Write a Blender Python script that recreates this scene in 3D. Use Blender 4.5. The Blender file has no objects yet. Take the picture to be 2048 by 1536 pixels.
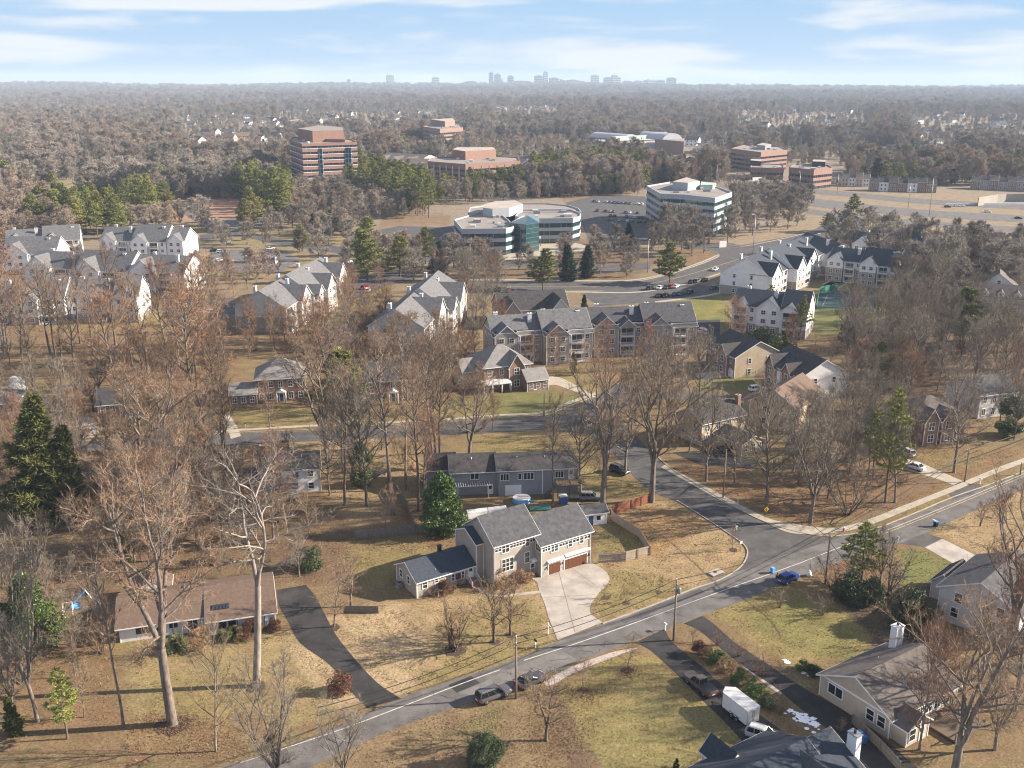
import bpy, math, random
import numpy as np
from mathutils import Vector, Matrix
R = math.radians
SC = bpy.context.scene
COL = SC.collection
rng = random.Random(7)

# ---------------------------------------------------------------- camera model
FPX, CAMH, HOR = 1950.0, 78.0, 163.0
PITCH = math.atan((768 - HOR) / FPX)
CP, SP = math.cos(PITCH), math.sin(PITCH)

def P(px, py, z=0.0):
    """point of the level plane z that the surveyed photo pixel shows"""
    u = (px - 1024) / FPX; v = (py - 768) / FPX
    t = (z - CAMH) / (-SP - v * CP)
    return Vector((u * t, (CP - v * SP) * t, z))

def hgt(py, y):
    """height above ground of a pixel row seen at ground distance y"""
    v = (py - 768) / FPX
    return CAMH + y * (-SP - v * CP) / (CP - v * SP)

def proj(x, y, z):
    dz = z - CAMH
    zc = y * CP - dz * SP
    return 1024 + FPX * x / zc, 768 + FPX * (-y * SP - dz * CP) / zc

def terrain(x, y):
    """gentle hills that start beyond the office park"""
    d = np.hypot(x, y)
    a = np.clip((d - 900) / 2500, 0, 1) ** 1.2
    n = (np.sin(x / 410 + 1.3) * np.cos(y / 530 + .4) + .6 * np.sin(x / 173 + y / 231)
         + .8 * np.sin(y / 360 - x / 900 + 2))
    far = np.clip((d - 5200) / 3400, 0, 1)
    ridge = far * (33 + 9 * np.sin(x / 900 + 1) + 5 * np.sin(x / 331) - 9 * np.clip((x - 600) / 2500, -1, 1))
    return a * (n * 5.0) * (1 - .4 * far) + ridge

# ---------------------------------------------------------------- objects
def tag(o, label=None, cat=None, group=None, kind=None):
    if label: o['label'] = label
    if cat: o['category'] = cat
    if group: o['group'] = group
    if kind: o['kind'] = kind
    return o

def thing(name, label, cat, loc=(0, 0, 0), rot=0.0, group=None):
    o = bpy.data.objects.new(name, None)
    o.empty_display_size = .5
    COL.objects.link(o)
    o.location = loc; o.rotation_euler = (0, 0, rot)
    return tag(o, label, cat, group)

def inst(name, me, parent=None, loc=(0, 0, 0), rot=(0, 0, 0), scale=None):
    o = bpy.data.objects.new(name, me)
    COL.objects.link(o)
    if parent is not None: o.parent = parent
    o.location = loc; o.rotation_euler = rot
    if scale is not None: o.scale = scale
    return o

def copy_tree(o, parent=None):
    c = o.copy(); COL.objects.link(c); c.parent = parent
    for ch in list(o.children): copy_tree(ch, c)
    return c

class MB:
    """collects faces and builds one mesh"""
    def __init__(s): s.v = []; s.f = []; s.m = []; s.mats = []; s.sm = []
    def mi(s, mat):
        if mat not in s.mats: s.mats.append(mat)
        return s.mats.index(mat)
    def add(s, vs, fs, mat, smooth=False):
        b = len(s.v); s.v.extend([tuple(v) for v in vs]); k = s.mi(mat)
        for f in fs:
            s.f.append(tuple(b + i for i in f)); s.m.append(k); s.sm.append(smooth)
        return s
    def poly(s, pts, mat): return s.add(pts, [tuple(range(len(pts)))], mat)
    def box(s, a, b, mat):
        x0, y0, z0 = a; x1, y1, z1 = b
        return s.add([(x0, y0, z0), (x1, y0, z0), (x1, y1, z0), (x0, y1, z0), (x0, y0, z1), (x1, y0, z1), (x1, y1, z1), (x0, y1, z1)],
                     [(0, 3, 2, 1), (4, 5, 6, 7), (0, 1, 5, 4), (1, 2, 6, 5), (2, 3, 7, 6), (3, 0, 4, 7)], mat)
    def ext(s, pts, vec, mat, endmat=None):
        """closed extrusion of a planar polygon along vec"""
        n = len(pts); v = [Vector(p) for p in pts]; w = [p + Vector(vec) for p in v]
        s.add(v + w, [(i, (i + 1) % n, n + (i + 1) % n, n + i) for i in range(n)], mat)
        e = endmat or mat
        s.add(v, [tuple(range(n))[::-1]], e); s.add(w, [tuple(range(n))], e)
        return s
    def prism(s, pts, z0, z1, mat, cap=None):
        return s.ext([(p[0], p[1], z0) for p in pts], (0, 0, z1 - z0), mat, cap)
    def tube(s, path, radii, n, mat, smooth=True, cap=True):
        path = [Vector(p) for p in path]
        if not isinstance(radii, (list, tuple)): radii = [radii] * len(path)
        vs = []; k = len(path); prev = None
        for i, p in enumerate(path):
            d = (path[min(i + 1, k - 1)] - path[max(i - 1, 0)])
            d = d.normalized() if d.length > 1e-9 else Vector((0, 0, 1))
            if prev is None:
                a = d.orthogonal().normalized()
            else:
                a = prev - d * prev.dot(d)
                a = a.normalized() if a.length > 1e-6 else d.orthogonal().normalized()
            prev = a; b = d.cross(a)
            for j in range(n):
                t = 2 * math.pi * j / n
                vs.append(p + (a * math.cos(t) + b * math.sin(t)) * radii[i])
        fs = [(i * n + j, i * n + (j + 1) % n, (i + 1) * n + (j + 1) % n, (i + 1) * n + j) for i in range(k - 1) for j in range(n)]
        if cap: fs += [tuple(range(n))[::-1], tuple((k - 1) * n + j for j in range(n))]
        return s.add(vs, fs, mat, smooth)
    def cyl(s, p, r, h, mat, n=12, r2=None):
        p = Vector(p); return s.tube([p, p + Vector((0, 0, h))], [r, r if r2 is None else r2], n, mat)
    def lathe(s, prof, mat, n=16, c=(0, 0, 0)):
        vs = []
        for r, z in prof:
            for j in range(n):
                t = 2 * math.pi * j / n; vs.append((c[0] + r * math.cos(t), c[1] + r * math.sin(t), c[2] + z))
        k = len(prof)
        fs = [(i * n + j, i * n + (j + 1) % n, (i + 1) * n + (j + 1) % n, (i + 1) * n + j) for i in range(k - 1) for j in range(n)]
        return s.add(vs, fs, mat, True)
    def mesh(s, name):
        me = bpy.data.meshes.new(name)
        me.from_pydata(s.v, [], s.f)
        for m in s.mats: me.materials.append(m)
        me.polygons.foreach_set('material_index', s.m)
        me.polygons.foreach_set('use_smooth', s.sm)
        me.update()
        return me
    def obj(s, name, parent=None, loc=(0, 0, 0), rot=(0, 0, 0)):
        return inst(name, s.mesh(name), parent, loc, rot)

def np_mesh(name, verts, faces, mats, midx=None, smooth=False):
    """faces: (n,k) int array"""
    me = bpy.data.meshes.new(name)
    verts = np.asarray(verts, dtype=np.float32); faces = np.asarray(faces, dtype=np.int32)
    n, k = faces.shape
    me.vertices.add(len(verts)); me.vertices.foreach_set('co', verts.ravel())
    me.loops.add(n * k); me.loops.foreach_set('vertex_index', faces.ravel())
    me.polygons.add(n)
    me.polygons.foreach_set('loop_start', np.arange(0, n * k, k, dtype=np.int32))
    me.polygons.foreach_set('loop_total', np.full(n, k, dtype=np.int32))
    for m in mats: me.materials.append(m)
    if midx is not None: me.polygons.foreach_set('material_index', np.asarray(midx, dtype=np.int32))
    me.polygons.foreach_set('use_smooth', np.full(n, smooth, dtype=bool))
    me.update(calc_edges=True); me.validate()
    return me

# ---------------------------------------------------------------- materials
def newmat(name):
    m = bpy.data.materials.new(name); m.use_nodes = True
    nt = m.node_tree; b = nt.nodes['Principled BSDF']
    return m, nt, b

def mat(name, col, rough=.8, var=.25, scale=1.5, col2=None, spec=.3, metal=0.0, rnd=0.0, detail=4, bump=0.0, stretch=None, objcol=False, trans=0.0):
    """base colour broken up by world-space noise; rnd = per-object brightness spread"""
    m, nt, b = newmat(name); N = nt.nodes; L = nt.links
    b.inputs['Roughness'].default_value = rough; b.inputs['Metallic'].default_value = metal
    b.inputs['Specular IOR Level'].default_value = spec
    c = Vector(col[:3]); c2 = Vector(col2) if col2 else c * (1 - var); c1 = c if col2 else c * (1 + var * .6)
    geo = N.new('ShaderNodeNewGeometry')
    vec = geo.outputs['Position']
    if stretch:
        mp = N.new('ShaderNodeMapping'); mp.inputs['Scale'].default_value = stretch
        L.new(vec, mp.inputs['Vector']); vec = mp.outputs['Vector']
    nz = N.new('ShaderNodeTexNoise'); nz.inputs['Scale'].default_value = scale; nz.inputs['Detail'].default_value = detail
    nz.inputs['Roughness'].default_value = .65
    L.new(vec, nz.inputs['Vector'])
    rp = N.new('ShaderNodeValToRGB'); rp.color_ramp.elements[0].position = .32; rp.color_ramp.elements[1].position = .68
    rp.color_ramp.elements[0].color = (*c2, 1); rp.color_ramp.elements[1].color = (*c1, 1)
    L.new(nz.outputs['Fac'], rp.inputs['Fac'])
    out = rp.outputs['Color']
    if objcol:
        oi = N.new('ShaderNodeObjectInfo'); mx = N.new('ShaderNodeMix'); mx.data_type = 'RGBA'; mx.blend_type = 'MULTIPLY'
        mx.inputs[0].default_value = 1
        L.new(out, mx.inputs[6]); L.new(oi.outputs['Color'], mx.inputs[7]); out = mx.outputs[2]
    if rnd:
        oi = N.new('ShaderNodeObjectInfo'); hs = N.new('ShaderNodeHueSaturation')
        mr = N.new('ShaderNodeMapRange'); mr.inputs['To Min'].default_value = 1 - rnd; mr.inputs['To Max'].default_value = 1 + rnd
        L.new(oi.outputs['Random'], mr.inputs['Value']); L.new(mr.outputs['Result'], hs.inputs['Value'])
        m2 = N.new('ShaderNodeMath'); m2.operation = 'MULTIPLY'; m2.inputs[1].default_value = 7.31
        m3 = N.new('ShaderNodeMath'); m3.operation = 'FRACT'
        L.new(oi.outputs['Random'], m2.inputs[0]); L.new(m2.outputs[0], m3.inputs[0])
        mh = N.new('ShaderNodeMapRange'); mh.inputs['To Min'].default_value = .5 - rnd * .05; mh.inputs['To Max'].default_value = .5 + rnd * .05
        L.new(m3.outputs[0], mh.inputs['Value']); L.new(mh.outputs['Result'], hs.inputs['Hue'])
        L.new(out, hs.inputs['Color']); out = hs.outputs['Color']
    L.new(out, b.inputs['Base Color'])
    if bump:
        bp = N.new('ShaderNodeBump'); bp.inputs['Strength'].default_value = bump; bp.inputs['Distance'].default_value = .05
        L.new(nz.outputs['Fac'], bp.inputs['Height']); L.new(bp.outputs['Normal'], b.inputs['Normal'])
    return m

def brickmat(name, c1, c2, mortar=(.35, .31, .27)):
    m, nt, b = newmat(name); N = nt.nodes; L = nt.links
    b.inputs['Roughness'].default_value = .9; b.inputs['Specular IOR Level'].default_value = .15
    geo = N.new('ShaderNodeNewGeometry'); sep = N.new('ShaderNodeSeparateXYZ'); L.new(geo.outputs['Position'], sep.inputs[0])
    ad = N.new('ShaderNodeMath'); ad.operation = 'ADD'; L.new(sep.outputs[0], ad.inputs[0]); L.new(sep.outputs[1], ad.inputs[1])
    cb = N.new('ShaderNodeCombineXYZ'); L.new(ad.outputs[0], cb.inputs[0]); L.new(sep.outputs[2], cb.inputs[1])
    br = N.new('ShaderNodeTexBrick'); br.inputs['Scale'].default_value = 3.2; br.inputs['Color1'].default_value = (*c1, 1)
    br.inputs['Color2'].default_value = (*c2, 1); br.inputs['Mortar'].default_value = (*mortar, 1); br.inputs['Mortar Size'].default_value = .02
    L.new(cb.outputs[0], br.inputs['Vector'])
    nz = N.new('ShaderNodeTexNoise'); nz.inputs['Scale'].default_value = .9; L.new(geo.outputs['Position'], nz.inputs['Vector'])
    mx = N.new('ShaderNodeMix'); mx.data_type = 'RGBA'; mx.blend_type = 'MULTIPLY'; mx.inputs[0].default_value = .45
    L.new(br.outputs['Color'], mx.inputs[6]); L.new(nz.outputs['Color'], mx.inputs[7])
    hs = N.new('ShaderNodeHueSaturation'); hs.inputs['Value'].default_value = 1.25; L.new(mx.outputs[2], hs.inputs['Color'])
    L.new(hs.outputs['Color'], b.inputs['Base Color'])
    return m

def sidingmat(name, col, pitch=.18, vertical=False):
    """lap siding: a narrow shaded line every course"""
    m, nt, b = newmat(name); N = nt.nodes; L = nt.links
    b.inputs['Roughness'].default_value = .65; b.inputs['Specular IOR Level'].default_value = .25
    geo = N.new('ShaderNodeNewGeometry'); sep = N.new('ShaderNodeSeparateXYZ'); L.new(geo.outputs['Position'], sep.inputs[0])
    src = sep.outputs[2]
    if vertical:
        ad = N.new('ShaderNodeMath'); ad.operation = 'ADD'; L.new(sep.outputs[0], ad.inputs[0]); L.new(sep.outputs[1], ad.inputs[1]); src = ad.outputs[0]
    mu = N.new('ShaderNodeMath'); mu.operation = 'DIVIDE'; mu.inputs[1].default_value = pitch; L.new(src, mu.inputs[0])
    fr = N.new('ShaderNodeMath'); fr.operation = 'FRACT'; L.new(mu.outputs[0], fr.inputs[0])
    bp = N.new('ShaderNodeBump'); bp.inputs['Strength'].default_value = .5; bp.inputs['Distance'].default_value = .03
    L.new(fr.outputs[0], bp.inputs['Height']); L.new(bp.outputs['Normal'], b.inputs['Normal'])
    nz = N.new('ShaderNodeTexNoise'); nz.inputs['Scale'].default_value = .7; nz.inputs['Detail'].default_value = 6
    L.new(geo.outputs['Position'], nz.inputs['Vector'])
    rp = N.new('ShaderNodeValToRGB'); rp.color_ramp.elements[0].position = .3; rp.color_ramp.elements[1].position = .7
    c = Vector(col); rp.color_ramp.elements[0].color = (*(c * .88), 1); rp.color_ramp.elements[1].color = (*(c * 1.05), 1)
    L.new(nz.outputs['Fac'], rp.inputs['Fac']); L.new(rp.outputs['Color'], b.inputs['Base Color'])
    return m

def glassmat(name, col, rough=.08):
    m, nt, b = newmat(name)
    b.inputs['Base Color'].default_value = (*col, 1); b.inputs['Roughness'].default_value = rough
    b.inputs['Specular IOR Level'].default_value = .8
    return m

M = {}
def defmats():
    M['white'] = mat('white_paint', (.74, .73, .71), .5, .06, 2)
    M['white_dull'] = mat('weathered_white', (.6, .59, .57), .6, .15, 2)
    M['glass'] = glassmat('window_glass', (.022, .026, .03))
    M['glass_green'] = glassmat('green_glass', (.016, .048, .052), .05)
    M['glass_teal'] = glassmat('teal_glass', (.02, .06, .068), .05)
    M['car_glass'] = mat('car_glass', (.012, .014, .016), .12, .05, 1, spec=.3)
    M['greige'] = sidingmat('greige_siding', (.37, .33, .285))
    M['beige'] = sidingmat('beige_siding', (.46, .375, .265))
    M['grey_siding'] = sidingmat('grey_siding', (.26, .265, .275))
    M['lt_siding'] = sidingmat('pale_siding', (.56, .535, .50))
    M['white_siding'] = sidingmat('white_siding', (.75, .745, .735))
    M['taupe'] = sidingmat('taupe_siding', (.315, .285, .255))
    M['tan_board'] = sidingmat('tan_board_siding', (.46, .38, .29), .3, True)
    M['shingle_grey'] = mat('grey_shingles', (.072, .073, .078), .9, .42, 1.3, detail=10, bump=.25)
    M['shingle_blue'] = mat('dark_blue_shingles', (.04, .049, .066), .9, .3, 2.5, detail=10, bump=.25)
    M['shingle_dark'] = mat('dark_shingles', (.055, .052, .053), .92, .45, 1.2, detail=10, bump=.25)
    M['shingle_brown'] = mat('brown_shingles', (.135, .092, .068), .92, .25, 2.2, detail=10, bump=.3)
    M['shingle_taupe'] = mat('taupe_shingles', (.115, .098, .088), .92, .3, 1.2, detail=10, bump=.25)
    M['shingle_pale'] = mat('pale_grey_shingles', (.20, .19, .18), .9, .25, 1.0, detail=8, bump=.2)
    M['shingle_mid'] = mat('mid_grey_shingles', (.125, .125, .13), .9, .42, 1.3, detail=10, bump=.2)
    M['metal_roof'] = mat('pale_metal_roof', (.5, .5, .49), .45, .12, 1, spec=.5)
    M['brick'] = brickmat('red_brick', (.28, .145, .10), (.21, .115, .08))
    M['brick_brown'] = brickmat('brown_brick', (.27, .15, .10), (.2, .11, .08))
    M['stone'] = mat('grey_stone_veneer', (.33, .30, .27), .9, .45, 4, bump=.4)
    M['garage_wood'] = mat('stained_wood_door', (.13, .052, .026), .45, .35, 3, stretch=(1, 1, 8))
    M['concrete'] = mat('pale_concrete', (.345, .31, .272), .85, .32, .3, detail=10)
    M['sidewalk'] = mat('sidewalk_concrete', (.34, .30, .24), .88, .2, .6, detail=8)
    M['kerb'] = mat('kerb_concrete', (.32, .29, .25), .85, .2, 1)
    M['dark_metal'] = mat('dark_metal', (.03, .03, .033), .5, .1, 3)
    M['grey_metal'] = mat('grey_metal', (.3, .31, .32), .45, .12, 3, metal=.4)
    M['wood_dark'] = mat('weathered_wood', (.13, .095, .07), .9, .4, 3, stretch=(6, 6, 1))
    M['wood_pole'] = mat('pole_wood', (.22, .175, .14), .9, .3, 3, stretch=(6, 6, .6))
    M['wood_fence'] = mat('tan_fence_wood', (.36, .30, .225), .85, .25, 2, stretch=(3, 3, .5))
    M['wood_grey'] = mat('grey_fence_wood', (.20, .175, .15), .9, .3, 2, stretch=(3, 3, .5))
    M['wood_red'] = mat('red_brown_fence', (.22, .085, .05), .85, .3, 2, stretch=(3, 3, .5))
    M['plastic_blue'] = mat('blue_plastic', (.035, .10, .28), .4, .08, 2)
    M['plastic_sky'] = mat('light_blue_plastic', (.12, .36, .66), .4, .08, 2)
    M['plastic_black'] = mat('black_plastic', (.018, .018, .02), .5, .1, 2)
    M['yellow'] = mat('sign_yellow', (.75, .42, .02), .45, .05, 2)
    M['red'] = mat('red_paint', (.42, .03, .025), .45, .1, 2)
    M['tyre'] = mat('tyre_rubber', (.018, .018, .018), .85, .1, 3)
    M['rim'] = mat('wheel_alloy', (.42, .42, .43), .35, .1, 3, metal=.7)
    M['lamp'] = mat('headlamp_lens', (.62, .64, .66), .15, .05, 3, spec=.7)
    M['tail'] = mat('tail_lamp', (.32, .02, .02), .25, .05, 3)
    M['paint'] = mat('car_paint', (1, 1, 1), .25, .03, 2, spec=.35, objcol=True)
    M['cloth'] = mat('garment_cloth', (1, 1, 1), .9, .1, 9, objcol=True)
    M['skin'] = mat('skin', (.46, .27, .19), .6, .05, 9)
    M['hair'] = mat('dark_hair', (.035, .025, .02), .7, .2, 20)
    M['bark'] = mat('grey_bark', (.185, .152, .125), .95, .6, 1.8, rnd=.22, stretch=(2, 2, .5))
    M['bark_pale'] = mat('pale_bark', (.265, .23, .195), .9, .35, 1.2, rnd=.1, stretch=(2, 2, .6))
    M['bark_dark'] = mat('dark_bark', (.12, .093, .072), .95, .35, 1.5, rnd=.2, stretch=(2, 2, .5))
    M['twig'] = mat('brown_twigs', (.24, .16, .104), .95, .25, .5, rnd=.22)
    M['twig_red'] = mat('russet_twigs', (.255, .15, .092), .95, .25, .5, rnd=.22)
    M['twig_grey'] = mat('grey_twigs', (.205, .172, .135), .95, .25, .5, rnd=.2)
    M['twig_far'] = mat('far_brown_twigs', (.325, .255, .195), .95, .25, .02, rnd=.25)  # lighter than near twigs: light scattered in far crowns is put into the colour
    M['twig_far_grey'] = mat('far_grey_twigs', (.295, .258, .215), .95, .25, .02, rnd=.25)  # grey far twigs, likewise lightened in place of scattered light
    M['pine'] = mat('pine_needles', (.29, .275, .068), .8, .35, .7, rnd=.3, col2=(.12, .145, .045))
    M['spruce'] = mat('spruce_needles', (.12, .115, .028), .85, .35, .7, rnd=.15, col2=(.045, .06, .018))
    M['blue_spruce'] = mat('dark_spruce_needles', (.035, .055, .035), .85, .35, .7, rnd=.2)
    M['leaf'] = mat('evergreen_leaves', (.115, .165, .035), .45, .4, .8, rnd=.15, col2=(.045, .085, .022), spec=.4)
    M['leaf_dark'] = mat('dark_evergreen_leaves', (.075, .095, .043), .6, .4, .8, rnd=.2, spec=.3)
    M['russet'] = mat('russet_leaves', (.16, .08, .05), .9, .35, .9, rnd=.15)
    M['tanleaf'] = mat('dry_tan_leaves', (.30, .19, .10), .9, .35, .9, rnd=.15)
    M['asphalt'] = mat('worn_asphalt', (.125, .117, .112), .9, .42, .3, detail=10, bump=.15)
    M['asphalt_dark'] = mat('dark_asphalt', (.036, .034, .034), .9, .5, .35, detail=10, bump=.15)
    M['asphalt_mid'] = mat('street_asphalt', (.08, .076, .075), .9, .4, .3, detail=10, bump=.15)
    M['marking'] = mat('road_marking_white', (.46, .445, .42), .7, .25, 1.5)
    M['marking_y'] = mat('road_marking_yellow', (.5, .36, .12), .7, .25, 1.5)
    M['gravel'] = mat('grey_gravel', (.38, .32, .29), .95, .35, 3, detail=10, bump=.5)
    M['snow'] = mat('old_snow', (.86, .88, .92), .6, .05, 2)
    M['tar'] = mat('tar_patch', (.05, .047, .046), .9, .3, 1)
    M['flatroof'] = mat('flat_roof_membrane', (.36, .32, .28), .9, .22, .12, detail=8)
    M['flatroof_pink'] = mat('gravel_roof', (.235, .21, .19), .9, .2, .1, detail=8)
    M['panel_white'] = mat('white_wall_panel', (.36, .375, .39), .55, .07, .5)
    M['brick_office'] = mat('red_brick_panel', (.26, .155, .12), .9, .15, .6)
    M['brick_office2'] = mat('brown_brick_panel', (.25, .165, .13), .9, .15, .6)
    M['pane_dark'] = glassmat('dark_office_glass', (.02, .03, .04), .1)
    M['blue_frame'] = mat('blue_white_frame', (.45, .55, .68), .5, .1, 1)
    M['court'] = mat('green_court', (.045, .085, .08), .85, .15, .4)
    M['roof_teal'] = mat('copper_green_roof', (.36, .45, .38), .6, .12, .3)
    M['clay'] = mat('bare_red_clay', (.29, .165, .105), .95, .25, .15)
    M['dirt'] = mat('bare_dirt', (.30, .20, .12), .95, .3, 1, bump=.3)
    M['farwall'] = mat('far_tower_cladding', (.30, .31, .33), .6, .12, .02)
    M['net'] = mat('green_windscreen_mesh', (.03, .15, .12), .8, .1, 1)
    M['door_blue'] = mat('blue_door', (.04, .10, .22), .5, .08, 2)
    M['brickwalk'] = brickmat('brick_steps', (.33, .13, .085), (.25, .10, .07))
defmats()
# ---------------------------------------------------------------- sky, sun, camera
cam_d = bpy.data.cameras.new('camera'); cam = bpy.data.objects.new('camera', cam_d); COL.objects.link(cam)
cam_d.sensor_width = 36; cam_d.sensor_fit = 'HORIZONTAL'; cam_d.lens = 36 * FPX / 2048
cam.location = (0, 0, CAMH); cam.rotation_euler = (R(90) - PITCH, 0, 0)
cam_d.clip_start = 1; cam_d.clip_end = 40000
SC.camera = cam
SUN_EL, SUN_AZ = 25.0, 84.0          # azimuth clockwise from +Y (view direction)
sd = Vector((math.sin(R(SUN_AZ)) * math.cos(R(SUN_EL)), math.cos(R(SUN_AZ)) * math.cos(R(SUN_EL)), math.sin(R(SUN_EL))))
sun_d = bpy.data.lights.new('sun', 'SUN'); sun = bpy.data.objects.new('sun', sun_d); COL.objects.link(sun)
sun_d.energy = 5.0; sun_d.angle = R(.55); sun_d.color = (1.0, .87, .72)
sun.rotation_euler = (-sd).to_track_quat('-Z', 'Y').to_euler()
sun.location = (300, 100, 300)

W = bpy.data.worlds.new('World'); SC.world = W; W.use_nodes = True
CL = (7.6, 6.822, 3.785)
def build_world():
    nt = W.node_tree; N = nt.nodes; L = nt.links
    for n in list(N): N.remove(n)
    out = N.new('ShaderNodeOutputWorld'); bg = N.new('ShaderNodeBackground'); bg.inputs['Strength'].default_value = .08
    sky = N.new('ShaderNodeTexSky'); sky.sky_type = 'NISHITA'; sky.sun_disc = False
    sky.sun_elevation = R(SUN_EL); sky.sun_rotation = R(SUN_AZ); sky.altitude = 100
    sky.air_density = 1.0; sky.dust_density = .6; sky.ozone_density = 1.6
    tint = N.new('ShaderNodeMix'); tint.data_type = 'RGBA'; tint.blend_type = 'MULTIPLY'; tint.inputs[0].default_value = 1
    tint.inputs[7].default_value = (.48, .58, .85, 1)
    L.new(sky.outputs['Color'], tint.inputs[6])
    tc = N.new('ShaderNodeTexCoord'); sep = N.new('ShaderNodeSeparateXYZ'); L.new(tc.outputs['Generated'], sep.inputs[0])
    def cloud(scale, off, lo, hi, zs):
        mp = N.new('ShaderNodeMapping'); mp.inputs['Scale'].default_value = (scale, scale, scale * zs); mp.inputs['Location'].default_value = off
        L.new(tc.outputs['Generated'], mp.inputs['Vector'])
        nz = N.new('ShaderNodeTexNoise'); nz.inputs['Scale'].default_value = 1; nz.inputs['Detail'].default_value = 4; nz.inputs['Roughness'].default_value = .45
        nz.inputs['Distortion'].default_value = .3
        L.new(mp.outputs[0], nz.inputs['Vector'])
        r = N.new('ShaderNodeMapRange'); r.interpolation_type = 'SMOOTHSTEP'; r.inputs['From Min'].default_value = lo; r.inputs['From Max'].default_value = hi
        L.new(nz.outputs['Fac'], r.inputs['Value']); return r.outputs['Result']
    a = cloud(3.6, CL, .48, .62, 7)
    b = cloud(7.0, (5.1, 3.3, .4), .52, .76, 6.0)
    mxm = N.new('ShaderNodeMath'); mxm.operation = 'MAXIMUM'; L.new(a, mxm.inputs[0]); L.new(b, mxm.inputs[1])
    # clouds thin out and go pale towards the horizon
    hz = N.new('ShaderNodeMapRange'); hz.inputs['From Min'].default_value = 0; hz.inputs['From Max'].default_value = .022
    hz.inputs['To Min'].default_value = .12; hz.inputs['To Max'].default_value = 0
    L.new(sep.outputs[2], hz.inputs['Value'])
    fm = N.new('ShaderNodeMath'); fm.operation = 'MULTIPLY'; fm.inputs[1].default_value = .92; L.new(mxm.outputs[0], fm.inputs[0])
    mm = N.new('ShaderNodeMath'); mm.operation = 'MAXIMUM'; L.new(fm.outputs[0], mm.inputs[0]); L.new(hz.outputs['Result'], mm.inputs[1])
    up = N.new('ShaderNodeMapRange'); up.inputs['From Min'].default_value = .12; up.inputs['From Max'].default_value = .6; up.inputs['To Max'].default_value = .4  # unseen overhead cloud veil, added to whiten and brighten the ambient light
    L.new(sep.outputs[2], up.inputs['Value'])
    m4 = N.new('ShaderNodeMath'); m4.operation = 'MAXIMUM'; L.new(mm.outputs[0], m4.inputs[0]); L.new(up.outputs['Result'], m4.inputs[1]); mm = m4
    mix = N.new('ShaderNodeMix'); mix.data_type = 'RGBA'
    mix.inputs[7].default_value = (3.9, 4.0, 4.1, 1)
    rp = N.new('ShaderNodeValToRGB'); e = rp.color_ramp.elements; e[0].position = 0; e[0].color = (.58, .77, .99, 1); e[1].position = .09; e[1].color = (.44, .70, 1, 1)
    L.new(sep.outputs[2], rp.inputs['Fac']); gn = N.new('ShaderNodeMix'); gn.data_type = 'RGBA'; gn.blend_type = 'MULTIPLY'; gn.inputs[0].default_value = 1; gn.inputs[7].default_value = (3.9, 3.9, 3.9, 1); L.new(rp.outputs['Color'], gn.inputs[6])
    lo_ = N.new('ShaderNodeMapRange'); lo_.inputs['From Min'].default_value = .1; lo_.inputs['From Max'].default_value = .3; lo_.inputs['To Min'].default_value = 1; lo_.inputs['To Max'].default_value = 0; L.new(sep.outputs[2], lo_.inputs['Value'])
    base = N.new('ShaderNodeMix'); base.data_type = 'RGBA'; L.new(lo_.outputs['Result'], base.inputs[0]); L.new(tint.outputs[2], base.inputs[6]); L.new(gn.outputs[2], base.inputs[7])
    L.new(mm.outputs[0], mix.inputs[0]); L.new(base.outputs[2], mix.inputs[6])
    L.new(mix.outputs[2], bg.inputs['Color']); L.new(bg.outputs[0], out.inputs['Surface'])
build_world()
SC.view_settings.view_transform = 'Standard'; SC.view_settings.look = 'None'
SC.view_settings.exposure = 1.54; SC.view_settings.gamma = 1
cy = SC.cycles
cy.max_bounces = 5; cy.diffuse_bounces = 2; cy.glossy_bounces = 2; cy.transmission_bounces = 2; cy.volume_bounces = 1; cy.transparent_max_bounces = 4
cy.caustics_reflective = False; cy.caustics_refractive = False
cy.use_adaptive_sampling = False
cy.use_denoising = True; cy.denoiser = 'OPENIMAGEDENOISE'; cy.denoising_input_passes = 'RGB_ALBEDO_NORMAL'; cy.denoising_prefilter = 'ACCURATE'; cy.filter_width = 1.15
cy.sample_clamp_indirect = 4

HAZE_D = 9e-5
def build_haze():
    mb = MB(); m = bpy.data.materials.new('pale_air'); m.use_nodes = True; nt = m.node_tree
    for n in list(nt.nodes):
        if n.type != 'OUTPUT_MATERIAL': nt.nodes.remove(n)
    v = nt.nodes.new('ShaderNodeVolumePrincipled'); v.inputs['Density'].default_value = HAZE_D
    v.inputs['Color'].default_value = (.54, .68, .86, 1); v.inputs['Anisotropy'].default_value = .0
    nt.links.new(v.outputs[0], nt.nodes['Material Output'].inputs['Volume'])
    mb.box((-14000, -600, -41), (14000, 15200, 172), m)
    tag(mb.obj('haze'), kind='stuff')
build_haze()

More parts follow.
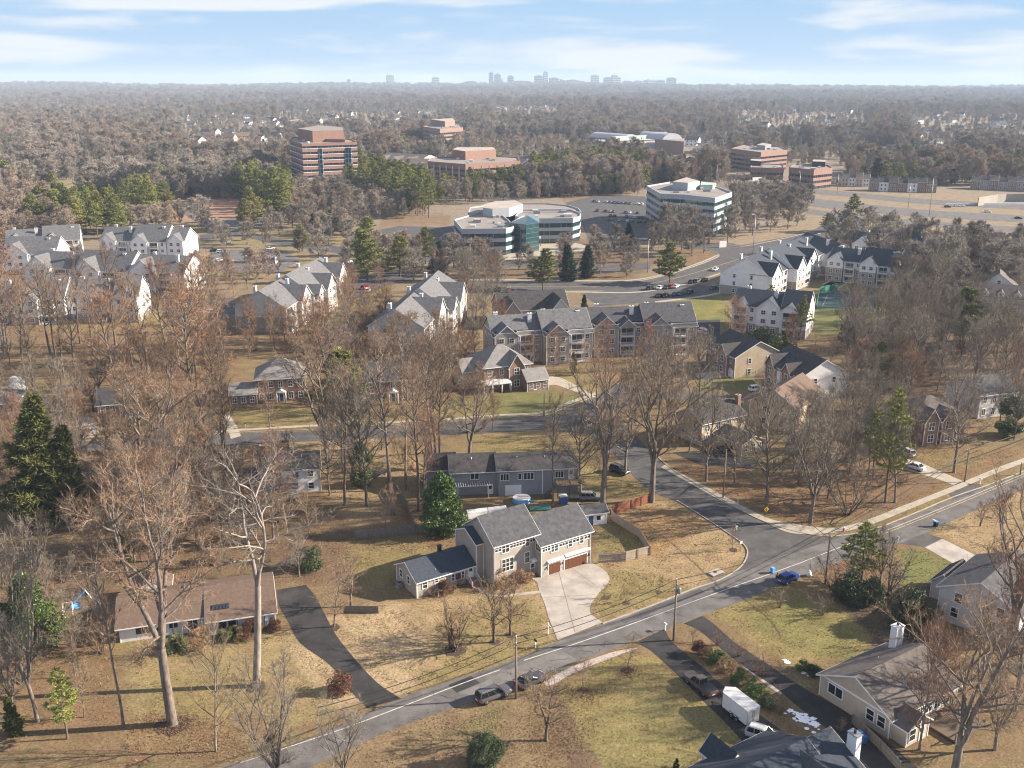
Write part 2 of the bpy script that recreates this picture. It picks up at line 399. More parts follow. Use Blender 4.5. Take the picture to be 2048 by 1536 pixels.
# ---------------------------------------------------------------- the ground sheet
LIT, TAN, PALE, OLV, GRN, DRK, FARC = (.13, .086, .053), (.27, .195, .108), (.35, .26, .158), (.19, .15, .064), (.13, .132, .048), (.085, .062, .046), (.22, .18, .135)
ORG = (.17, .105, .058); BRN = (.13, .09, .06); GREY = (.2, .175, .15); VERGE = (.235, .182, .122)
ZONES = [  # polygon of the patch, colour, feather, share
 ([(0, 640), (480, 640), (480, 900), (0, 930)], ORG, 25, .55),
 ([(540, 660), (980, 690), (960, 800), (560, 760)], LIT, 20, .8),
 ([(1640, 480), (2048, 470), (2100, 790), (1700, 790), (1640, 640)], BRN, 20, .9),
 ([(0, 880), (470, 900), (700, 960), (700, 1130), (480, 1190), (0, 1230)], LIT, 20, .8),
 ([(0, 1220), (220, 1240), (260, 1460), (0, 1480)], ORG, 20, .5),
 ([(500, 1085), (700, 1060), (780, 1040), (780, 1120), (640, 1170), (540, 1160)], LIT, 14, .9),
 ([(640, 900), (880, 900), (780, 1050), (700, 1060), (640, 960)], TAN, 14, .7),
 ([(700, 1085), (900, 1050), (930, 1100), (800, 1140), (720, 1200), (690, 1140)], OLV, 10, .75),
 ([(860, 1075), (930, 1065), (930, 1095), (850, 1100)], ORG, 6, .8),
 ([(560, 1270), (650, 1235), (760, 1200), (835, 1205), (990, 1178), (1085, 1160), (1110, 1285), (1000, 1335), (800, 1400), (735, 1375), (640, 1275)], TAN, 6, 1),
 ([(690, 1235), (800, 1215), (870, 1290), (800, 1340), (700, 1300)], PALE, 26, .9),
 ([(720, 1310), (760, 1330), (880, 1345), (800, 1392), (745, 1372)], PALE, 14, .8),
 ([(880, 1240), (1000, 1200), (1075, 1200), (1095, 1285), (1000, 1325), (900, 1340), (870, 1290)], OLV, 22, .75),
 ([(840, 1345), (990, 1300), (1110, 1285), (1000, 1338), (810, 1398)], OLV, 12, .7),
 ([(960, 1180), (1085, 1160), (1088, 1180), (985, 1190)], TAN, 5, .8),
 ([(1185, 1175), (1200, 1040), (1300, 1003), (1360, 1000), (1480, 1075), (1494, 1110), (1385, 1178), (1205, 1250), (1180, 1215)], TAN, 5, .9),
 ([(1210, 1050), (1300, 1010), (1420, 1045), (1330, 1110), (1210, 1130)], (.24, .145, .07), 22, .8),
 ([(1190, 1140), (1330, 1150), (1370, 1180), (1210, 1246), (1182, 1215)], OLV, 14, .85),
 ([(1195, 1070), (1220, 1035), (1300, 1090), (1260, 1100), (1195, 1110)], GRN, 8, .6),
 ([(260, 1310), (560, 1262), (650, 1290), (735, 1385), (650, 1440), (520, 1480), (250, 1500)], (.225, .17, .085), 12, 1),
 ([(300, 1350), (480, 1340), (480, 1450), (300, 1450)], OLV, 25, .7),
 ([(570, 1280), (640, 1290), (735, 1385), (680, 1425), (600, 1340)], PALE, 16, .75),
 ([(250, 1440), (520, 1430), (560, 1470), (250, 1540)], ORG, 25, .6),
 ([(690, 1480), (900, 1405), (1040, 1390), (1090, 1540), (640, 1600)], (.19, .135, .078), 14, .9),
 ([(930, 1440), (1010, 1410), (1000, 1470), (930, 1490)], GRN, 18, .45),
 ([(1110, 1380), (1240, 1297), (1310, 1312), (1480, 1470), (1420, 1560), (1190, 1560), (1130, 1450)], OLV, 8, 1),
 ([(1150, 1450), (1300, 1390), (1440, 1440), (1480, 1480), (1400, 1560), (1200, 1560)], (.185, .158, .066), 24, .8),
 ([(1080, 1400), (1120, 1395), (1200, 1530), (1150, 1560)], BRN, 10, .9),
 ([(1420, 1228), (1560, 1165), (1650, 1190), (1745, 1265), (1740, 1312), (1575, 1325)], OLV, 7, 1),
 ([(1480, 1230), (1600, 1200), (1740, 1270), (1690, 1320), (1580, 1300)], (.16, .148, .055), 20, .8),
 ([(1560, 1160), (1700, 1110), (1760, 1110), (1740, 1200), (1640, 1200)], ORG, 12, .7),
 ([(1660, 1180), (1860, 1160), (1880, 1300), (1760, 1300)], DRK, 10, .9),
 ([(1800, 1105), (1840, 1095), (1925, 1135), (1870, 1165), (1805, 1180)], GRN, 6, 1),
 ([(1862, 1062), (1960, 1005), (2100, 965), (2100, 1120), (1960, 1105)], TAN, 8, .95),
 ([(1340, 938), (1480, 880), (1800, 890), (2050, 900), (2000, 930), (1800, 1012), (1640, 1050), (1590, 1052)], ORG, 7, .9),
 ([(1480, 905), (1560, 900), (1600, 940), (1500, 960)], OLV, 18, .7),
 ([(1820, 900), (1980, 900), (1960, 935), (1850, 945)], OLV, 14, .6),
 ([(1790, 1020), (2048, 935), (2048, 950), (1830, 1040)], OLV, 5, .7),
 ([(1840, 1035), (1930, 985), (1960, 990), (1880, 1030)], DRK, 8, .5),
 ([(950, 905), (1110, 885), (1190, 930), (1260, 960), (1310, 995), (1180, 990), (1150, 930)], OLV, 8, .85),
 ([(940, 870), (1080, 868), (1110, 905), (960, 900)], OLV, 6, .9),
 ([(900, 800), (1010, 785), (1100, 782), (1180, 795), (1110, 832), (890, 838)], GRN, 8, .9),
 ([(700, 820), (930, 815), (1000, 828), (940, 848), (700, 852)], OLV, 8, .9),
 ([(1110, 745), (1200, 745), (1210, 790), (1120, 770)], OLV, 6, .9),
 ([(1180, 700), (1400, 690), (1400, 740), (1180, 742)], LIT, 8, .7),
 ([(470, 820), (620, 812), (630, 850), (480, 858)], OLV, 6, .9),
 ([(460, 885), (760, 870), (760, 900), (640, 905), (620, 903), (510, 912), (456, 960)], TAN, 6, .95),
 ([(160, 830), (460, 820), (460, 860), (160, 870)], OLV, 14, .6),
 ([(40, 770), (110, 760), (110, 800), (50, 800)], OLV, 8, .7),
 ([(1320, 598), (1440, 588), (1470, 655), (1390, 648), (1375, 620)], GRN, 4, 1),
 ([(1360, 625), (1455, 600), (1465, 625), (1380, 640)], (.2, .17, .05), 10, .6),
 ([(1630, 560), (1790, 560), (1790, 640), (1690, 665), (1630, 675)], GRN, 6, .95),
 ([(1390, 758), (1500, 748), (1530, 775), (1400, 785)], GRN, 5, 1),
 ([(1390, 798), (1495, 792), (1490, 828), (1400, 822)], GRN, 5, .9),
 ([(100, 642), (330, 630), (340, 655), (100, 665)], OLV, 6, .9),
 ([(690, 560), (770, 560), (770, 620), (700, 625)], OLV, 6, .8),
 ([(560, 600), (690, 590), (760, 640), (600, 660)], OLV, 8, .5),
 ([(930, 480), (1180, 480), (1330, 520), (1260, 560), (960, 558)], LIT, 6, .75),
 ([(1020, 520), (1180, 515), (1180, 530), (1020, 535)], OLV, 4, .8),
 ([(1340, 500), (1440, 480), (1440, 520), (1340, 545)], ORG, 5, .8),
 ([(1450, 470), (1640, 440), (1640, 462), (1450, 500)], VERGE, 5, .9),
 ([(1460, 372), (1700, 372), (2100, 400), (2100, 480), (1760, 470), (1600, 440), (1500, 420)], VERGE, 5, .95),
 ([(760, 425), (900, 430), (900, 450), (760, 455)], ORG, 5, .7),
 ([(1120, 388), (1250, 385), (1180, 402), (1120, 402)], ORG, 4, .8),
 ([(0, 395), (200, 350), (330, 340), (330, 352), (120, 400), (0, 440)], (.24, .2, .1), 6, .8),
 ([(330, 396), (500, 388), (520, 440), (330, 440)], (.33, .17, .1), 6, .85),
 ([(420, 500), (560, 490), (660, 520), (560, 560), (420, 560)], (.22, .17, .09), 8, .8),
 ([(160, 460), (440, 440), (700, 470), (700, 500), (420, 490)], (.2, .165, .08), 8, .7),
]
ZONES += [([(690 + i * 17, 1232 - i * 3), (696 + i * 17, 1231 - i * 3), (770 + i * 17, 1312 - i * 3), (762 + i * 17, 1314 - i * 3)], (.17, .13, .07), 4, .5) for i in range(8)]
def noise2(x, y, s, seed=0):
    return (np.sin(x * s + seed) * np.cos(y * s * 1.3 - seed * 2) + np.sin((x + y) * s * 1.9 + seed * 3) * .6
            + np.sin((x - 1.7 * y) * s * 3.1 + seed) * .4) / 2

def poly_sd(X, Y, poly):
    """signed distance (positive inside) to a polygon, arrays in"""
    n = len(poly); d = np.full(X.shape, 1e9); ins = np.zeros(X.shape, bool)
    for i in range(n):
        x0, y0 = poly[i]; x1, y1 = poly[(i + 1) % n]
        ex, ey = x1 - x0, y1 - y0
        t = np.clip(((X - x0) * ex + (Y - y0) * ey) / (ex * ex + ey * ey + 1e-9), 0, 1)
        d = np.minimum(d, np.hypot(X - x0 - t * ex, Y - y0 - t * ey))
        c = ((y0 > Y) != (y1 > Y)) & (X < (x1 - x0) * (Y - y0) / (y1 - y0 + 1e-12) + x0)
        ins ^= c
    return np.where(ins, d, -d)

def in_any(x, y, polys):
    m = np.zeros(x.shape, bool)
    for p in polys:
        a = np.array(p); s = (x > a[:, 0].min()) & (x < a[:, 0].max()) & (y > a[:, 1].min()) & (y < a[:, 1].max())
        if s.any(): k = np.where(s)[0]; m[k[poly_sd(x[k], y[k], p) > 0]] = True
    return m

def build_ground():
    rows = np.concatenate([np.arange(1860, 860, -4.5), np.arange(860, 300, -6), np.arange(300, 200, -4), np.arange(200, 173, -1.0)])
    cols = np.arange(-1000, 3050, 7.0)
    X, Y = np.meshgrid(cols, rows)
    u = (X - 1024) / FPX; v = (Y - 768) / FPX
    t = (0 - CAMH) / (-SP - v * CP)
    wx = u * t; wy = (CP - v * SP) * t
    wz = terrain(wx, wy)
    base = np.array(LIT) * .62 + np.array(TAN) * .16 + np.array(OLV) * .22
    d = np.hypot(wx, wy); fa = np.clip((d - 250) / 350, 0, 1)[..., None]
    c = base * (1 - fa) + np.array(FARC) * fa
    nn = noise2(wx, wy, .11, 1)[..., None]
    c = c * (1 - .0 * nn) + np.clip(nn, 0, 1) * .35 * (np.array(ORG) - c) * (1 - fa) + np.clip(-nn, 0, 1) * .5 * (np.array(OLV) - c) * (1 - fa)
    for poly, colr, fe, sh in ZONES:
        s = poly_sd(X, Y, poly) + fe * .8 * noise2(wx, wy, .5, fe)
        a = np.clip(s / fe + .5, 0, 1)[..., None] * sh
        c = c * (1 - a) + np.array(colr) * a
    ny, nx = X.shape
    verts = np.stack([wx, wy, wz], -1).reshape(-1, 3)
    i = np.arange((ny - 1) * (nx - 1)); r = i // (nx - 1); k = i % (nx - 1)
    a = r * nx + k
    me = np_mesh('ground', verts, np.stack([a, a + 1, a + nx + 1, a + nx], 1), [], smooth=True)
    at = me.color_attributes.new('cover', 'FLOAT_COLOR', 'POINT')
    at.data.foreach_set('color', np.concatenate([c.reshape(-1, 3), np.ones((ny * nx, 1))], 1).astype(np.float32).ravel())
    m, nt, b = newmat('grass_and_litter'); N = nt.nodes; L = nt.links
    b.inputs['Roughness'].default_value = .95; b.inputs['Specular IOR Level'].default_value = .1
    ca = N.new('ShaderNodeVertexColor'); ca.layer_name = 'cover'
    geo = N.new('ShaderNodeNewGeometry')
    def nz(scale, detail, lo, hi, a0, a1):
        n = N.new('ShaderNodeTexNoise'); n.inputs['Scale'].default_value = scale; n.inputs['Detail'].default_value = detail; n.inputs['Roughness'].default_value = .7
        L.new(geo.outputs['Position'], n.inputs['Vector'])
        r = N.new('ShaderNodeMapRange'); r.inputs['From Min'].default_value = lo; r.inputs['From Max'].default_value = hi
        r.inputs['To Min'].default_value = a0; r.inputs['To Max'].default_value = a1
        L.new(n.outputs['Fac'], r.inputs['Value']); return r.outputs['Result'], n
    f1, _ = nz(2.6, 12, .3, .7, .48, 1.5)
    f2, n2 = nz(.22, 8, .3, .7, .74, 1.24)
    mu = N.new('ShaderNodeMath'); mu.operation = 'MULTIPLY'; L.new(f1, mu.inputs[0]); L.new(f2, mu.inputs[1])
    col = ca.outputs['Color']
    for sc, lo, hi, a1, cc in ((.13, .52, .66, .4, (.15, .142, .062, 1)), (.34, .54, .66, .5, (.15, .10, .062, 1)), (.9, .56, .7, .35, (.30, .24, .155, 1))):
        fx, _ = nz(sc, 8, lo, hi, 0, a1); mx = N.new('ShaderNodeMix'); mx.data_type = 'RGBA'; L.new(fx, mx.inputs[0]); L.new(col, mx.inputs[6]); mx.inputs[7].default_value = cc; col = mx.outputs[2]
    hs = N.new('ShaderNodeHueSaturation'); L.new(col, hs.inputs['Color']); L.new(mu.outputs[0], hs.inputs['Value'])
    f3, _ = nz(.45, 6, .3, .7, .482, .518); L.new(f3, hs.inputs['Hue'])
    L.new(hs.outputs['Color'], b.inputs['Base Color'])
    f4, n4 = nz(6, 6, 0, 1, 0, 1)
    bp = N.new('ShaderNodeBump'); bp.inputs['Strength'].default_value = .6; bp.inputs['Distance'].default_value = .08
    L.new(n4.outputs['Fac'], bp.inputs['Height']); L.new(bp.outputs['Normal'], b.inputs['Normal'])
    me.materials.append(m)
    tag(inst('ground', me), kind='structure')
build_ground()

# ---------------------------------------------------------------- paved sheets
def smooth_line(pts, n=6):
    """Catmull-Rom through the points"""
    p = [Vector(q) for q in pts]; out = []
    for i in range(len(p) - 1):
        a = p[max(i - 1, 0)]; b = p[i]; c = p[i + 1]; d = p[min(i + 2, len(p) - 1)]
        for k in range(n):
            t = k / n
            out.append(.5 * ((2 * b) + (c - a) * t + (2 * a - 5 * b + 4 * c - d) * t * t + (3 * b - 3 * c + d - a) * t ** 3))
    out.append(p[-1]); return out

def sheet(name, outline, m, z, kind='structure', curved=False, thick=0.0):
    """flat paved area from an outline surveyed in photo pixels"""
    pts = [P(*q) for q in outline]
    if curved: pts = smooth_line(pts + [pts[0]], 5)[:-1]
    mb = MB()
    if thick: mb.prism([(p.x, p.y) for p in pts], z - thick, z, m)
    else: mb.poly([(p.x, p.y, z) for p in pts], m)
    me = mb.mesh(name)
    return tag(inst(name, me), kind=kind)

def ribbon_pts(line, w, off=0.0):
    n = len(line); L_, R_ = [], []
    for i, p in enumerate(line):
        d = line[min(i + 1, n - 1)] - line[max(i - 1, 0)]; d.z = 0; d.normalize()
        nrm = Vector((-d.y, d.x, 0))
        L_.append(p + nrm * (off + w / 2)); R_.append(p + nrm * (off - w / 2))
    return L_, R_

def ribbon(mb, line, w, z, m, off=0.0, h=None):
    a, b = ribbon_pts(line, w, off)
    for i in range(len(a) - 1):
        q = [a[i], b[i], b[i + 1], a[i + 1]]
        if h is None: mb.poly([(v.x, v.y, z) for v in q], m)
    if h is not None:
        vs = [(v.x, v.y, z) for v in a] + [(v.x, v.y, z) for v in b] + [(v.x, v.y, h) for v in a] + [(v.x, v.y, h) for v in b]
        n = len(a); fs = []
        for i in range(n - 1):
            fs += [(2 * n + i, 3 * n + i, 3 * n + i + 1, 2 * n + i + 1), (i, i + 1, 2 * n + i + 1, 2 * n + i), (n + i, 3 * n + i, 3 * n + i + 1, n + i + 1)]
        mb.add(vs, fs, m)
    return mb

def edges_sheet(name, top, bot, m, z, n=6):
    a = smooth_line([P(*q) for q in top], n); b = smooth_line([P(*q) for q in bot], n)
    mb = MB(); mb.poly([(v.x, v.y, z) for v in a] + [(v.x, v.y, z) for v in reversed(b)], m)
    return tag(mb.obj(name), kind='structure')

def kerb(name, pts, h=.13, w=.22, z=0.0):
    mb = MB(); ribbon(mb, smooth_line([P(*q) for q in pts], 6), w, z, M['kerb'], 0, h)
    return tag(mb.obj(name), kind='structure')

def line_mark(name, pts, w, z, m, dash=None):
    mb = MB(); ln = smooth_line([P(*q) for q in pts], 6); ribbon(mb, ln, w, z, m)
    return tag(mb.obj(name), kind='structure')

def pave():
    A, D, MI = M['asphalt'], M['asphalt_dark'], M['asphalt_mid']
    edges_sheet('road', [(300, 1575), (560, 1497), (700, 1442), (800, 1397), (900, 1362), (1000, 1330), (1115, 1283), (1210, 1246), (1300, 1212), (1390, 1176), (1470, 1142), (1560, 1108), (1650, 1078), (1740, 1064), (1805, 1040), (1900, 1000), (1980, 972), (2060, 940), (2200, 885)],
                [(440, 1600), (620, 1535), (760, 1470), (880, 1425), (960, 1398), (1040, 1372), (1110, 1345), (1220, 1300), (1330, 1258), (1430, 1222), (1500, 1196), (1570, 1165), (1650, 1135), (1720, 1110), (1790, 1090), (1860, 1062), (1930, 1030), (2010, 995), (2080, 965), (2200, 915)], A, .018)
    edges_sheet('side_street', [(1390, 1178), (1440, 1158), (1478, 1135), (1493, 1112), (1490, 1095), (1466, 1075), (1400, 1032), (1352, 1003), (1310, 985), (1270, 955), (1225, 905), (1180, 872), (1140, 862)],
                [(1480, 1140), (1570, 1110), (1680, 1075), (1640, 1074), (1590, 1066), (1535, 1048), (1480, 1022), (1400, 975), (1340, 938), (1300, 900), (1250, 850), (1232, 820), (1225, 800)], MI, .026)
    edges_sheet('rear_street', [(40, 895), (170, 885), (330, 877), (470, 868), (620, 862), (780, 853), (930, 842), (1030, 836), (1090, 832), (1130, 818), (1190, 795), (1215, 775), (1250, 768), (1330, 772), (1400, 788), (1500, 794)],
                [(40, 912), (170, 904), (330, 897), (470, 890), (620, 883), (780, 876), (930, 868), (1030, 864), (1110, 862), (1180, 868), (1215, 842), (1250, 815), (1290, 803), (1340, 800), (1400, 803), (1500, 806)], MI, .022)
    edges_sheet('boulevard', [(880, 566), (940, 562), (1030, 563), (1118, 564), (1255, 564), (1330, 551), (1376, 537), (1418, 522), (1437, 510), (1410, 500), (1340, 492), (1455, 486), (1480, 490), (1540, 480), (1610, 465), (1640, 452), (1660, 430)],
                [(880, 580), (950, 580), (1050, 581), (1152, 580), (1280, 580), (1380, 562), (1450, 540), (1500, 524), (1560, 508), (1600, 497), (1640, 485), (1690, 478), (1720, 470), (1730, 462), (1728, 455), (1722, 448), (1720, 440)], MI, .022, 3)
    line_mark('road_centre_line', [(480, 1526), (674, 1462), (800, 1415), (896, 1378), (960, 1354), (1000, 1340)], .16, .034, M['marking'])
    line_mark('road_centre_line', [(1048, 1321), (1150, 1288), (1250, 1253), (1351, 1216), (1450, 1180), (1540, 1148), (1601, 1126)], .17, .034, M['marking'])
    line_mark('road_centre_line', [(1601, 1126), (1690, 1091), (1796, 1052), (1880, 1018), (1960, 985), (2045, 949), (2180, 893)], .15, .034, M['marking'])
    line_mark('road_centre_line', [(1690, 1096), (1796, 1057), (1880, 1023), (1960, 990), (2045, 954), (2180, 898)], .12, .034, M['marking_y'])
    line_mark('boulevard_centre_line', [(1010, 573), (1152, 573), (1270, 571), (1360, 554), (1450, 527), (1540, 500), (1640, 475)], .25, .04, M['marking_y'])
    # patches, tar seams and broken edges of the road
    sheet('road_patch', [(896, 1370), (942, 1352), (960, 1366), (914, 1386)], D, .029)
    sheet('road_patch', [(1112, 1338), (1135, 1328), (1180, 1318), (1150, 1330)], D, .029)
    M['asphalt_pale'] = mat('pale_road_patch', (.155, .146, .138), .9, .3, .5, detail=9)
    sheet('road_patch', [(915, 1386), (962, 1367), (1008, 1343), (1120, 1300), (1155, 1320), (1100, 1343), (1040, 1366), (960, 1394)], M['asphalt_pale'], .0225)
    sheet('road_patch', [(640, 1480), (674, 1463), (700, 1470), (668, 1490)], M['asphalt_pale'], .0225)
    sheet('road_patch', [(1240, 1240), (1400, 1178), (1410, 1184), (1250, 1247)], MI, .029)
    cr = random.Random(3)
    mb = MB()
    for (x, y) in [(1005, 1346), (1030, 1340), (1060, 1336), (1045, 1352), (1010, 1362), (1130, 1305), (1160, 1300), (1290, 1262), (1250, 1275), (1200, 1290), (1100, 1322), (1330, 1225), (1420, 1195), (880, 1390), (1500, 1165)]:
        q = [P(x, y)]
        for k in range(5): q.append(q[-1] + Vector((cr.uniform(-.1, 1.1), cr.uniform(-.9, .9), 0)))
        ribbon(mb, q, .09, .033, M['tar'])
    tag(mb.obj('road_cracks'), kind='structure')
    sheet('gravel_shoulder', [(1085, 1362), (1140, 1336), (1220, 1306), (1275, 1296), (1225, 1315), (1150, 1345), (1100, 1372)], M['gravel'], .03, curved=True)
    sheet('gravel_shoulder', [(1232, 1236), (1250, 1224), (1275, 1219), (1262, 1230)], M['dirt'], .03, curved=True)
    # driveways
    edges_sheet('concrete_driveway', [(1073, 1156), (1078, 1180), (1090, 1210), (1097, 1235), (1108, 1262), (1115, 1281)], [(1182, 1125), (1208, 1140), (1219, 1157), (1212, 1172), (1195, 1190), (1181, 1212), (1182, 1228), (1205, 1245)], M['concrete'], .04)
    M['joint'] = mat('dark_joint', (.17, .15, .13), .9, .2, 2); M['mulch'] = mat('bark_mulch', (.075, .05, .036), .95, .4, 3, bump=.3)
    for q, r in (((1254, 1341), .9), ((1166, 1381), .8), ((1466, 1100), .8), ((1317, 1184), .6), ((1252, 1206), .7), ((1210, 1196), .7), ((988, 1284), .8), ((1021, 1270), .9), ((345, 1450), 2.2), ((512, 1374), 1.3), ((540, 855), 1.3), ((668, 1255), 1), ((908, 1300), 1.6)):
        c = P(*q); k = random.Random(int(c.x * 9)); mb = MB(); mb.poly([(c.x + r * k.uniform(.8, 1.2) * math.cos(t * .45), c.y + r * k.uniform(.8, 1.2) * math.sin(t * .45), .02) for t in range(14)], M['mulch']); tag(mb.obj('mulch_bed'), kind='structure')
    mb = MB()
    for a, b in (((1115, 1135), (1150, 1265)), ((1085, 1195), (1190, 1190)), ((1135, 1130), (1190, 1170))):
        ribbon(mb, [P(*a), P(*b)], .09, .047, M['joint'])
    tag(mb.obj('driveway_joints'), kind='structure')
    edges_sheet('front_walk', [(957, 1178), (975, 1186), (1000, 1190), (1040, 1186), (1090, 1180)], [(954, 1181), (972, 1190), (1000, 1195), (1040, 1191), (1090, 1186)], M['sidewalk'], .036)
    sheet('entry_slab', [(1063, 1157), (1081, 1154), (1087, 1163), (1075, 1165)], M['concrete'], .05)
    edges_sheet('asphalt_driveway', [(553, 1180), (558, 1210), (575, 1240), (600, 1285), (660, 1330), (700, 1380), (735, 1416)], [(612, 1170), (632, 1195), (648, 1225), (672, 1270), (720, 1330), (760, 1370), (803, 1398)], D, .032)
    edges_sheet('asphalt_driveway', [(1270, 1285), (1300, 1300), (1340, 1335), (1390, 1385), (1450, 1445), (1490, 1490), (1520, 1540)], [(1330, 1258), (1345, 1285), (1390, 1322), (1450, 1375), (1520, 1430), (1580, 1475), (1640, 1540)], D, .032)
    edges_sheet('asphalt_driveway', [(1368, 1247), (1400, 1262), (1440, 1295), (1490, 1335), (1550, 1375), (1610, 1425), (1680, 1480), (1740, 1560)], [(1405, 1232), (1430, 1250), (1470, 1285), (1530, 1325), (1590, 1365), (1640, 1395), (1720, 1440), (1840, 1540)], D, .032)
    edges_sheet('gravel_walk', [(1410, 1262), (1450, 1300), (1500, 1345), (1560, 1390)], [(1422, 1262), (1470, 1295), (1525, 1335), (1583, 1372)], M['gravel'], .03)
    sheet('concrete_driveway', [(1850, 1095), (1885, 1078), (1960, 1115), (1920, 1135)], M['concrete'], .03)
    edges_sheet('concrete_driveway', [(1795, 935), (1830, 945), (1880, 960), (1905, 970)], [(1800, 915), (1840, 925), (1885, 945), (1940, 968)], M['sidewalk'], .03)
    sheet('asphalt_apron', [(1800, 1087), (1850, 1066), (1884, 1077), (1850, 1094)], MI, .031)
    sheet('asphalt_apron', [(1895, 975), (1925, 963), (1965, 970), (1950, 985), (1905, 1000)], MI, .03)
    edges_sheet('concrete_driveway', [(1100, 752), (1125, 757), (1160, 775), (1195, 796)], [(1085, 775), (1110, 770), (1140, 780), (1180, 793)], M['sidewalk'], .032)
    edges_sheet('concrete_driveway', [(440, 832), (455, 860), (462, 878)], [(458, 828), (475, 855), (482, 872)], M['sidewalk'], .032)
    sheet('concrete_driveway', [(145, 845), (160, 834), (185, 836), (197, 852), (195, 868), (165, 868)], M['concrete'], .032, curved=True)
    sheet('concrete_driveway', [(1385, 748), (1450, 740), (1470, 752), (1400, 760)], M['sidewalk'], .03)
    sheet('asphalt_driveway', [(1345, 905), (1420, 900), (1530, 925), (1500, 938), (1400, 930)], D, .03)
    sheet('asphalt_driveway', [(1130, 985), (1190, 985), (1215, 1000), (1140, 1003)], D, .03)
    # pavements
    edges_sheet('pavement', [(1330, 930), (1400, 967), (1470, 1004), (1540, 1038), (1600, 1050), (1650, 1056), (1690, 1053), (1740, 1038), (1800, 1014), (1850, 995), (1905, 973), (1960, 950), (2010, 930), (2080, 905)],
                [(1322, 935), (1392, 974), (1462, 1012), (1530, 1045), (1580, 1066), (1640, 1068), (1700, 1061), (1752, 1046), (1812, 1022), (1860, 1002), (1915, 980), (1968, 957), (2016, 938), (2090, 912)], M['sidewalk'], .06)
    edges_sheet('pavement', [(160, 873), (330, 866), (480, 858), (620, 850), (780, 843), (900, 836), (1000, 829), (1085, 823), (1130, 806), (1190, 785)],
                [(160, 877), (330, 870), (480, 862), (620, 854), (780, 847), (900, 840), (1000, 833), (1090, 826), (1135, 810), (1195, 788)], M['sidewalk'], .05)
    edges_sheet('pavement', [(940, 558), (1118, 560), (1255, 560), (1330, 547), (1376, 533), (1415, 518), (1435, 509)], [(940, 560), (1118, 562), (1255, 562), (1330, 549), (1376, 535), (1418, 520), (1440, 509)], M['sidewalk'], .05)
    edges_sheet('pavement', [(1000, 582), (1152, 583), (1280, 583), (1380, 565), (1450, 543), (1540, 516)], [(1000, 584), (1152, 585), (1280, 585), (1380, 567), (1450, 545), (1540, 518)], M['sidewalk'], .05)
    edges_sheet('pavement', [(1310, 603), (1400, 592), (1452, 582)], [(1310, 606), (1400, 595), (1454, 585)], M['sidewalk'], .05)
    edges_sheet('garden_path', [(1645, 568), (1665, 560), (1690, 566), (1660, 580), (1630, 585)], [(1645, 571), (1665, 563), (1694, 567), (1662, 583), (1630, 588)], M['sidewalk'], .05)
    kerb('kerb', [(1205, 1248), (1300, 1213), (1385, 1179), (1440, 1160), (1479, 1136), (1494, 1112), (1491, 1094), (1467, 1074), (1400, 1030), (1353, 1001)])
    kerb('kerb', [(2060, 938), (1980, 969), (1900, 997), (1805, 1037), (1740, 1061), (1680, 1072), (1640, 1072), (1590, 1063), (1535, 1046), (1480, 1020), (1400, 973), (1340, 936), (1300, 898)])
    kerb('kerb', [(40, 893), (170, 883), (330, 875), (470, 866), (620, 860), (780, 851), (930, 840), (1030, 834), (1090, 830), (1130, 816), (1188, 793)])
    kerb('kerb', [(940, 562), (1118, 564), (1255, 564), (1330, 551), (1376, 537), (1418, 522), (1438, 510), (1412, 499)], .15, .4)
    kerb('kerb', [(1450, 487), (1480, 493), (1540, 483), (1610, 467)], .15, .4)
    # car parks and the highway
    sheet('car_park', [(1160, 588), (1310, 568), (1330, 562), (1450, 575), (1452, 583), (1400, 592), (1310, 604), (1200, 612)], MI, .03)
    sheet('car_park', [(690, 560), (760, 545), (830, 545), (830, 560), (780, 570), (700, 600)], MI, .03)
    sheet('car_park', [(420, 500), (560, 498), (600, 520), (560, 545), (450, 545), (420, 530)], A, .03)
    sheet('car_park', [(320, 600), (470, 595), (470, 640), (340, 655)], MI, .03)
    sheet('car_park', [(1370, 640), (1440, 640), (1440, 700), (1385, 700)], D, .03)
    sheet('car_park', [(1130, 405), (1200, 390), (1290, 393), (1310, 420), (1320, 470), (1260, 500), (1180, 490), (1165, 450)], MI, .03)
    sheet('car_park', [(700, 470), (800, 452), (905, 455), (930, 505), (880, 515), (700, 505)], MI, .03)
    sheet('office_forecourt', [(1000, 505), (1080, 488), (1150, 486), (1180, 492), (1160, 505), (1080, 515), (1010, 520)], M['sidewalk'], .035)
    edges_sheet('access_road', [(690, 520), (800, 512), (930, 515), (1080, 524), (1200, 530), (1300, 525)], [(690, 532), (800, 524), (930, 528), (1080, 536), (1200, 543), (1300, 538)], MI, .026)
    edges_sheet('access_road', [(400, 470), (480, 462), (560, 478), (700, 496)], [(400, 482), (480, 474), (560, 490), (700, 510)], MI, .03)
    sheet('car_park', [(330, 404), (480, 396), (560, 420), (560, 455), (420, 462)], A, .028)
    sheet('clay_patch', [(400, 404), (470, 398), (500, 425), (420, 440)], M['clay'], .034, curved=True)
    edges_sheet('highway', [(1400, 368), (1560, 374), (1700, 384), (1850, 398), (2100, 412)], [(1400, 374), (1560, 383), (1700, 394), (1850, 408), (2100, 422)], A, .05)
    edges_sheet('highway', [(1430, 380), (1580, 392), (1700, 405), (1850, 420), (2100, 434)], [(1430, 392), (1580, 408), (1700, 421), (1850, 434), (2100, 447)], A, .05)
    edges_sheet('highway', [(1600, 416), (1700, 428), (1850, 442), (2100, 458)], [(1600, 425), (1700, 438), (1850, 452), (2100, 468)], A, .05)
    sheet('tennis_court', [(1640, 588), (1675, 580), (1755, 587), (1745, 620), (1632, 616)], M['court'], .03)
    mb = MB()
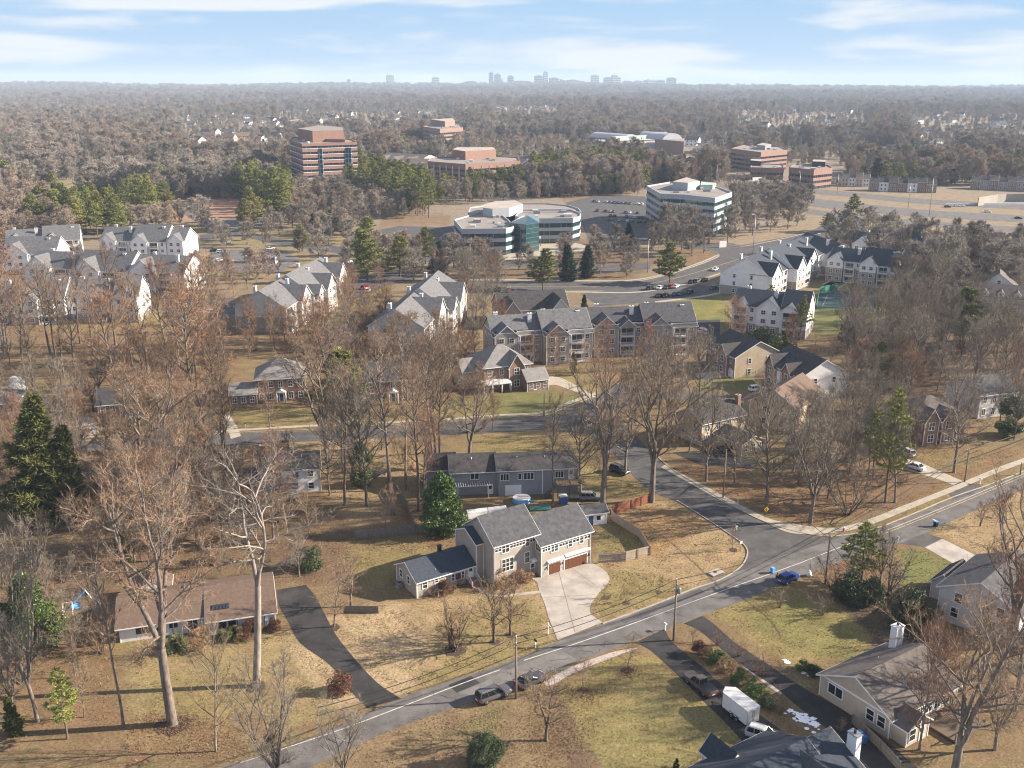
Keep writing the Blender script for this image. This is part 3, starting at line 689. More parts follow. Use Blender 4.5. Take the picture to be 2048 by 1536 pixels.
    for a, b in (((1655, 590), (1645, 612)), ((1700, 586), (1690, 616)), ((1742, 590), (1732, 618)), ((1655, 590), (1742, 592)), ((1645, 612), (1732, 618)), ((1650, 600), (1738, 604))):
        ribbon(mb, [P(*a), P(*b)], .12, .036, M['marking'])
    tag(mb.obj('tennis_court_lines'), kind='structure')
    edges_sheet('forest_road', [(0, 398), (90, 378), (180, 358), (240, 345)], [(0, 402), (90, 381), (180, 360), (240, 347)], A, .05)
pave()
# ---------------------------------------------------------------- building kit (local frames: x along the front, y into depth)
_cache = {}
def window_mesh(w, h, cols, rows, fm, gm, trim):
    k = ('w', round(w, 2), round(h, 2), cols, rows, fm.name, gm.name, round(trim, 2))
    if k not in _cache:
        f = MB(); t = trim
        f.box((-t, -.09, -t), (w + t, .03, 0), fm); f.box((-t, -.09, h), (w + t, .03, h + t), fm)
        f.box((-t, -.085, 0), (0, .03, h), fm); f.box((w, -.085, 0), (w + t, .03, h), fm)
        for i in range(1, cols):
            x = w * i / cols; b = .05 if cols < 4 else .035
            f.box((x - b, -.065, 0), (x + b, -.02, h), fm)
        for j in range(1, rows):
            z = h * j / rows
            f.box((0, -.06, z - .035), (w, -.021, z + .035), fm)
        g = MB(); g.box((.001, -.035, .001), (w - .001, .02, h - .001), gm)
        _cache[k] = (f.mesh('window_frame'), g.mesh('window_pane'))
    return _cache[k]

def window_one(w, h, cols, rows, fm, gm, trim):
    """frame and panes in one mesh, for windows too small to show them apart"""
    k = ('w1', round(w, 2), round(h, 2), cols, rows, fm.name, gm.name, round(trim, 2))
    if k not in _cache:
        f = MB(); t = trim
        f.box((-t, -.09, -t), (w + t, .03, h + t), fm)
        nw = w / cols; nh = h / rows; b = .05
        for i in range(cols):
            for j in range(rows):
                f.box((i * nw + b, -.12, j * nh + b), ((i + 1) * nw - b, -.02, (j + 1) * nh - b), gm)
        _cache[k] = f.mesh('window')
    return _cache[k]

class Face:
    """a wall face: origin, direction angle along the wall as seen from outside left to right"""
    def __init__(s, ox, oy, ang=0.0): s.o = (ox, oy); s.a = R(ang)
    def at(s, u, z, out=0.0):
        c, n = math.cos(s.a), math.sin(s.a)
        return (s.o[0] + u * c + out * n, s.o[1] + u * n - out * c, z)

def window(root, face, u, z, w, h, cols=1, rows=2, fm=None, gm=None, trim=.11, nest=True, name='window'):
    fm = fm or M['white']; gm = gm or M['glass']
    if nest:
        f, g = window_mesh(w, h, cols, rows, fm, gm, trim)
        o = inst(name, f, root, face.at(u, z), (0, 0, face.a)); inst('pane', g, o)
    else:
        o = inst(name, window_one(w, h, cols, rows, fm, gm, trim), root, face.at(u, z), (0, 0, face.a))
    return o

def slab_at(root, name, face, u0, u1, z0, z1, out0, out1, m):
    """box on a wall face"""
    mb = MB(); mb.box((0, -out1, 0), (u1 - u0, -out0, z1 - z0), m)
    return mb.obj(name, root, face.at(u0, z0), (0, 0, face.a))

def door(root, face, u, z, w=.95, h=2.05, m=None, fm=None, glass=True):
    mb = MB(); m = m or M['white']; fm = fm or M['white']
    mb.box((-.1, -.08, 0), (0, .02, h + .1), fm); mb.box((w, -.08, 0), (w + .1, .02, h + .1), fm); mb.box((0, -.08, h), (w, .02, h + .1), fm)
    o = mb.obj('door', root, face.at(u, z), (0, 0, face.a))
    d = MB(); d.box((.002, -.05, 0), (w - .002, .02, h - .002), m)
    if glass: d.box((w * .2, -.06, h * .55), (w * .8, -.045, h * .9), M['glass'])
    d.obj('leaf', o)
    k = MB(); k.box((w * .86, -.1, h * .46), (w * .92, -.051, h * .5), M['dark_metal']); k.obj('handle', o)
    return o

def pent(y0, y1, z0, ze, yr, zr): return [(y0, z0), (y1, z0), (y1, ze), (yr, zr), (y0, ze)]

def gable(root, x0, x1, y0, y1, z0, ze, zr, axis='x', oh=.4, rake=.3, wall=None, roof=None, trim=None, yr=None, split=None, wall2=None, th=.16, ends=(1, 1), gablemat=None):
    """gabled volume; axis = direction of the ridge. split: height where wall changes to wall2 (lower part)"""
    trim = trim or M['white']
    sw = (lambda a, b, z: (a, b, z)) if axis == 'x' else (lambda a, b, z: (b, a, z))
    if axis == 'y': x0, x1, y0, y1 = y0, y1, x0, x1
    yr = (y0 + y1) / 2 if yr is None else yr
    w = MB()
    zb = z0
    if split:
        lo = MB(); q = [(y0 - .015, z0), (y1 + .015, z0), (y1 + .015, split - .1), (y0 - .015, split - .1)]
        lo.ext([sw(x0 - .015, a, b) for a, b in q], sw(x1 - x0 + .03, 0, 0), wall2); lo.obj('lower_wall', root)
        bd = MB(); q = [(y0 - .04, split - .1), (y1 + .04, split - .1), (y1 + .04, split + .1), (y0 - .04, split + .1)]
        bd.ext([sw(x0 - .04, a, b) for a, b in q], sw(x1 - x0 + .08, 0, 0), trim); bd.obj('trim_band', root)
        zb = split + .1
    w.ext([sw(x0, a, b) for a, b in pent(y0, y1, zb, ze, yr, zr)], sw(x1 - x0, 0, 0), wall)
    w.obj('wall', root)
    sl0 = (zr - ze) / (yr - y0); sl1 = (zr - ze) / (y1 - yr); g = .02
    e0, e1 = (y0 - oh, ze - oh * sl0 + g), (y1 + oh, ze - oh * sl1 + g)
    chev = [e0, (yr, zr + g), e1, (e1[0], e1[1] + th), (yr, zr + g + th), (e0[0], e0[1] + th)]
    r0, r1 = x0 - rake * ends[0], x1 + rake * ends[1]
    rf = MB(); rf.ext([sw(r0, a, b) for a, b in chev], sw(r1 - r0, 0, 0), roof); ro = rf.obj('roof', root)
    t = MB()
    for xx, dx, on in ((r0 - .05, .047, ends[0]), (r1 + .003, .047, ends[1])):
        if on:
            lowc = [(e0[0], e0[1] - .06), (yr, zr + g - .06), (e1[0], e1[1] - .06), (e1[0], e1[1] + th - .03), (yr, zr + g + th - .03), (e0[0], e0[1] + th - .03)]
            t.ext([sw(xx, a, b) for a, b in lowc], sw(dx, 0, 0), trim)
    for (a, b), s in ((e0, -1), (e1, 1)):
        q0, q1 = (a + s * .003, a + s * .06)
        t.ext([sw(r0, min(q0, q1), b - .04), sw(r0, max(q0, q1), b - .04), sw(r0, max(q0, q1), b + th - .04), sw(r0, min(q0, q1), b + th - .04)], sw(r1 - r0, 0, 0), trim)
    t.obj('fascia', root)
    k = ('cb', round(ze - z0, 2), trim.name)
    if k not in _cache: _cache[k] = MB().box((-.06, -.06, .02), (.06, .06, ze - z0 - .02), trim).mesh('corner_board')
    for xx in (x0, x1):
        for yy in (y0, y1): inst('corner_board', _cache[k], root, sw(xx, yy, z0))
    return ro

def hip(root, x0, x1, y0, y1, z0, ze, zr, oh=.5, wall=None, roof=None, trim=None, axis='x', th=.18, gabled=None):
    trim = trim or M['white']
    w = MB(); w.box((x0, y0, z0), (x1, y1, ze), wall); w.obj('wall', root)
    a, b, c, d = x0 - oh, x1 + oh, y0 - oh, y1 + oh
    run = min(b - a, d - c) / 2
    if axis == 'x': p, q = (a + run, (c + d) / 2), (b - run, (c + d) / 2)
    else: p, q = ((a + b) / 2, c + run), ((a + b) / 2, d - run)
    if gabled == 'l': p = (a, p[1])
    if gabled == 'r': q = (b, q[1])
    z1 = ze + .02; zt = z1 + th
    vs = [(a, c, z1), (b, c, z1), (b, d, z1), (a, d, z1), (a, c, zt), (b, c, zt), (b, d, zt), (a, d, zt), (*p, zr), (*q, zr)]
    fs = [(0, 3, 2, 1)]
    if axis == 'x': tops = [(4, 5, 9, 8), (5, 6, 9), (6, 7, 8, 9), (7, 4, 8)]
    else: tops = [(4, 5, 8), (5, 6, 9, 8), (6, 7, 9), (7, 4, 8, 9)]
    rf = MB(); rf.add(vs, fs + tops, roof); rf.add(vs[:8], [(0, 1, 5, 4), (1, 2, 6, 5), (2, 3, 7, 6), (3, 0, 4, 7)], trim)
    return rf.obj('roof', root)

def chimney(root, x, y, z0, z1, sx=.9, sy=.7, m=None, cap=None):
    mb = MB(); mb.box((x - sx / 2, y - sy / 2, z0), (x + sx / 2, y + sy / 2, z1), m or M['white'])
    o = mb.obj('chimney', root)
    c = MB(); c.box((x - sx / 2 - .08, y - sy / 2 - .08, z1 + .002), (x + sx / 2 + .08, y + sy / 2 + .08, z1 + .14), cap or m or M['white'])
    c.cyl((x, y, z1 + .142), .16, .35, M['dark_metal'], 8)
    c.obj('chimney_cap', o)
    return o

def railing(root, pts, h=.95, m=None, name='railing', step=.28, bar=.03):
    m = m or M['white']; mb = MB()
    for a, b in zip(pts[:-1], pts[1:]):
        a, b = Vector(a), Vector(b); d = b - a; n = max(1, int(d.length / step))
        mb.tube([a + Vector((0, 0, h)), b + Vector((0, 0, h))], .05, 4, m, False)
        mb.tube([a + Vector((0, 0, .12)), b + Vector((0, 0, .12))], .035, 4, m, False)
        for i in range(n + 1):
            p = a + d * (i / n); mb.tube([p + Vector((0, 0, .0 if i in (0, n) else .12)), p + Vector((0, 0, h))], bar * (1.7 if i in (0, n) else 1), 4, m, False)
    return mb.obj(name, root)

def garage_door(root, face, u, z, w, h, m, fm=None):
    fm = fm or M['white']
    mb = MB(); mb.box((-.12, -.07, 0), (0, .02, h + .12), fm); mb.box((w, -.07, 0), (w + .12, .02, h + .12), fm); mb.box((0, -.07, h), (w, .02, h + .12), fm)
    o = mb.obj('garage_door', root, face.at(u, z), (0, 0, face.a))
    d = MB(); n = 4; c = max(2, round(w / .8))
    d.box((.003, -.03, 0), (w - .003, .02, h - .003), m)
    for j in range(n):
        for i in range(c):
            d.box((i * w / c + .06, -.045, j * h / n + .05), ((i + 1) * w / c - .06, -.031, (j + 1) * h / n - .05), m)
    d.obj('door_panel', o)
    return o

def frame_from(pL, pR, z=0.0):
    """ground frame of a building from the photo pixels of its front corners (both at height z)"""
    a, b = P(*pL, z), P(*pR, z); d = b - a
    return Vector((a.x, a.y, 0)), math.atan2(d.y, d.x), d.length

# ---------------------------------------------------------------- the beige house of the picture's centre
def main_house():
    h = thing('house', 'large beige two storey house with two brown garage doors, low wing and grey roof', 'house', P(988.4, 1172.3), R(33.3))
    G, W_, S = M['greige'], M['white'], M['shingle_grey']
    # two-storey block, garage block, side block, low wing
    gable(h, 0, 8.55, 0, 9.2, -.2, 7.3, 10.5, 'x', .45, .3, G, S, W_)
    gable(h, 8.0, 18.1, -1.8, 7.3, -.6, 5.95, 9.0, 'x', .45, .45, G, S, W_, yr=2.75)
    gable(h, -1.35, -.06, 3.2, 9.9, -.2, 6.45, 8.0, 'x', .25, .2, G, M['shingle_blue'], W_, ends=(1, 0))
    gable(h, -12.26, -1.42, 3.4, 10.4, -.2, 2.9, 4.75, 'x', .4, .25, G, M['shingle_blue'], W_, ends=(1, 0))
    F = Face(0, 0); FB = Face(0, -1.8); FW = Face(0, 3.4); FL = Face(-12.26, 0, -90)
    # stone base
    for nm, fc, u0, u1, z1 in (('stone_base', F, .1, 7.98, 1.05), ('stone_base', FB, 8.12, 9.3, .95), ('stone_base', FB, 17.6, 18.02, .95), ('stone_base', FB, 12.05, 12.45, .95)):
        slab_at(h, nm, fc, u0, u1, -.4, z1, .003, .06, M['stone'])
    fl = Face(0, 9.2, -90)
    slab_at(h, 'stone_base', fl, 6.2, 9.1, -.3, 1.0, .003, .06, M['stone'])
    # upper band of small square windows under the eaves, with taller sashes between
    window(h, F, .15, 5.95, 1.2, .95, 2, 2); window(h, F, 1.52, 5.45, 1.35, 1.5, 2, 2); window(h, F, 3.05, 5.95, 2.9, .95, 5, 2)
    window(h, F, 6.1, 5.45, .72, 1.5, 1, 2); window(h, F, 6.98, 5.95, .95, .95, 2, 2)
    window(h, F, 1.5, 2.1, 2.2, 2.15, 3, 3); window(h, F, 5.95, 2.45, .9, 1.85, 1, 2)
    for u, w, z, hh, c, g in ((8.2, 1.5, 4.55, 1.0, 3, 'glass'), (9.95, 1.35, 4.05, 1.55, 2, 'glass_green'), (11.55, 1.75, 4.6, 1.0, 3, 'glass'), (13.45, .72, 4.05, 1.6, 1, 'glass_green'), (14.35, 1.3, 4.6, 1.0, 2, 'glass'), (15.85, .72, 4.05, 1.6, 1, 'glass_green'), (16.75, 1.2, 4.6, 1.0, 2, 'glass')):
        window(h, FB, u, z, w, hh, c, 2 if g == 'glass' else 3, gm=M[g])
    FS = Face(8.0, 0, -90)
    window(h, FS, .25, 4.5, 1.3, 1.1, 2, 2)
    # garage doors under white canopies
    garage_door(h, FB, 9.45, -.25, 2.45, 2.2, M['garage_wood']); garage_door(h, FB, 12.75, -.45, 4.65, 2.3, M['garage_wood'])
    def canopy(face, u0, u1, z, out=.42):
        mb = MB(); prof = [(0, 0), (-out, -.28), (-out, -.42), (0, -.36)]
        mb.ext([(0, a, b) for a, b in prof], (u1 - u0, 0, 0), M['white_dull']); return mb.obj('canopy', h, face.at(u0, z), (0, 0, face.a))
    canopy(FB, 9.2, 12.5, 2.75); canopy(FB, 12.7, 17.9, 2.9)
    c = MB(); c.ext([(0, .0, 0), (0, -.5, .0), (0, -.78, -.18), (0, -.85, -.4), (0, 0, -.35)], (.95, 0, 0), M['white']); c.obj('canopy', h, F.at(7.0, 2.95), (0, 0, 0))
    door(h, Face(0, -.006), 7.05, .1, .85, 2.0)
    for u in (9.05, 12.2, 17.75):
        mb = MB(); mb.box((-.06, -.1, 0), (.06, 0, .14), M['dark_metal']); mb.box((-.09, -.2, -.22), (.09, -.1, .1), M['dark_metal']); mb.obj('wall_lantern', h, FB.at(u, 1.5), (0, 0, 0))
    # low wing
    window(h, FW, -11.2, 1.4, .75, 1.2); window(h, FW, -9.0, 1.75, .6, .75); window(h, FW, -5.9, 1.15, .45, 1.15); window(h, FW, -5.3, 1.15, 1.05, 1.15, 1, 1); window(h, FW, -4.1, 1.15, .45, 1.15)
    window(h, FL, -6.5, 1.4, .8, 1.25); window(h, FL, -9.1, 1.45, .8, 1.25)
    door(h, FW, -2.85, .75, .95, 2.05)
    for i in range(4):
        mb = MB(); mb.box((0, -.42 * (i + 1) - .45, 0), (1.7, -.42 * i - .45 if i else -.02, .75 - .18 * i), M['brickwalk']); mb.obj('step', h, FW.at(-3.25, -.02), (0, 0, 0))
    railing(h, [FW.at(-3.2, .72, .1), FW.at(-3.2, .72, .8), FW.at(-3.2, .05, 2.0)], .9, step=.35); railing(h, [FW.at(-1.6, .72, .1), FW.at(-1.6, .72, .8), FW.at(-1.6, .05, 2.0)], .9, step=.35)
    mb = MB(); mb.box((-5.9, 7.6, 4.0), (-5.35, 8.1, 5.5), M['dark_metal']); mb.box((-5.97, 7.53, 5.503), (-5.28, 8.17, 5.6), M['dark_metal']); mb.obj('chimney', h)
    mb = MB(); mb.cyl((-8.4, 4.3, 3.2), .06, .5, M['grey_metal'], 8); mb.cyl((-2.2, 5.8, 4.1), .05, .35, M['grey_metal'], 8); mb.obj('vent_pipe', h)
    for f, u, z1 in ((F, .02, 7.0), (FB, 18.0, 5.6)):
        mb = MB(); mb.tube([f.at(u, -.3, .14), f.at(u, z1, .14), f.at(u, z1 + .2, .4)], .05, 6, M['white']); mb.obj('downspout', h)
    ac = thing('air_conditioner', 'grey outdoor air conditioner beside the low wing of the beige house', 'air conditioner', P(799, 1174), R(33))
    mb = MB(); mb.box((-.4, -.4, .1), (.4, .4, .85), M['grey_metal']); mb.obj('case', ac)
    mb = MB(); mb.cyl((0, 0, .852), .34, .04, M['dark_metal'], 16); mb.obj('fan_grille', ac)
    mb = MB(); mb.box((-.5, -.5, 0), (.5, .5, .098), M['concrete']); mb.obj('base', ac)
main_house()

def house_bottom_right():
    """tan gable house with a white chimney"""
    o, a, L_ = frame_from((1638, 1389), (1776, 1478), 0)
    h = thing('house', 'tan board sided house with taupe roof and tall white chimney above a black driveway', 'house', o, a)
    # x runs along the gable wall that faces the driveway
    D = 13.5
    wl = L_
    gable(h, 0, wl, 0, D, -.2, 3.1, 5.9, 'y', .5, .4, M['tan_board'], M['shingle_taupe'], M['white'])
    F = Face(0, 0)
    slab_at(h, 'trim_band', F, .0, wl, 3.0, 3.22, .003, .06, M['white'])
    window(h, F, 1.4, 1.35, 2.2, 1.35, 2, 1); window(h, F, wl - 3.4, 1.0, 1.05, 1.5, 1, 2); window(h, F, wl - 1.75, 1.0, 1.05, 1.5, 1, 2)
    # front side facing the sun: porch gable, bay and long window row
    FR = Face(wl, 0, 90)
    gable(h, wl - .02, wl + 2.2, .4, 4.6, -.2, 2.6, 4.1, 'x', .35, .35, M['tan_board'], M['shingle_taupe'], M['white'], ends=(0, 1))
    FG = Face(wl + 2.2, .4, 90)
    mb = MB(); mb.cyl((0, 0, 0), .42, .06, M['white'], 20); mb.cyl((0, 0, .061), .3, .03, M['glass'], 20); q = mb.obj('round_window', h, FG.at(2.1, 2.9, .0), (R(90), 0, FG.a))
    window(h, FG, .5, .6, 1.1, 1.6); door(h, FG, 2.5, 0, .95, 2.0)
    for u in (5.2, 7.0, 8.8, 10.6): window(h, FR, u, 1.0, 1.3, 1.5, 2, 2)
    chimney(h, 2.0, D - 1.2, 2.6, 7.4, 1.0, 1.5, M['white'], M['white_dull'])
    for x, y in ((wl * .3, 7), (wl * .75, 9), (wl * .68, 5)):
        mb = MB(); mb.cyl((x, y, 4.2), .06, 1.0, M['grey_metal'], 8); mb.obj('vent_pipe', h)
    dk = MB(); dk.box((wl + .1, 6, .3), (wl + 5.2, 12.5, .5), M['wood_dark'])
    for x in (wl + .4, wl + 5.0):
        for y in (6.2, 12.2): dk.box((x - .07, y - .07, 0), (x + .07, y + .07, 1.45), M['wood_dark'])
    dk.box((wl + 5.05, 6, 1.35), (wl + 5.15, 12.5, 1.46), M['wood_dark']); dk.obj('deck', h)
house_bottom_right()

def house_bottom():
    """dark blue-grey roofed house cut by the bottom edge"""
    o, a, L_ = frame_from((1488, 1536), (1661, 1451), 6.0)
    h = thing('house', 'house with dark blue grey roof and white chimney, cut by the bottom edge', 'house', o, a)
    S = M['shingle_blue']; Ws = M['white_siding']
    gable(h, -11, 9.5, -6, 5.5, -.2, 3.2, 5.8, 'x', .5, .4, Ws, S, M['white'], yr=0)
    gable(h, 9.4, 13.6, -5.9, 2.2, -.2, 3.25, 5.75, 'x', .4, .3, Ws, S, M['white'], yr=0, ends=(0, 1))
    gable(h, .7, 3.5, 3, 7.1, -.2, 3.4, 4.9, 'y', .35, .3, Ws, S, M['white'], ends=(0, 1))
    gable(h, 4.5, 11.5, -12, -.2, -.25, 3.1, 5.5, 'y', .5, .4, Ws, M['shingle_grey'], M['white'], ends=(1, 0))
    chimney(h, 14.2, -3.2, 0, 6.8, .9, 1.3, M['white'], M['grey_metal'])
    FBk = Face(9.5, 5.5, 180)
    for u in (1.2, 4.2): window(h, FBk, u, 1.0, 1.2, 1.4)
    mb = MB(); mb.box((6, -4.6, 4.0), (7.1, -3.4, 4.9), M['glass_teal']); mb.obj('skylight', h)
house_bottom()

def house_right_edge():
    o, a, L_ = frame_from((1872, 1235), (2030, 1295), 0)
    h = thing('house', 'pale grey two storey house with dark roof behind bare branches at the right edge', 'house', o, a)
    D = 14
    gable(h, 0, L_, 0, D, -.2, 5.4, 8.2, 'y', .5, .4, M['lt_siding'], M['shingle_grey'], M['white'])
    F = Face(0, 0)
    for u, z in ((2.0, 1.2), (2.3, 3.7), (L_ - 4, 1.2), (L_ - 3.2, 3.7)): window(h, F, u, z, 1.0, 1.5)
    gable(h, -3.4, 0.02, 5.5, 12.5, -.2, 3.0, 4.6, 'y', .4, .3, M['lt_siding'], M['shingle_dark'], M['white'])
    FR = Face(L_, 0, 90)
    for u in (1.5, 4.5, 8, 11): window(h, FR, u, 3.6, 1.1, 1.5); window(h, FR, u, .9, 1.1, 1.5)
    gable(h, L_ - .02, L_ + 4, 2, 8, -.2, 2.7, 4.2, 'x', .3, .3, M['white_siding'], M['shingle_grey'], M['white'], ends=(0, 1))
    chimney(h, L_ * .5, D - 3, 7, 9.3, .9, .9, M['brick'])
house_right_edge()

def left_ranch():
    o, a, L_ = frame_from((236, 1258), (552, 1213), 2.8)
    h = thing('house', 'long low white ranch house with broad brown roof and skylight behind tall bare trees', 'house', o, a)
    gable(h, 0, L_ - .4, .9, 11.0, -.1, 2.7, 4.6, 'x', .7, .5, M['white_siding'], M['shingle_brown'], M['white'])
    F = Face(0, .9)
    x1 = L_ * .56
    # deeper right part of the front, glazed between dark posts
    gable(h, x1, L_ - .38, -.7, 6.5, -.12, 2.5, 4.62, 'x', .55, .48, M['white_siding'], M['shingle_brown'], M['white'], yr=5.95, ends=(1, 1))
    F2 = Face(0, -.7)
    n = 7; w = (L_ - .6 - x1) / n
    for i in range(n):
        if i in (1, 2, 4): window(h, F2, x1 + .2 + i * w, .35, w * .72, 1.75, 1, 1, fm=M['wood_dark'], trim=.07)
        slab_at(h, 'dark_post', F2, x1 + .05 + i * w, x1 + .15 + i * w, 0, 2.45, .003, .06, M['wood_dark'])
    window(h, F, 2.2, 1.0, 3.4, 1.1, 4, 1); window(h, F, x1 - 3.0, .6, 1.4, 1.6, 2, 1); window(h, F, x1 - 5.6, 1.2, 1.2, 1.0, 2, 1)
    for u in (7.2, 9.4, x1 - 1.2): slab_at(h, 'dark_post', F, u, u + .1, 0, 2.65, .003, .05, M['wood_dark'])
    sk = MB()
    for i in range(5): sk.box((i * .5, 0, 0), (i * .5 + .42, 1.0, .1), M['glass'])
    sk.obj('skylight', h, (x1 + .6, .8, 3.2), (math.atan2(4.62 - 2.5, 6.65), 0, 0))
    gable(h, 1.0, 6.5, 10.4, 15.0, -.12, 2.7, 4.2, 'y', .5, .4, M['white_siding'], M['shingle_brown'], M['white'], ends=(0, 1))
    mb = MB(); mb.tube([F2.at(L_ - .3, 0, .12), F2.at(L_ - .3, 2.4, .12)], .06, 6, M['white']); mb.obj('downspout', h)
    mb = MB(); mb.cyl((L_ * .4, 6.4, 4.4), .25, .5, M['dark_metal'], 10); mb.obj('roof_vent', h)
left_ranch()

def grey_ranch():
    o, a, L_ = frame_from((997, 943), (1157, 936), 5.2)
    h = thing('house', 'grey sided ranch house with dark roof, white garage door and raised deck', 'house', o, a)
    G = M['grey_siding']; S = M['shingle_dark']
    hip(h, 0, L_, 0, 9.0, -.2, 5.2, 7.3, .5, G, S, M['white'], gabled='l')
    F = Face(0, 0)
    garage_door(h, F, 1.4, -.1, 3.0, 2.2, M['white'])
    window(h, F, .4, 3.3, 1.6, 1.3, 3, 1); window(h, F, 3.9, 3.4, .6, 1.2, 1, 1); window(h, F, 5.0, 3.3, 1.9, 1.35, 3, 1); window(h, F, L_ - 4.6, 3.4, 1.6, 1.3, 3, 1)
    door(h, F, L_ - 1.9, 2.9, .95, 2.1)
    slab_at(h, 'corner_board', F, 8.6, 8.8, 0, 5.1, .003, .05, M['white'])
    dk = MB(); dk.box((L_ - 4.6, -2.8, 2.6), (L_ + .2, -.02, 2.8), M['wood_dark'])
    for x in (L_ - 4.5, L_ - 2.2, L_ + .1): dk.box((x - .08, -2.75, -.1), (x + .08, -2.6, 2.6), M['wood_dark'])
    d = dk.obj('deck', h); railing(d, [(L_ - 4.5, -2.7, 2.8), (L_ + .1, -2.7, 2.8), (L_ + .1, -.1, 2.8)], .95, M['wood_dark'], step=.3)
    st = MB()
    for i in range(9): st.box((L_ - 5.1 - i * .28, -2.7, 2.3 - i * .27), (L_ - 4.8 - i * .28, -1.6, 2.38 - i * .27), M['wood_dark'])
    st.tube([(L_ - 4.7, -2.75, 3.5), (L_ - 7.4, -2.75, .9)], .05, 4, M['wood_dark']); st.obj('stair', h)
    # left arm of the house, turned towards the camera's left
    gable(h, -9.2, .02, 1.2, 9.4, -.2, 5.0, 7.1, 'x', .5, .4, G, S, M['white'], ends=(1, 0))
    window(h, Face(0, 1.2), -5.4, 3.3, 1.6, 1.2, 2, 1); door(h, Face(0, 1.2), -2.0, 0, .95, 2.0)
    gable(h, -14, -8.2, 4.0, 11.5, -.2, 4.6, 6.5, 'x', .5, .4, G, S, M['white'])
    window(h, Face(0, 4.0), -12.2, 2.9, 1.5, 1.2, 2, 1)
    for x, y in ((4.0, 3.2), (9.5, 3.0), (-5, 3.8)):
        mb = MB(); mb.cyl((x, y, 6.2), .07, .7, M['white'], 8); mb.obj('vent_pipe', h)
grey_ranch()

def white_house():
    o, a, L_ = frame_from((521, 945), (640, 935), 5.0)
    h = thing('house', 'white sided house with dark roof, brick chimney and screened porch among bare trees', 'house', o, a)
    gable(h, 0, L_, 0, 8.5, -.2, 5.0, 6.9, 'x', .4, .3, M['white_siding'], M['shingle_dark'], M['white'])
    F = Face(0, 0)
    window(h, F, 2.6, 3.3, 1.3, 1.2, 2, 2); window(h, F, 6.2, 3.3, 1.0, 1.2); window(h, F, 9.0, 3.3, 1.0, 1.2); window(h, F, 9.0, .8, 1.0, 1.2)
    pr = MB(); pr.ext([(1.0, -4.0, 2.75), (1.0, -.02, 3.2), (1.0, -.02, 3.05), (1.0, -4.0, 2.6)], (6.0, 0, 0), M['shingle_taupe']); pr.obj('porch_roof', h)
    for x in (1.15, 4.0, 6.8):
        mb = MB(); mb.box((x - .06, -3.9, 0), (x + .06, -3.78, 2.6), M['white']); mb.obj('porch_post', h)
    fl = MB(); fl.box((1.0, -4.0, .4), (7.0, -.02, .55), M['wood_grey']); fl.obj('porch_floor', h)
    railing(h, [(1.2, -3.85, .55), (6.8, -3.85, .55)], .9)
    chimney(h, .35, 8.2, 0, 7.6, .9, .9, M['brick'], M['white_dull'])
    hip(h, -6.2, -.05, 1.2, 8.0, -.2, 2.5, 3.3, .35, M['brick_brown'], M['shingle_blue'], M['white'])
white_house()

def colonial(name_label, pL, pR, z, D, ze, zr, wall, roof, kind='hip', porch=True, wins=5, garage=None, group=None, front_gables=(), sidewall=None, chim=None):
    o, a, L_ = frame_from(pL, pR, z)
    h = thing('house', name_label, 'house', o, a, group)
    if kind == 'hip': hip(h, 0, L_, 0, D, -.2, ze, zr, .5, wall, roof, M['white'])
    else: gable(h, 0, L_, 0, D, -.2, ze, zr, 'x', .45, .35, sidewall or wall, roof, M['white'])
    if sidewall: slab_at(h, 'front_brick', Face(0, 0), .05, L_ - .05, -.1, ze - .25, .003, .12, wall)
    out = .13 if sidewall else 0
    F = Face(0, -out)
    for i in range(wins):
        u = L_ * (i + .5) / wins - .5
        window(h, F, u, ze - 2.1, 1.0, 1.5, 2, 2)
        if not (porch and i == wins // 2): window(h, F, u, .8, 1.0, 1.6, 2, 2)
    for s, fc in ((0, Face(0, D, -90)), (1, Face(L_, 0, 90))):
        for u in (D * .28, D * .68): window(h, fc, u, ze - 2.1, .9, 1.4); window(h, fc, u, .9, .9, 1.4)
    for (gx, gw, gz) in front_gables:
        gable(h, gx, gx + gw, -.9 - out, D * .45, -.15, ze - .1, gz, 'y', .35, .35, wall, roof, M['white'], ends=(1, 0))
        window(h, Face(0, -.9 - out), gx + gw / 2 - .7, ze - 2.2, 1.4, 1.7, 2, 2); window(h, Face(0, -.9 - out), gx + gw / 2 - .7, .8, 1.4, 1.6, 2, 2)
    if porch:
        pm = MB(); pm.ext([(L_ / 2 - 1.3, -1.5 - out, 2.75), (L_ / 2, -1.5 - out, 3.5), (L_ / 2 + 1.3, -1.5 - out, 2.75)], (0, 1.45, 0), M['white']); pm.obj('portico', h)
        for x in (-1.1, 1.1):
            mb = MB(); mb.cyl((L_ / 2 + x, -1.35 - out, 0), .13, 2.74, M['white'], 10); mb.obj('column', h)
        door(h, F, L_ / 2 - .5, .1, 1.0, 2.1, M['door_blue'])
    if garage:
        gx0, gx1, gy0, gy1, gz, gr, gax = garage
        gable(h, gx0, gx1, gy0, gy1, -.2, gz, gr, gax, .35, .3, wall, roof, M['white'])
        n = 3
        for i in range(n): window(h, Face(0, gy0), gx0 + (gx1 - gx0) * (i + .5) / n - .5, .8, 1.0, 1.4, 2, 2)
    if chim: chimney(h, chim[0], chim[1], 0, chim[2], 1.0, .8, chim[3] if len(chim) > 3 else M['brick'])
    return h, L_

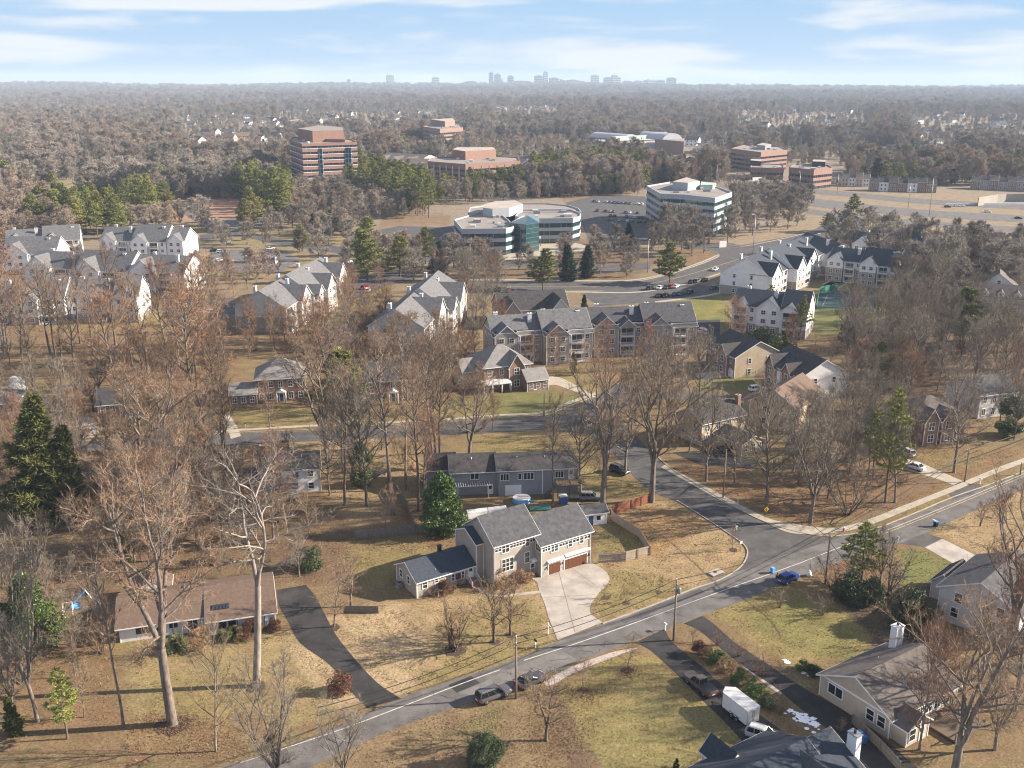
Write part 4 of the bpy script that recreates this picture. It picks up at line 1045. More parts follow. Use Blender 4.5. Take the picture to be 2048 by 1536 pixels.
colonial('broad red brick colonial house with pale hip roof facing a small round lawn tree', (515, 806), (612, 800), 0, 11, 6.0, 10.2, M['brick'], M['shingle_pale'], 'hip', True, 5, (-6.5, .02, -1.5, 6, 3.0, 4.9, 'x'))
h, L_ = colonial('red brick house with grey roof standing half hidden behind tall dark tree trunks', (735, 806), (838, 800), 0, 10.5, 5.8, 9.4, M['brick'], M['shingle_grey'], 'gable', True, 5, None, None, (), M['beige'])
h, L_ = colonial('brick house with curved front porch, pale roof and side garage on a green lawn', (968, 783), (1062, 772), 0, 12, 6.2, 10.8, M['brick'], M['shingle_pale'], 'hip', False, 4, (10.5, 16.5, -4.5, 2.5, 3.0, 5.2, 'x'), None, ((6.8, 4.2, 9.4),))
pm = MB(); pm.ext([(-1.2, -3.0, 2.55), (-1.2, -.02, 3.1), (-1.2, -.02, 2.95), (-1.2, -3.0, 2.4)], (8.0, 0, 0), M['metal_roof']); pm.obj('porch_roof', h)
for x in (-1.0, 1.4, 4.0, 6.5):
    mb = MB(); mb.cyl((x, -2.85, 0), .12, 2.42, M['white'], 10); mb.obj('porch_post', h)
gable(h, -4.6, .02, 3.5, 11, -.2, 4.8, 7.4, 'x', .3, .3, M['beige'], M['shingle_pale'], M['white'], ends=(1, 0))
# two houses in line on the small close
h, L_ = colonial('brick fronted house with plain beige gable wall and garage, left of a darker twin', (1412, 729), (1468, 757), 0, 15, 6.0, 9.8, M['brick'], M['shingle_dark'], 'gable', False, 4, None, None, ((7.5, 4.5, 8.6),), M['beige'])
garage_door(h, Face(0, -.13), L_ - 3.4, -.1, 2.9, 2.2, M['white'])
h, L_ = colonial('dark roofed house with white gable wall and brown front, right of the beige gabled one', (1530, 765), (1598, 800), 0, 14, 6.0, 10.0, M['brick_brown'], M['shingle_dark'], 'gable', False, 4, None, None, ((1.2, 4.2, 8.8), (9.0, 4.0, 8.4)), M['white_siding'])
slab_at(h, 'white_bay', Face(0, -.13), 6.2, 7.8, 0, 5.2, .003, .5, M['white'])
# brown-roofed house: pale gable end to the camera
def brown_house():
    o, a, L_ = frame_from((1497, 848), (1590, 868), 0)
    h = thing('house', 'tall pale gable ended house with warm brown roof at the edge of the wood', 'house', o, a)
    gable(h, 0, L_, 0, 17, -.2, 6.0, 9.6, 'y', .4, .3, M['beige'], M['shingle_brown'], M['white'])
    F = Face(0, 0)
    for u in (3.2, L_ - 4): window(h, F, u, 3.9, .9, 1.4); window(h, F, u, 1.0, .9, 1.4)
    gable(h, -5.5, .02, 9, 16, -.2, 3.0, 4.6, 'y', .3, .3, M['beige'], M['shingle_brown'], M['white'])
    window(h, Face(-5.5, 16, -90), 2, 1, 1.2, 1.3)
brown_house()
h, L_ = colonial('tan house with a bright brick chimney and low garage wing at the street corner', (1402, 893), (1487, 872), 0, 9, 5.4, 7.8, M['beige'], M['shingle_dark'], 'gable', False, 4, (3.5, 10.5, -9, .02, 2.6, 4.0, 'y'))
chimney(h, L_ + .4, 3.0, 0, 9.0, .9, 1.1, M['brick'])
h, L_ = colonial('red brick house with two pointed front gables beside a white car', (1832, 890), (1925, 880), 0, 11, 5.8, 9.6, M['brick'], M['shingle_taupe'], 'hip', False, 4, None, None, ((1.0, 3.6, 8.4), (5.6, 3.2, 8.0)))
gable(h, -7.5, .02, 2, 10, -.2, 3.4, 5.4, 'y', .4, .3, M['white_siding'], M['shingle_taupe'], M['white'])
colonial('pale grey house showing through branches near the right edge, beyond the brick gables', (1955, 838), (2030, 828), 0, 11, 6.0, 8.8, M['lt_siding'], M['shingle_grey'], 'gable', False, 4)
colonial('grey roofed brick house cut by the left edge beside a white flowering shrub', (-60, 845), (36, 838), 0, 10, 4.0, 6.6, M['brick'], M['shingle_grey'], 'hip', False, 4)
colonial('low brick house with dark roof almost hidden behind the big forked tree', (200, 845), (275, 838), 0, 10, 4.4, 7.0, M['brick'], M['shingle_dark'], 'gable', False, 4)
h, L_ = colonial('small brown house with an orange brick chimney deep in the left wood', (205, 1015), (300, 1004), 0, 9, 3.2, 5.4, M['brick_brown'], M['shingle_brown'], 'gable', False, 4)
chimney(h, L_ * .72, -.6, 0, 7.2, 1.2, .9, M['brick'])
def townhouses():
    o, a, L_ = frame_from((1940, 622), (2120, 638), 0)
    h = thing('townhouse', 'long taupe roofed townhouse row with small white dormers at the right edge', 'townhouse', o, a)
    gable(h, 0, L_, 0, 13, -.2, 5.5, 9.2, 'x', .4, .3, M['lt_siding'], M['shingle_taupe'], M['white'])
    for i in range(5):
        x = 3 + i * 5.2
        gable(h, x, x + 1.8, .4, 4.5, 5.6, 7.0, 8.0, 'y', .2, .2, M['white_siding'], M['shingle_taupe'], M['white'], ends=(1, 0))
        window(h, Face(0, .4), x + .45, 6.0, .9, .95, nest=False); window(h, Face(0, 0), x, 1.0, 1.2, 1.5, nest=False); window(h, Face(0, 0), x, 3.5, 1.2, 1.5, nest=False)
    gable(h, 2, 14, 12, 22, -.2, 7.5, 12, 'y', .4, .3, M['lt_siding'], M['shingle_taupe'], M['white'])
    window(h, Face(0, 12), 7.5, 8.2, 1.2, 1.4, nest=False)
townhouses()
def shed():
    o, a, L_ = frame_from((1172, 1052), (1213, 1047), 0)
    h = thing('shed', 'small white garden shed with grey roof and blue door behind the beige house', 'shed', o, a)
    gable(h, 0, L_, 0, 3.6, -.1, 2.4, 3.3, 'x', .35, .35, M['white_siding'], M['shingle_grey'], M['white'])
    door(h, Face(0, 0), .5, 0, .9, 1.95, M['door_blue'], glass=False); window(h, Face(0, 0), 2.0, .9, .8, .9, 1, 1)
shed()
# ---------------------------------------------------------------- apartment buildings
def balcony(h, face, u, z, w, d=1.5, last=False):
    mb = MB(); mb.box((0, -d, -.22), (w, -.02, 0), M['white'])
    o = mb.obj('balcony', h, face.at(u, z), (0, 0, face.a))
    k = ('rail', round(w, 2), round(d, 2))
    if k not in _cache:
        r = MB()
        for a, b in (((.03, -d + .04), (w - .03, -d + .04)), ((.03, -d + .04), (.03, -.05)), ((w - .03, -d + .04), (w - .03, -.05))):
            L_ = math.hypot(b[0] - a[0], b[1] - a[1]); n = max(2, int(L_ / .3))
            r.tube([(a[0], a[1], 1.0), (b[0], b[1], 1.0)], .055, 4, M['white'], False); r.tube([(a[0], a[1], .1), (b[0], b[1], .1)], .04, 4, M['white'], False)
            for i in range(n + 1):
                t = i / n; p = (a[0] + (b[0] - a[0]) * t, a[1] + (b[1] - a[1]) * t); r.box((p[0] - .03, p[1] - .03, .1), (p[0] + .03, p[1] + .03, 1.0), M['white'])
        _cache[k] = r.mesh('railing')
    inst('railing', _cache[k], o)
    k = ('slide', round(w, 2))
    if k not in _cache:
        g = MB(); g.box((.25, -.06, .05), (w - .25, .02, 2.15), M['white']); g.box((.33, -.075, .1), (w / 2 - .04, -.05, 2.07), M['glass']); g.box((w / 2 + .04, -.075, .1), (w - .33, -.05, 2.07), M['glass'])
        _cache[k] = g.mesh('sliding_door')
    inst('sliding_door', _cache[k], o)
    return o

def apartment(label, pL, pR, z=0.0, depth=15.0, bays='gbgb', roof='shingle_dark', sh=2.85, split=1, length=None, back='', pitch=.62, low='taupe', up='lt_siding', endwin=(1, 1), skip_low=False, group='white and grey apartment buildings'):
    o, a, L_ = frame_from(pL, pR, z)
    if length: L_ = length
    h = thing('apartment_building', label, 'apartment building', o, a, group)
    ze = sh * 3 + .15; zr = ze + depth / 2 * pitch
    rf = M[roof]; U, Lw, Wt = M[up], M[low], M['white']
    zs = sh * split + .1
    nb = len(bays); OFF = lambda i: (i // 2) % 2 * 2.3
    for i in range(0, nb, 2):
        j = min(i + 2, nb); o_ = OFF(i); dz = 1.3 if o_ else 0
        gable(h, i * L_ / nb + (.01 if i else 0), j * L_ / nb - (.01 if j < nb else 0), -o_, depth - o_ * .4, -.3 - dz * .1, ze + dz * .02, zr + dz, 'x', .5, .3, U, rf, Wt, split=zs + dz * .01, wall2=Lw)
    def side(face0, seq, flip):
        n = len(seq); wb = L_ / n
        for i, ch in enumerate(seq):
            u0 = i * wb; fo = 0 if flip else OFF(i); d = 1.6 + fo; face = face0 if flip else Face(0, -fo)
            if ch == 'g':          # projecting gabled bay, two window stacks
                x0, x1 = u0 + .25, u0 + wb - .25
                if flip: x0, x1 = L_ - x1, L_ - x0
                zg = ze + .05 + (x1 - x0) / 2 * .85
                y0, y1 = (-d, depth * .4) if not flip else (depth * .6, depth + d)
                lo = (x0, x1)
                gable(h, lo[0], lo[1], y0, y1, -.3, ze + .05, min(zg, zr - .3), 'y', .4, .35, U, rf, Wt, split=zs + .004, wall2=Lw, ends=(1, 0) if not flip else (0, 1))
                f = Face(0, -d) if not flip else Face(L_, depth + d, 180)
                for s in range(3):
                    zz = s * sh + .95
                    window(h, f, u0 + .25 + (wb - .5) * .28 - .7, zz, 1.4, 1.35, 2, 2, nest=False); window(h, f, u0 + .25 + (wb - .5) * .72 - .7, zz, 1.4, 1.35, 2, 2, nest=False)
            elif ch in 'bB':       # balconies under a small gable
                for s in range(3):
                    balcony(h, face, u0 + .4, s * sh + .12, wb * .56, 1.5)
                    window(h, face, u0 + wb * .72, s * sh + .95, 1.1, 1.35, 2, 2, nest=False)
                for uu in (u0 + .4, u0 + .4 + wb * .56 - .2):
                    slab_at(h, 'post', face, uu, uu + .2, 0, ze - .35, 1.3, 1.5, Wt)
                if ch == 'B':
                    x0, x1 = u0 + .1, u0 + .7 + wb * .56
                    if flip: x0, x1 = L_ - x1, L_ - x0
                    y0, y1 = (-1.7 - fo, depth * .35) if not flip else (depth * .65, depth + 1.7)
                    zg = ze + (x1 - x0) / 2 * .85
                    p = MB(); yy = (y0 + y1) / 2
                    w = MB(); w.ext([(x0, y0 if not flip else y1, ze - .3), (x1, y0 if not flip else y1, ze - .3), (x1, y0 if not flip else y1, ze), ((x0 + x1) / 2, y0 if not flip else y1, zg), (x0, y0 if not flip else y1, ze)], (0, y1 - y0 if not flip else y0 - y1, 0), U); w.obj('gable_wall', h)
                    c = .4
                    chev = [(x0 - c, ze - c * .85 + .02), ((x0 + x1) / 2, zg + .02), (x1 + c, ze - c * .85 + .02), (x1 + c, ze - c * .85 + .2), ((x0 + x1) / 2, zg + .2), (x0 - c, ze - c * .85 + .2)]
                    ys = y0 - .35 if not flip else y1 + .35
                    p.ext([(q[0], ys, q[1]) for q in chev], (0, (y1 - ys) if not flip else (y0 - ys), 0), rf); p.obj('roof', h)
                    t = MB(); t.ext([(q[0], ys - .06 if not flip else ys + .01, q[1] - .03) for q in chev], (0, .05, 0), Wt); t.obj('fascia', h)
            else:
                for s in range(3):
                    if s == 0 and skip_low: continue
                    window(h, face, u0 + wb * .3 - .6, s * sh + .95, 1.2, 1.35, 2, 2, nest=False); window(h, face, u0 + wb * .7 - .6, s * sh + .95, 1.2, 1.35, 2, 2, nest=False)
    side(Face(0, 0), bays, False)
    if back: side(Face(L_, depth, 180), back, True)
    for e, f in ((endwin[0], Face(0, depth, -90)), (endwin[1], Face(L_, 0, 90))):
        if e:
            for s in range(3):
                for u in (depth * .3, depth * .66): window(h, f, u - .5, s * sh + .95, 1.0, 1.4, 1, 2, nest=False)
    n = len(bays)
    for i in range(n):
        x = (i + .5) * L_ / n + (.9 if i % 2 else -.9)
        chimney(h, x, depth * (.3 if i % 2 else .68), ze + .3, zr + (.7 if i % 2 else .5), 1.2, .9, M['white_dull'], M['white'])
    return h

# left group
apartment('white apartment row farthest left at the back, its gable end bright beside the car park', (205, 518), (372, 520), 0, 16, 'gbgbg', 'shingle_mid', split=0.6, up='white_siding')
apartment('white apartment row in the middle of the left group with its end wall in sun', (60, 577), (372, 590), 0, 16, 'gbgbgb', 'shingle_mid', split=.6, up='white_siding')
apartment('white and taupe apartment row above a grass strip behind tall trunks at left', (-60, 648), (285, 640), 0, 14, 'gbgbwbg', 'shingle_mid', split=.95, up='white_siding')
apartment('white apartment row half hidden by brown treetops at the left edge', (-90, 548), (120, 545), 0, 15, 'gbgb', 'shingle_mid', split=.6, up='white_siding')
apartment('small white apartment block between treetops above the left rows', (18, 522), (165, 514), 0, 14, 'gbgb', 'shingle_mid', split=.6, up='white_siding')
# two long blocks seen end-on
apartment('end on apartment block with pale and taupe gable and sunlit right side', (575, 668), (688, 588), 0, 17, 'bgBgbg', 'shingle_mid', split=1.9, low='taupe')
apartment('end on apartment block with dark roof and brick base behind russet trees', (850, 712), (925, 620), 0, 17, 'bgBgb', 'shingle_mid', split=1.0, low='brick')
# central row
apartment('left taupe apartment row with white trimmed windows behind the porch house', (986, 730), (1178, 716), 0, 12, 'gbgb', 'shingle_mid', split=3.3, up='taupe', low='taupe', pitch=.72)
apartment('right taupe apartment row with white balconies ending at the green', (1184, 710), (1386, 703), 0, 13.5, 'gBgb', 'shingle_grey', split=3.3, up='taupe', low='taupe')
# right group
apartment('pale three storey apartments with two front gables and stacked balconies on the green', (1462, 660), (1612, 676), 0, 13, 'BgB', 'shingle_blue', split=1.0, low='taupe', up='white_siding')
apartment('apartment block with pale gable by the car park and long sunlit side', (1533, 598), (1640, 548), 0, 19, 'gbgBgb', 'shingle_blue', split=1.2, low='taupe', up='white_siding')
apartment('apartment block with dark blue roof and brick lower floors facing the tennis court', (1652, 560), (1790, 576), 0, 13, 'gbgb', 'shingle_blue', split=2.0, low='taupe', up='white_siding')
apartment('apartment block behind a white fronted row, its dark roof left of the tennis court block', (1585, 520), (1650, 548), 0, 12, 'gb', 'shingle_blue', split=1.0, up='white_siding')
apartment('farthest apartment block of the right group, dark roofs below the highway', (1702, 525), (1885, 545), 0, 14, 'gbgbg', 'shingle_blue', split=1.0, up='white_siding')

def clubhouse():
    o, a, L_ = frame_from((1003, 655), (1140, 648), 0)
    h = thing('clubhouse', 'club house with dark hipped roof, brick chimney and arched windows behind the taupe apartments', 'clubhouse', o, a)
    gable(h, 0, L_, 2, 16, -.2, 5.2, 10.0, 'x', .5, .4, M['taupe'], M['shingle_dark'], M['white'])
    gable(h, .5, 6.5, -2, 9, -.2, 5.0, 9.0, 'y', .5, .4, M['taupe'], M['shingle_dark'], M['white'], ends=(1, 0))
    gable(h, L_ - 7.5, L_ - .5, -2.5, 9, -.2, 5.0, 9.4, 'y', .5, .4, M['lt_siding'], M['shingle_dark'], M['white'], ends=(1, 0))
    for u in (1.8, 3.8): window(h, Face(0, -2), u, 1.2, 1.4, 2.6, 2, 3, nest=False)
    for u in (9, 12, 15): window(h, Face(0, 2), u, 1.2, 1.6, 2.2, 2, 2, nest=False)
    window(h, Face(0, -2.5), L_ - 5, 2.0, 2.0, 2.2, 2, 2, nest=False)
    chimney(h, 4.5, 9, 5, 11.5, 1.2, 1.0, M['brick'])
clubhouse()

# ---------------------------------------------------------------- offices
def bands(h, poly, spec):
    """stacked storey bands; spec = (name, z0, z1, material, inset)"""
    c = Vector((sum(p[0] for p in poly) / len(poly), sum(p[1] for p in poly) / len(poly)))
    for nm, z0, z1, m, ins in spec:
        q = []
        n = len(poly)
        for i in range(n):
            p = Vector(poly[i]); a = Vector(poly[i - 1]); b = Vector(poly[(i + 1) % n])
            d1 = (p - a).normalized(); d2 = (b - p).normalized()
            n1 = Vector((-d1.y, d1.x)); n2 = Vector((-d2.y, d2.x)); m_ = (n1 + n2)
            m_ = m_ / max(.3, m_.dot(n1))
            q.append(p + m_ * ins)
        mb = MB(); mb.prism(q, z0, z1, m)
        if nm == 'glass_band' and z1 < 60:
            for i in range(n):
                a, b = q[i], q[(i + 1) % n]; k = max(1, int((b - a).length / 2.6))
                for j in range(k): w = a + (b - a) * (j / k); mb.box((w.x - .1, w.y - .1, max(z0, 0) + .01), (w.x + .1, w.y + .1, z1 - .01), M['grey_metal'] if j % 3 else M['dark_metal'])
        mb.obj(nm, h)

def roof_top(h, poly, z, m, par=.7, pm=None, pw=.4):
    """flat roof inside a parapet"""
    n = len(poly); c = MB(); mb = MB()
    q = []
    for i in range(n):
        p = Vector(poly[i]); a = Vector(poly[i - 1]); b = Vector(poly[(i + 1) % n])
        d1 = (p - a).normalized(); d2 = (b - p).normalized()
        n1 = Vector((-d1.y, d1.x)); n2 = Vector((-d2.y, d2.x)); m_ = n1 + n2; m_ = m_ / max(.3, m_.dot(n1))
        q.append(p + m_ * pw)
    mb.poly([(p.x, p.y, z + .012) for p in q], m); mb.obj('roof', h)
    vs = [(p[0], p[1], z + .005) for p in poly] + [(p.x, p.y, z + .005) for p in q] + [(p[0], p[1], z + par) for p in poly] + [(p.x, p.y, z + par) for p in q]
    fs = []
    for i in range(n):
        j = (i + 1) % n
        fs += [(i, j, 2 * n + j, 2 * n + i), (n + j, n + i, 3 * n + i, 3 * n + j), (2 * n + i, 2 * n + j, 3 * n + j, 3 * n + i)]
    c.add(vs, fs, pm); c.obj('parapet', h)
    k = random.Random(int(z * 7) + n); g = sum(q, Vector((0, 0))) / n
    for i in range(7):
        w = g.lerp(q[k.randrange(n)], k.uniform(.3, .75)); a, b = k.uniform(.6, 2), k.uniform(.6, 1.6); u = MB(); u.box((w.x - a, w.y - b, z + .02), (w.x + a, w.y + b, z + k.uniform(.7, 1.7)), M['grey_metal'] if i % 2 else M['white_dull']); u.obj('rooftop_unit', h)

def local_poly(pix, z, o, a):
    c, s = math.cos(-a), math.sin(-a); out = []
    for q in pix:
        p = P(*q, z) - o; out.append((p.x * c - p.y * s, p.x * s + p.y * c))
    return out

def rooftop_units(h, spots, z, m=None):
    for (x, y, sx, sy, sz) in spots:
        mb = MB(); mb.box((x - sx / 2, y - sy / 2, z), (x + sx / 2, y + sy / 2, z + sz), m or M['grey_metal']); mb.obj('rooftop_unit', h)

def white_office():
    z = 12.0
    o = P(1012, 507)
    h = thing('office_building', 'white and green glass three storey office with angled wings and a glass entrance tower', 'office building', o, 0)
    Wp, GG = M['panel_white'], M['glass_green']
    spec = [('glass_band', -.2, 2.4, GG, .35), ('spandrel_band', 2.4, 4.1, Wp, 0), ('glass_band', 4.1, 6.3, GG, .35), ('spandrel_band', 6.3, 8.0, Wp, 0), ('glass_band', 8.0, 10.2, GG, .35), ('spandrel_band', 10.2, 12.0, Wp, 0)]
    for pix in ([(908, 441), (924, 460), (1012, 459), (1028, 455), (1018, 442), (1000, 428), (960, 426)],
                [(1070, 442), (1078, 439), (1146, 438), (1160, 434), (1162, 428), (1140, 420), (1040, 421), (1030, 434)],
                [(936, 426), (1075, 424), (1163, 424), (1157, 417), (1138, 411), (1096, 407), (1000, 407), (940, 415)]):
        pl = local_poly(pix, z, o, 0)
        if sum(pl[i - 1][0] * pl[i][1] - pl[i][0] * pl[i - 1][1] for i in range(len(pl))) < 0: pl.reverse()
        zz = -.02 * len(pl) * (1 if pix[0][0] != 936 else 3)
        bands(h, pl, [(n_, a + zz if a > 0 else a, b + zz, m_, i_) for n_, a, b, m_, i_ in spec]); roof_top(h, pl, z + zz, M['flatroof_pink'], .7, Wp)
    pl = local_poly([(966, 432), (985, 434), (1018, 432), (1046, 424), (1030, 416), (990, 418), (968, 425)], 12, o, 0)
    if sum(pl[i - 1][0] * pl[i][1] - pl[i][0] * pl[i - 1][1] for i in range(len(pl))) < 0: pl.reverse()
    mb = MB(); mb.prism(pl, 11.6, 16.2, Wp, M['flatroof']); mb.obj('penthouse', h)
    pl = local_poly([(1019, 444), (1052, 447), (1078, 443), (1078, 432), (1045, 430)], 14.0, o, 0)
    if sum(pl[i - 1][0] * pl[i][1] - pl[i][0] * pl[i - 1][1] for i in range(len(pl))) < 0: pl.reverse()
    mb = MB(); mb.prism(pl, -.2, 13.6, M['glass_teal']); at = mb.obj('entrance_tower', h)
    cx = sum(p[0] for p in pl) / len(pl); cy_ = sum(p[1] for p in pl) / len(pl)
    mb = MB(); mb.add([(p[0], p[1], 13.61) for p in pl] + [(cx, cy_, 16.0)], [(i, (i + 1) % len(pl), len(pl)) for i in range(len(pl))], M['glass_teal']); mb.obj('glass_roof', at)
    fr = MB()
    for i in range(len(pl)):
        a_, b_ = Vector((*pl[i], 0)), Vector((*pl[(i + 1) % len(pl)], 0))
        for k in range(7): fr.tube([a_ + Vector((0, 0, k * 2.2 + .3)), b_ + Vector((0, 0, k * 2.2 + .3))], .06, 4, M['grey_metal'], False)
        n = max(1, int((b_ - a_).length / 2.5))
        for k in range(n): p = a_ + (b_ - a_) * (k / n); fr.tube([p, p + Vector((0, 0, 13.6))], .06, 4, M['grey_metal'], False)
    fr.obj('mullions', at)
    e = P(1066, 490) - o
    mb = MB(); mb.box((e.x - 4, e.y - 3, 3.2), (e.x + 4, e.y + 6, 3.7), Wp)
    for dx in (-3.6, 3.6): mb.box((e.x + dx - .2, e.y - 2.8, -.1), (e.x + dx + .2, e.y - 2.4, 3.2), Wp)
    mb.obj('entrance_canopy', h)
    u = P(955, 444, 12) - o
    rooftop_units(h, [(u.x, u.y, 3.5, 2.5, 1.2), (u.x + 14, u.y - 6, 1.5, 1.5, .8), (u.x + 8, u.y - 5, 1.0, 1.0, 1.0)], 12.05)
white_office()

def ccw(pl):
    if sum(pl[i - 1][0] * pl[i][1] - pl[i][0] * pl[i - 1][1] for i in range(len(pl))) < 0: pl.reverse()
    return pl

def banded_office():
    o = P(1355, 470); z = 19.5
    h = thing('office_building', 'five storey white banded office with reflective green glass, right of the low glass office', 'office building', o, 0)
    pl = ccw(local_poly([(1293, 374), (1321, 390), (1370, 392), (1430, 399), (1464, 387), (1440, 377), (1395, 369), (1340, 366)], z, o, 0))
    Wp = M['panel_white']
    spec = [('glass_band', -.2, 2.6, M['glass_green'], .6)]
    z0 = 2.6
    for i in range(4):
        spec += [('spandrel_band', z0, z0 + 1.75, Wp, 0), ('glass_band', z0 + 1.75, z0 + 3.75, M['glass_green'] if i < 1 else M['glass_teal'] if i == 2 else M['glass_green'], .5)]
        z0 += 3.75
    spec += [('spandrel_band', z0, z, Wp, 0)]
    bands(h, pl, spec); roof_top(h, pl, z, M['flatroof_pink'], .8, Wp)
    pen = ccw(local_poly([(1345, 379), (1375, 382), (1399, 378), (1372, 370)], z, o, 0))
    mb = MB(); mb.prism(pen, z - .3, z + 4.5, Wp, M['flatroof']); mb.obj('penthouse', h)
    pen = ccw(local_poly([(1401, 379), (1425, 379), (1432, 375), (1402, 372)], z, o, 0))
    mb = MB(); mb.prism(pen, z - .3, z + 2.6, M['roof_teal']); mb.obj('penthouse', h)
banded_office()

def red_tower():
    o = P(612, 365); z = 34.0
    a = 0
    h = thing('office_tower', 'tall red brick office tower with white ribbon windows and blue glass corners', 'office tower', o, 0)
    pl = ccw(local_poly([(579, 282), (604, 289.5), (714, 286), (704, 280), (640, 274), (585, 276)], z, o, 0))
    Bk = M['brick_office']; spec = [('glass_band', -.2, 3.2, M['pane_dark'], .8)]
    z0 = 3.2; n = 7; s = (z - 3.2 - 1.2) / n
    for i in range(n):
        spec += [('spandrel_band', z0, z0 + s * .54, Bk, 0), ('white_ledge', z0 + s * .54, z0 + s * .6, M['white'], -.12), ('glass_band', z0 + s * .6, z0 + s, M['pane_dark'], .5)]
        z0 += s
    spec += [('spandrel_band', z0, z, Bk, 0)]
    bands(h, pl, spec); roof_top(h, pl, z, M['flatroof_pink'], .8, Bk)
    for q in ((638, 288.3), (696, 286.6)):
        p = P(*q, z) - o
        mb = MB(); mb.box((p.x - 2.2, p.y - 1.0, -.1), (p.x + 2.2, p.y + 2.5, z - 3), M['glass_teal'])
        for k in range(8): mb.box((p.x - 2.3, p.y - 1.1, 2.5 + k * 3.4), (p.x + 2.3, p.y + 2.4, 2.9 + k * 3.4), M['blue_frame'])
        for dx in (-2.3, 0, 2.2): mb.box((p.x + dx - .12, p.y - 1.15, -.05), (p.x + dx + .12, p.y - .95, z - 2.9), M['blue_frame'])
        mb.obj('glass_bay', h)
    pen = ccw(local_poly([(597, 279), (626, 285), (688, 283), (686, 276), (640, 271)], z, o, 0))
    mb = MB(); mb.prism(pen, z - .2, z + 8.5, Bk, M['flatroof_pink']); mb.obj('penthouse', h)
    pen = ccw(local_poly([(640, 284), (690, 285), (690, 281), (640, 280)], z, o, 0))
    mb = MB(); mb.prism(pen, z + .05, z + 2.4, M['brick_brown']); mb.obj('penthouse', h)
red_tower()

def strip_office(label, pix, z, n, m, base, pent=None, cat='office building', glass='pane_dark', frac=.52, cols=0):
    o = P(*base)
    h = thing('office_building', label, cat, o, 0)
    pl = ccw(local_poly(pix, z, o, 0)); s = z / (n + .4); spec = []; z0 = -.2
    for i in range(n):
        zb = i * s
        spec += [('glass_band', zb - (.2 if i == 0 else 0), zb + s * (1 - frac), M[glass], .5), ('spandrel_band', zb + s * (1 - frac), zb + s, m, 0)]
    spec += [('spandrel_band', n * s, z, m, .004)]
    bands(h, pl, spec); roof_top(h, pl, z, M['flatroof_pink'], .7, m)
    if cols:
        mb = MB()
        for i in range(len(pl)):
            p, q = Vector(pl[i]), Vector(pl[(i + 1) % len(pl)]); k = max(1, int((q - p).length / cols))
            for j in range(k): w = p + (q - p) * (j / k); mb.box((w.x - .35, w.y - .35, -.1), (w.x + .35, w.y + .35, z - 1.5), M['white_dull'])
        mb.obj('columns', h)
    for pp, z1, pm in (pent or []):
        pen = ccw(local_poly(pp, z, o, 0)); mb = MB(); mb.prism(pen, z - .2, z1, pm, M['flatroof']); mb.obj('penthouse', h)
    return h
strip_office('red brick office with tall brick rooftop block, half hidden by yellow green pines', [(855, 324), (931, 330), (1040, 323), (1036, 316), (960, 312), (862, 317)], 17, 4, M['brick_office'], (930, 375), [([(905, 316), (931, 320), (992, 316), (985, 311), (915, 311)], 24, M['brick_office'])], cols=7)
strip_office('distant brown brick office with stepped top above a low flat block', [(846, 254), (880, 259), (926, 256), (920, 249), (870, 248)], 24, 5, M['brick_office2'], (885, 300), [([(862, 250), (890, 254), (910, 252), (905, 247)], 31, M['brick_office2'])])
strip_office('low dark brown flat roofed block in front of the distant brown office', [(820, 290), (880, 294), (915, 291), (915, 285), (850, 283)], 8, 2, M['brick_brown'], (865, 308))
strip_office('red banded office block at right with bright end wall above the highway', [(1462, 298), (1522, 306), (1575, 301), (1560, 294), (1490, 291)], 17, 4, M['brick_office'], (1520, 342), [([(1513, 298), (1530, 300), (1542, 297), (1525, 294)], 21, M['grey_metal'])])
strip_office('low red roofed office wing with dark glass in front of the banded block', [(1500, 336), (1568, 338), (1566, 330), (1505, 328)], 9, 2, M['brick_office'], (1530, 362), [([(1500, 330), (1522, 332), (1522, 328), (1502, 327)], 13, M['dark_metal'])])
strip_office('small red banded office with dark rooftop box beside the highway trees', [(1578, 336), (1628, 341), (1665, 337), (1655, 331), (1590, 330)], 14, 3, M['brick_office'], (1630, 368), [([(1624, 333), (1650, 334), (1650, 330), (1626, 329)], 18, M['dark_metal'])])
strip_office('long pale flat roofed store with white wall strip at middle right', [(1290, 319), (1422, 321), (1418, 312), (1300, 311)], 8, 1, M['white_dull'], (1350, 338), frac=.7)
strip_office('long white low shop building with pink walls beyond the red tower', [(640, 252), (760, 254), (790, 250), (760, 246), (650, 246)], 8, 1, M['brick_office2'], (700, 262), frac=.85)
strip_office('pale flat roofed shop block beyond the brown stepped office', [(790, 240), (850, 242), (890, 240), (860, 236), (800, 236)], 7, 1, M['white_dull'], (840, 249), frac=.8)
strip_office('low tan flat roofed block left of the church steeple', [(560, 244), (625, 246), (640, 242), (600, 239)], 8, 1, M['brick_office2'], (600, 254), frac=.75)
strip_office('grey flat roofed block between the shopping centre and the pines', [(1390, 292), (1440, 294), (1448, 289), (1400, 287)], 8, 1, M['white_dull'], (1420, 304), frac=.75)
strip_office('white flat roofed school block far right among misty trees', [(1640, 263), (1675, 265), (1710, 263), (1700, 259), (1650, 259)], 10, 2, M['white'], (1675, 272), frac=.8)
strip_office('very long white warehouse at the right edge below the horizon', [(1990, 211), (2060, 212), (2060, 208), (1990, 208)], 10, 1, M['white'], (2030, 215), frac=.9)

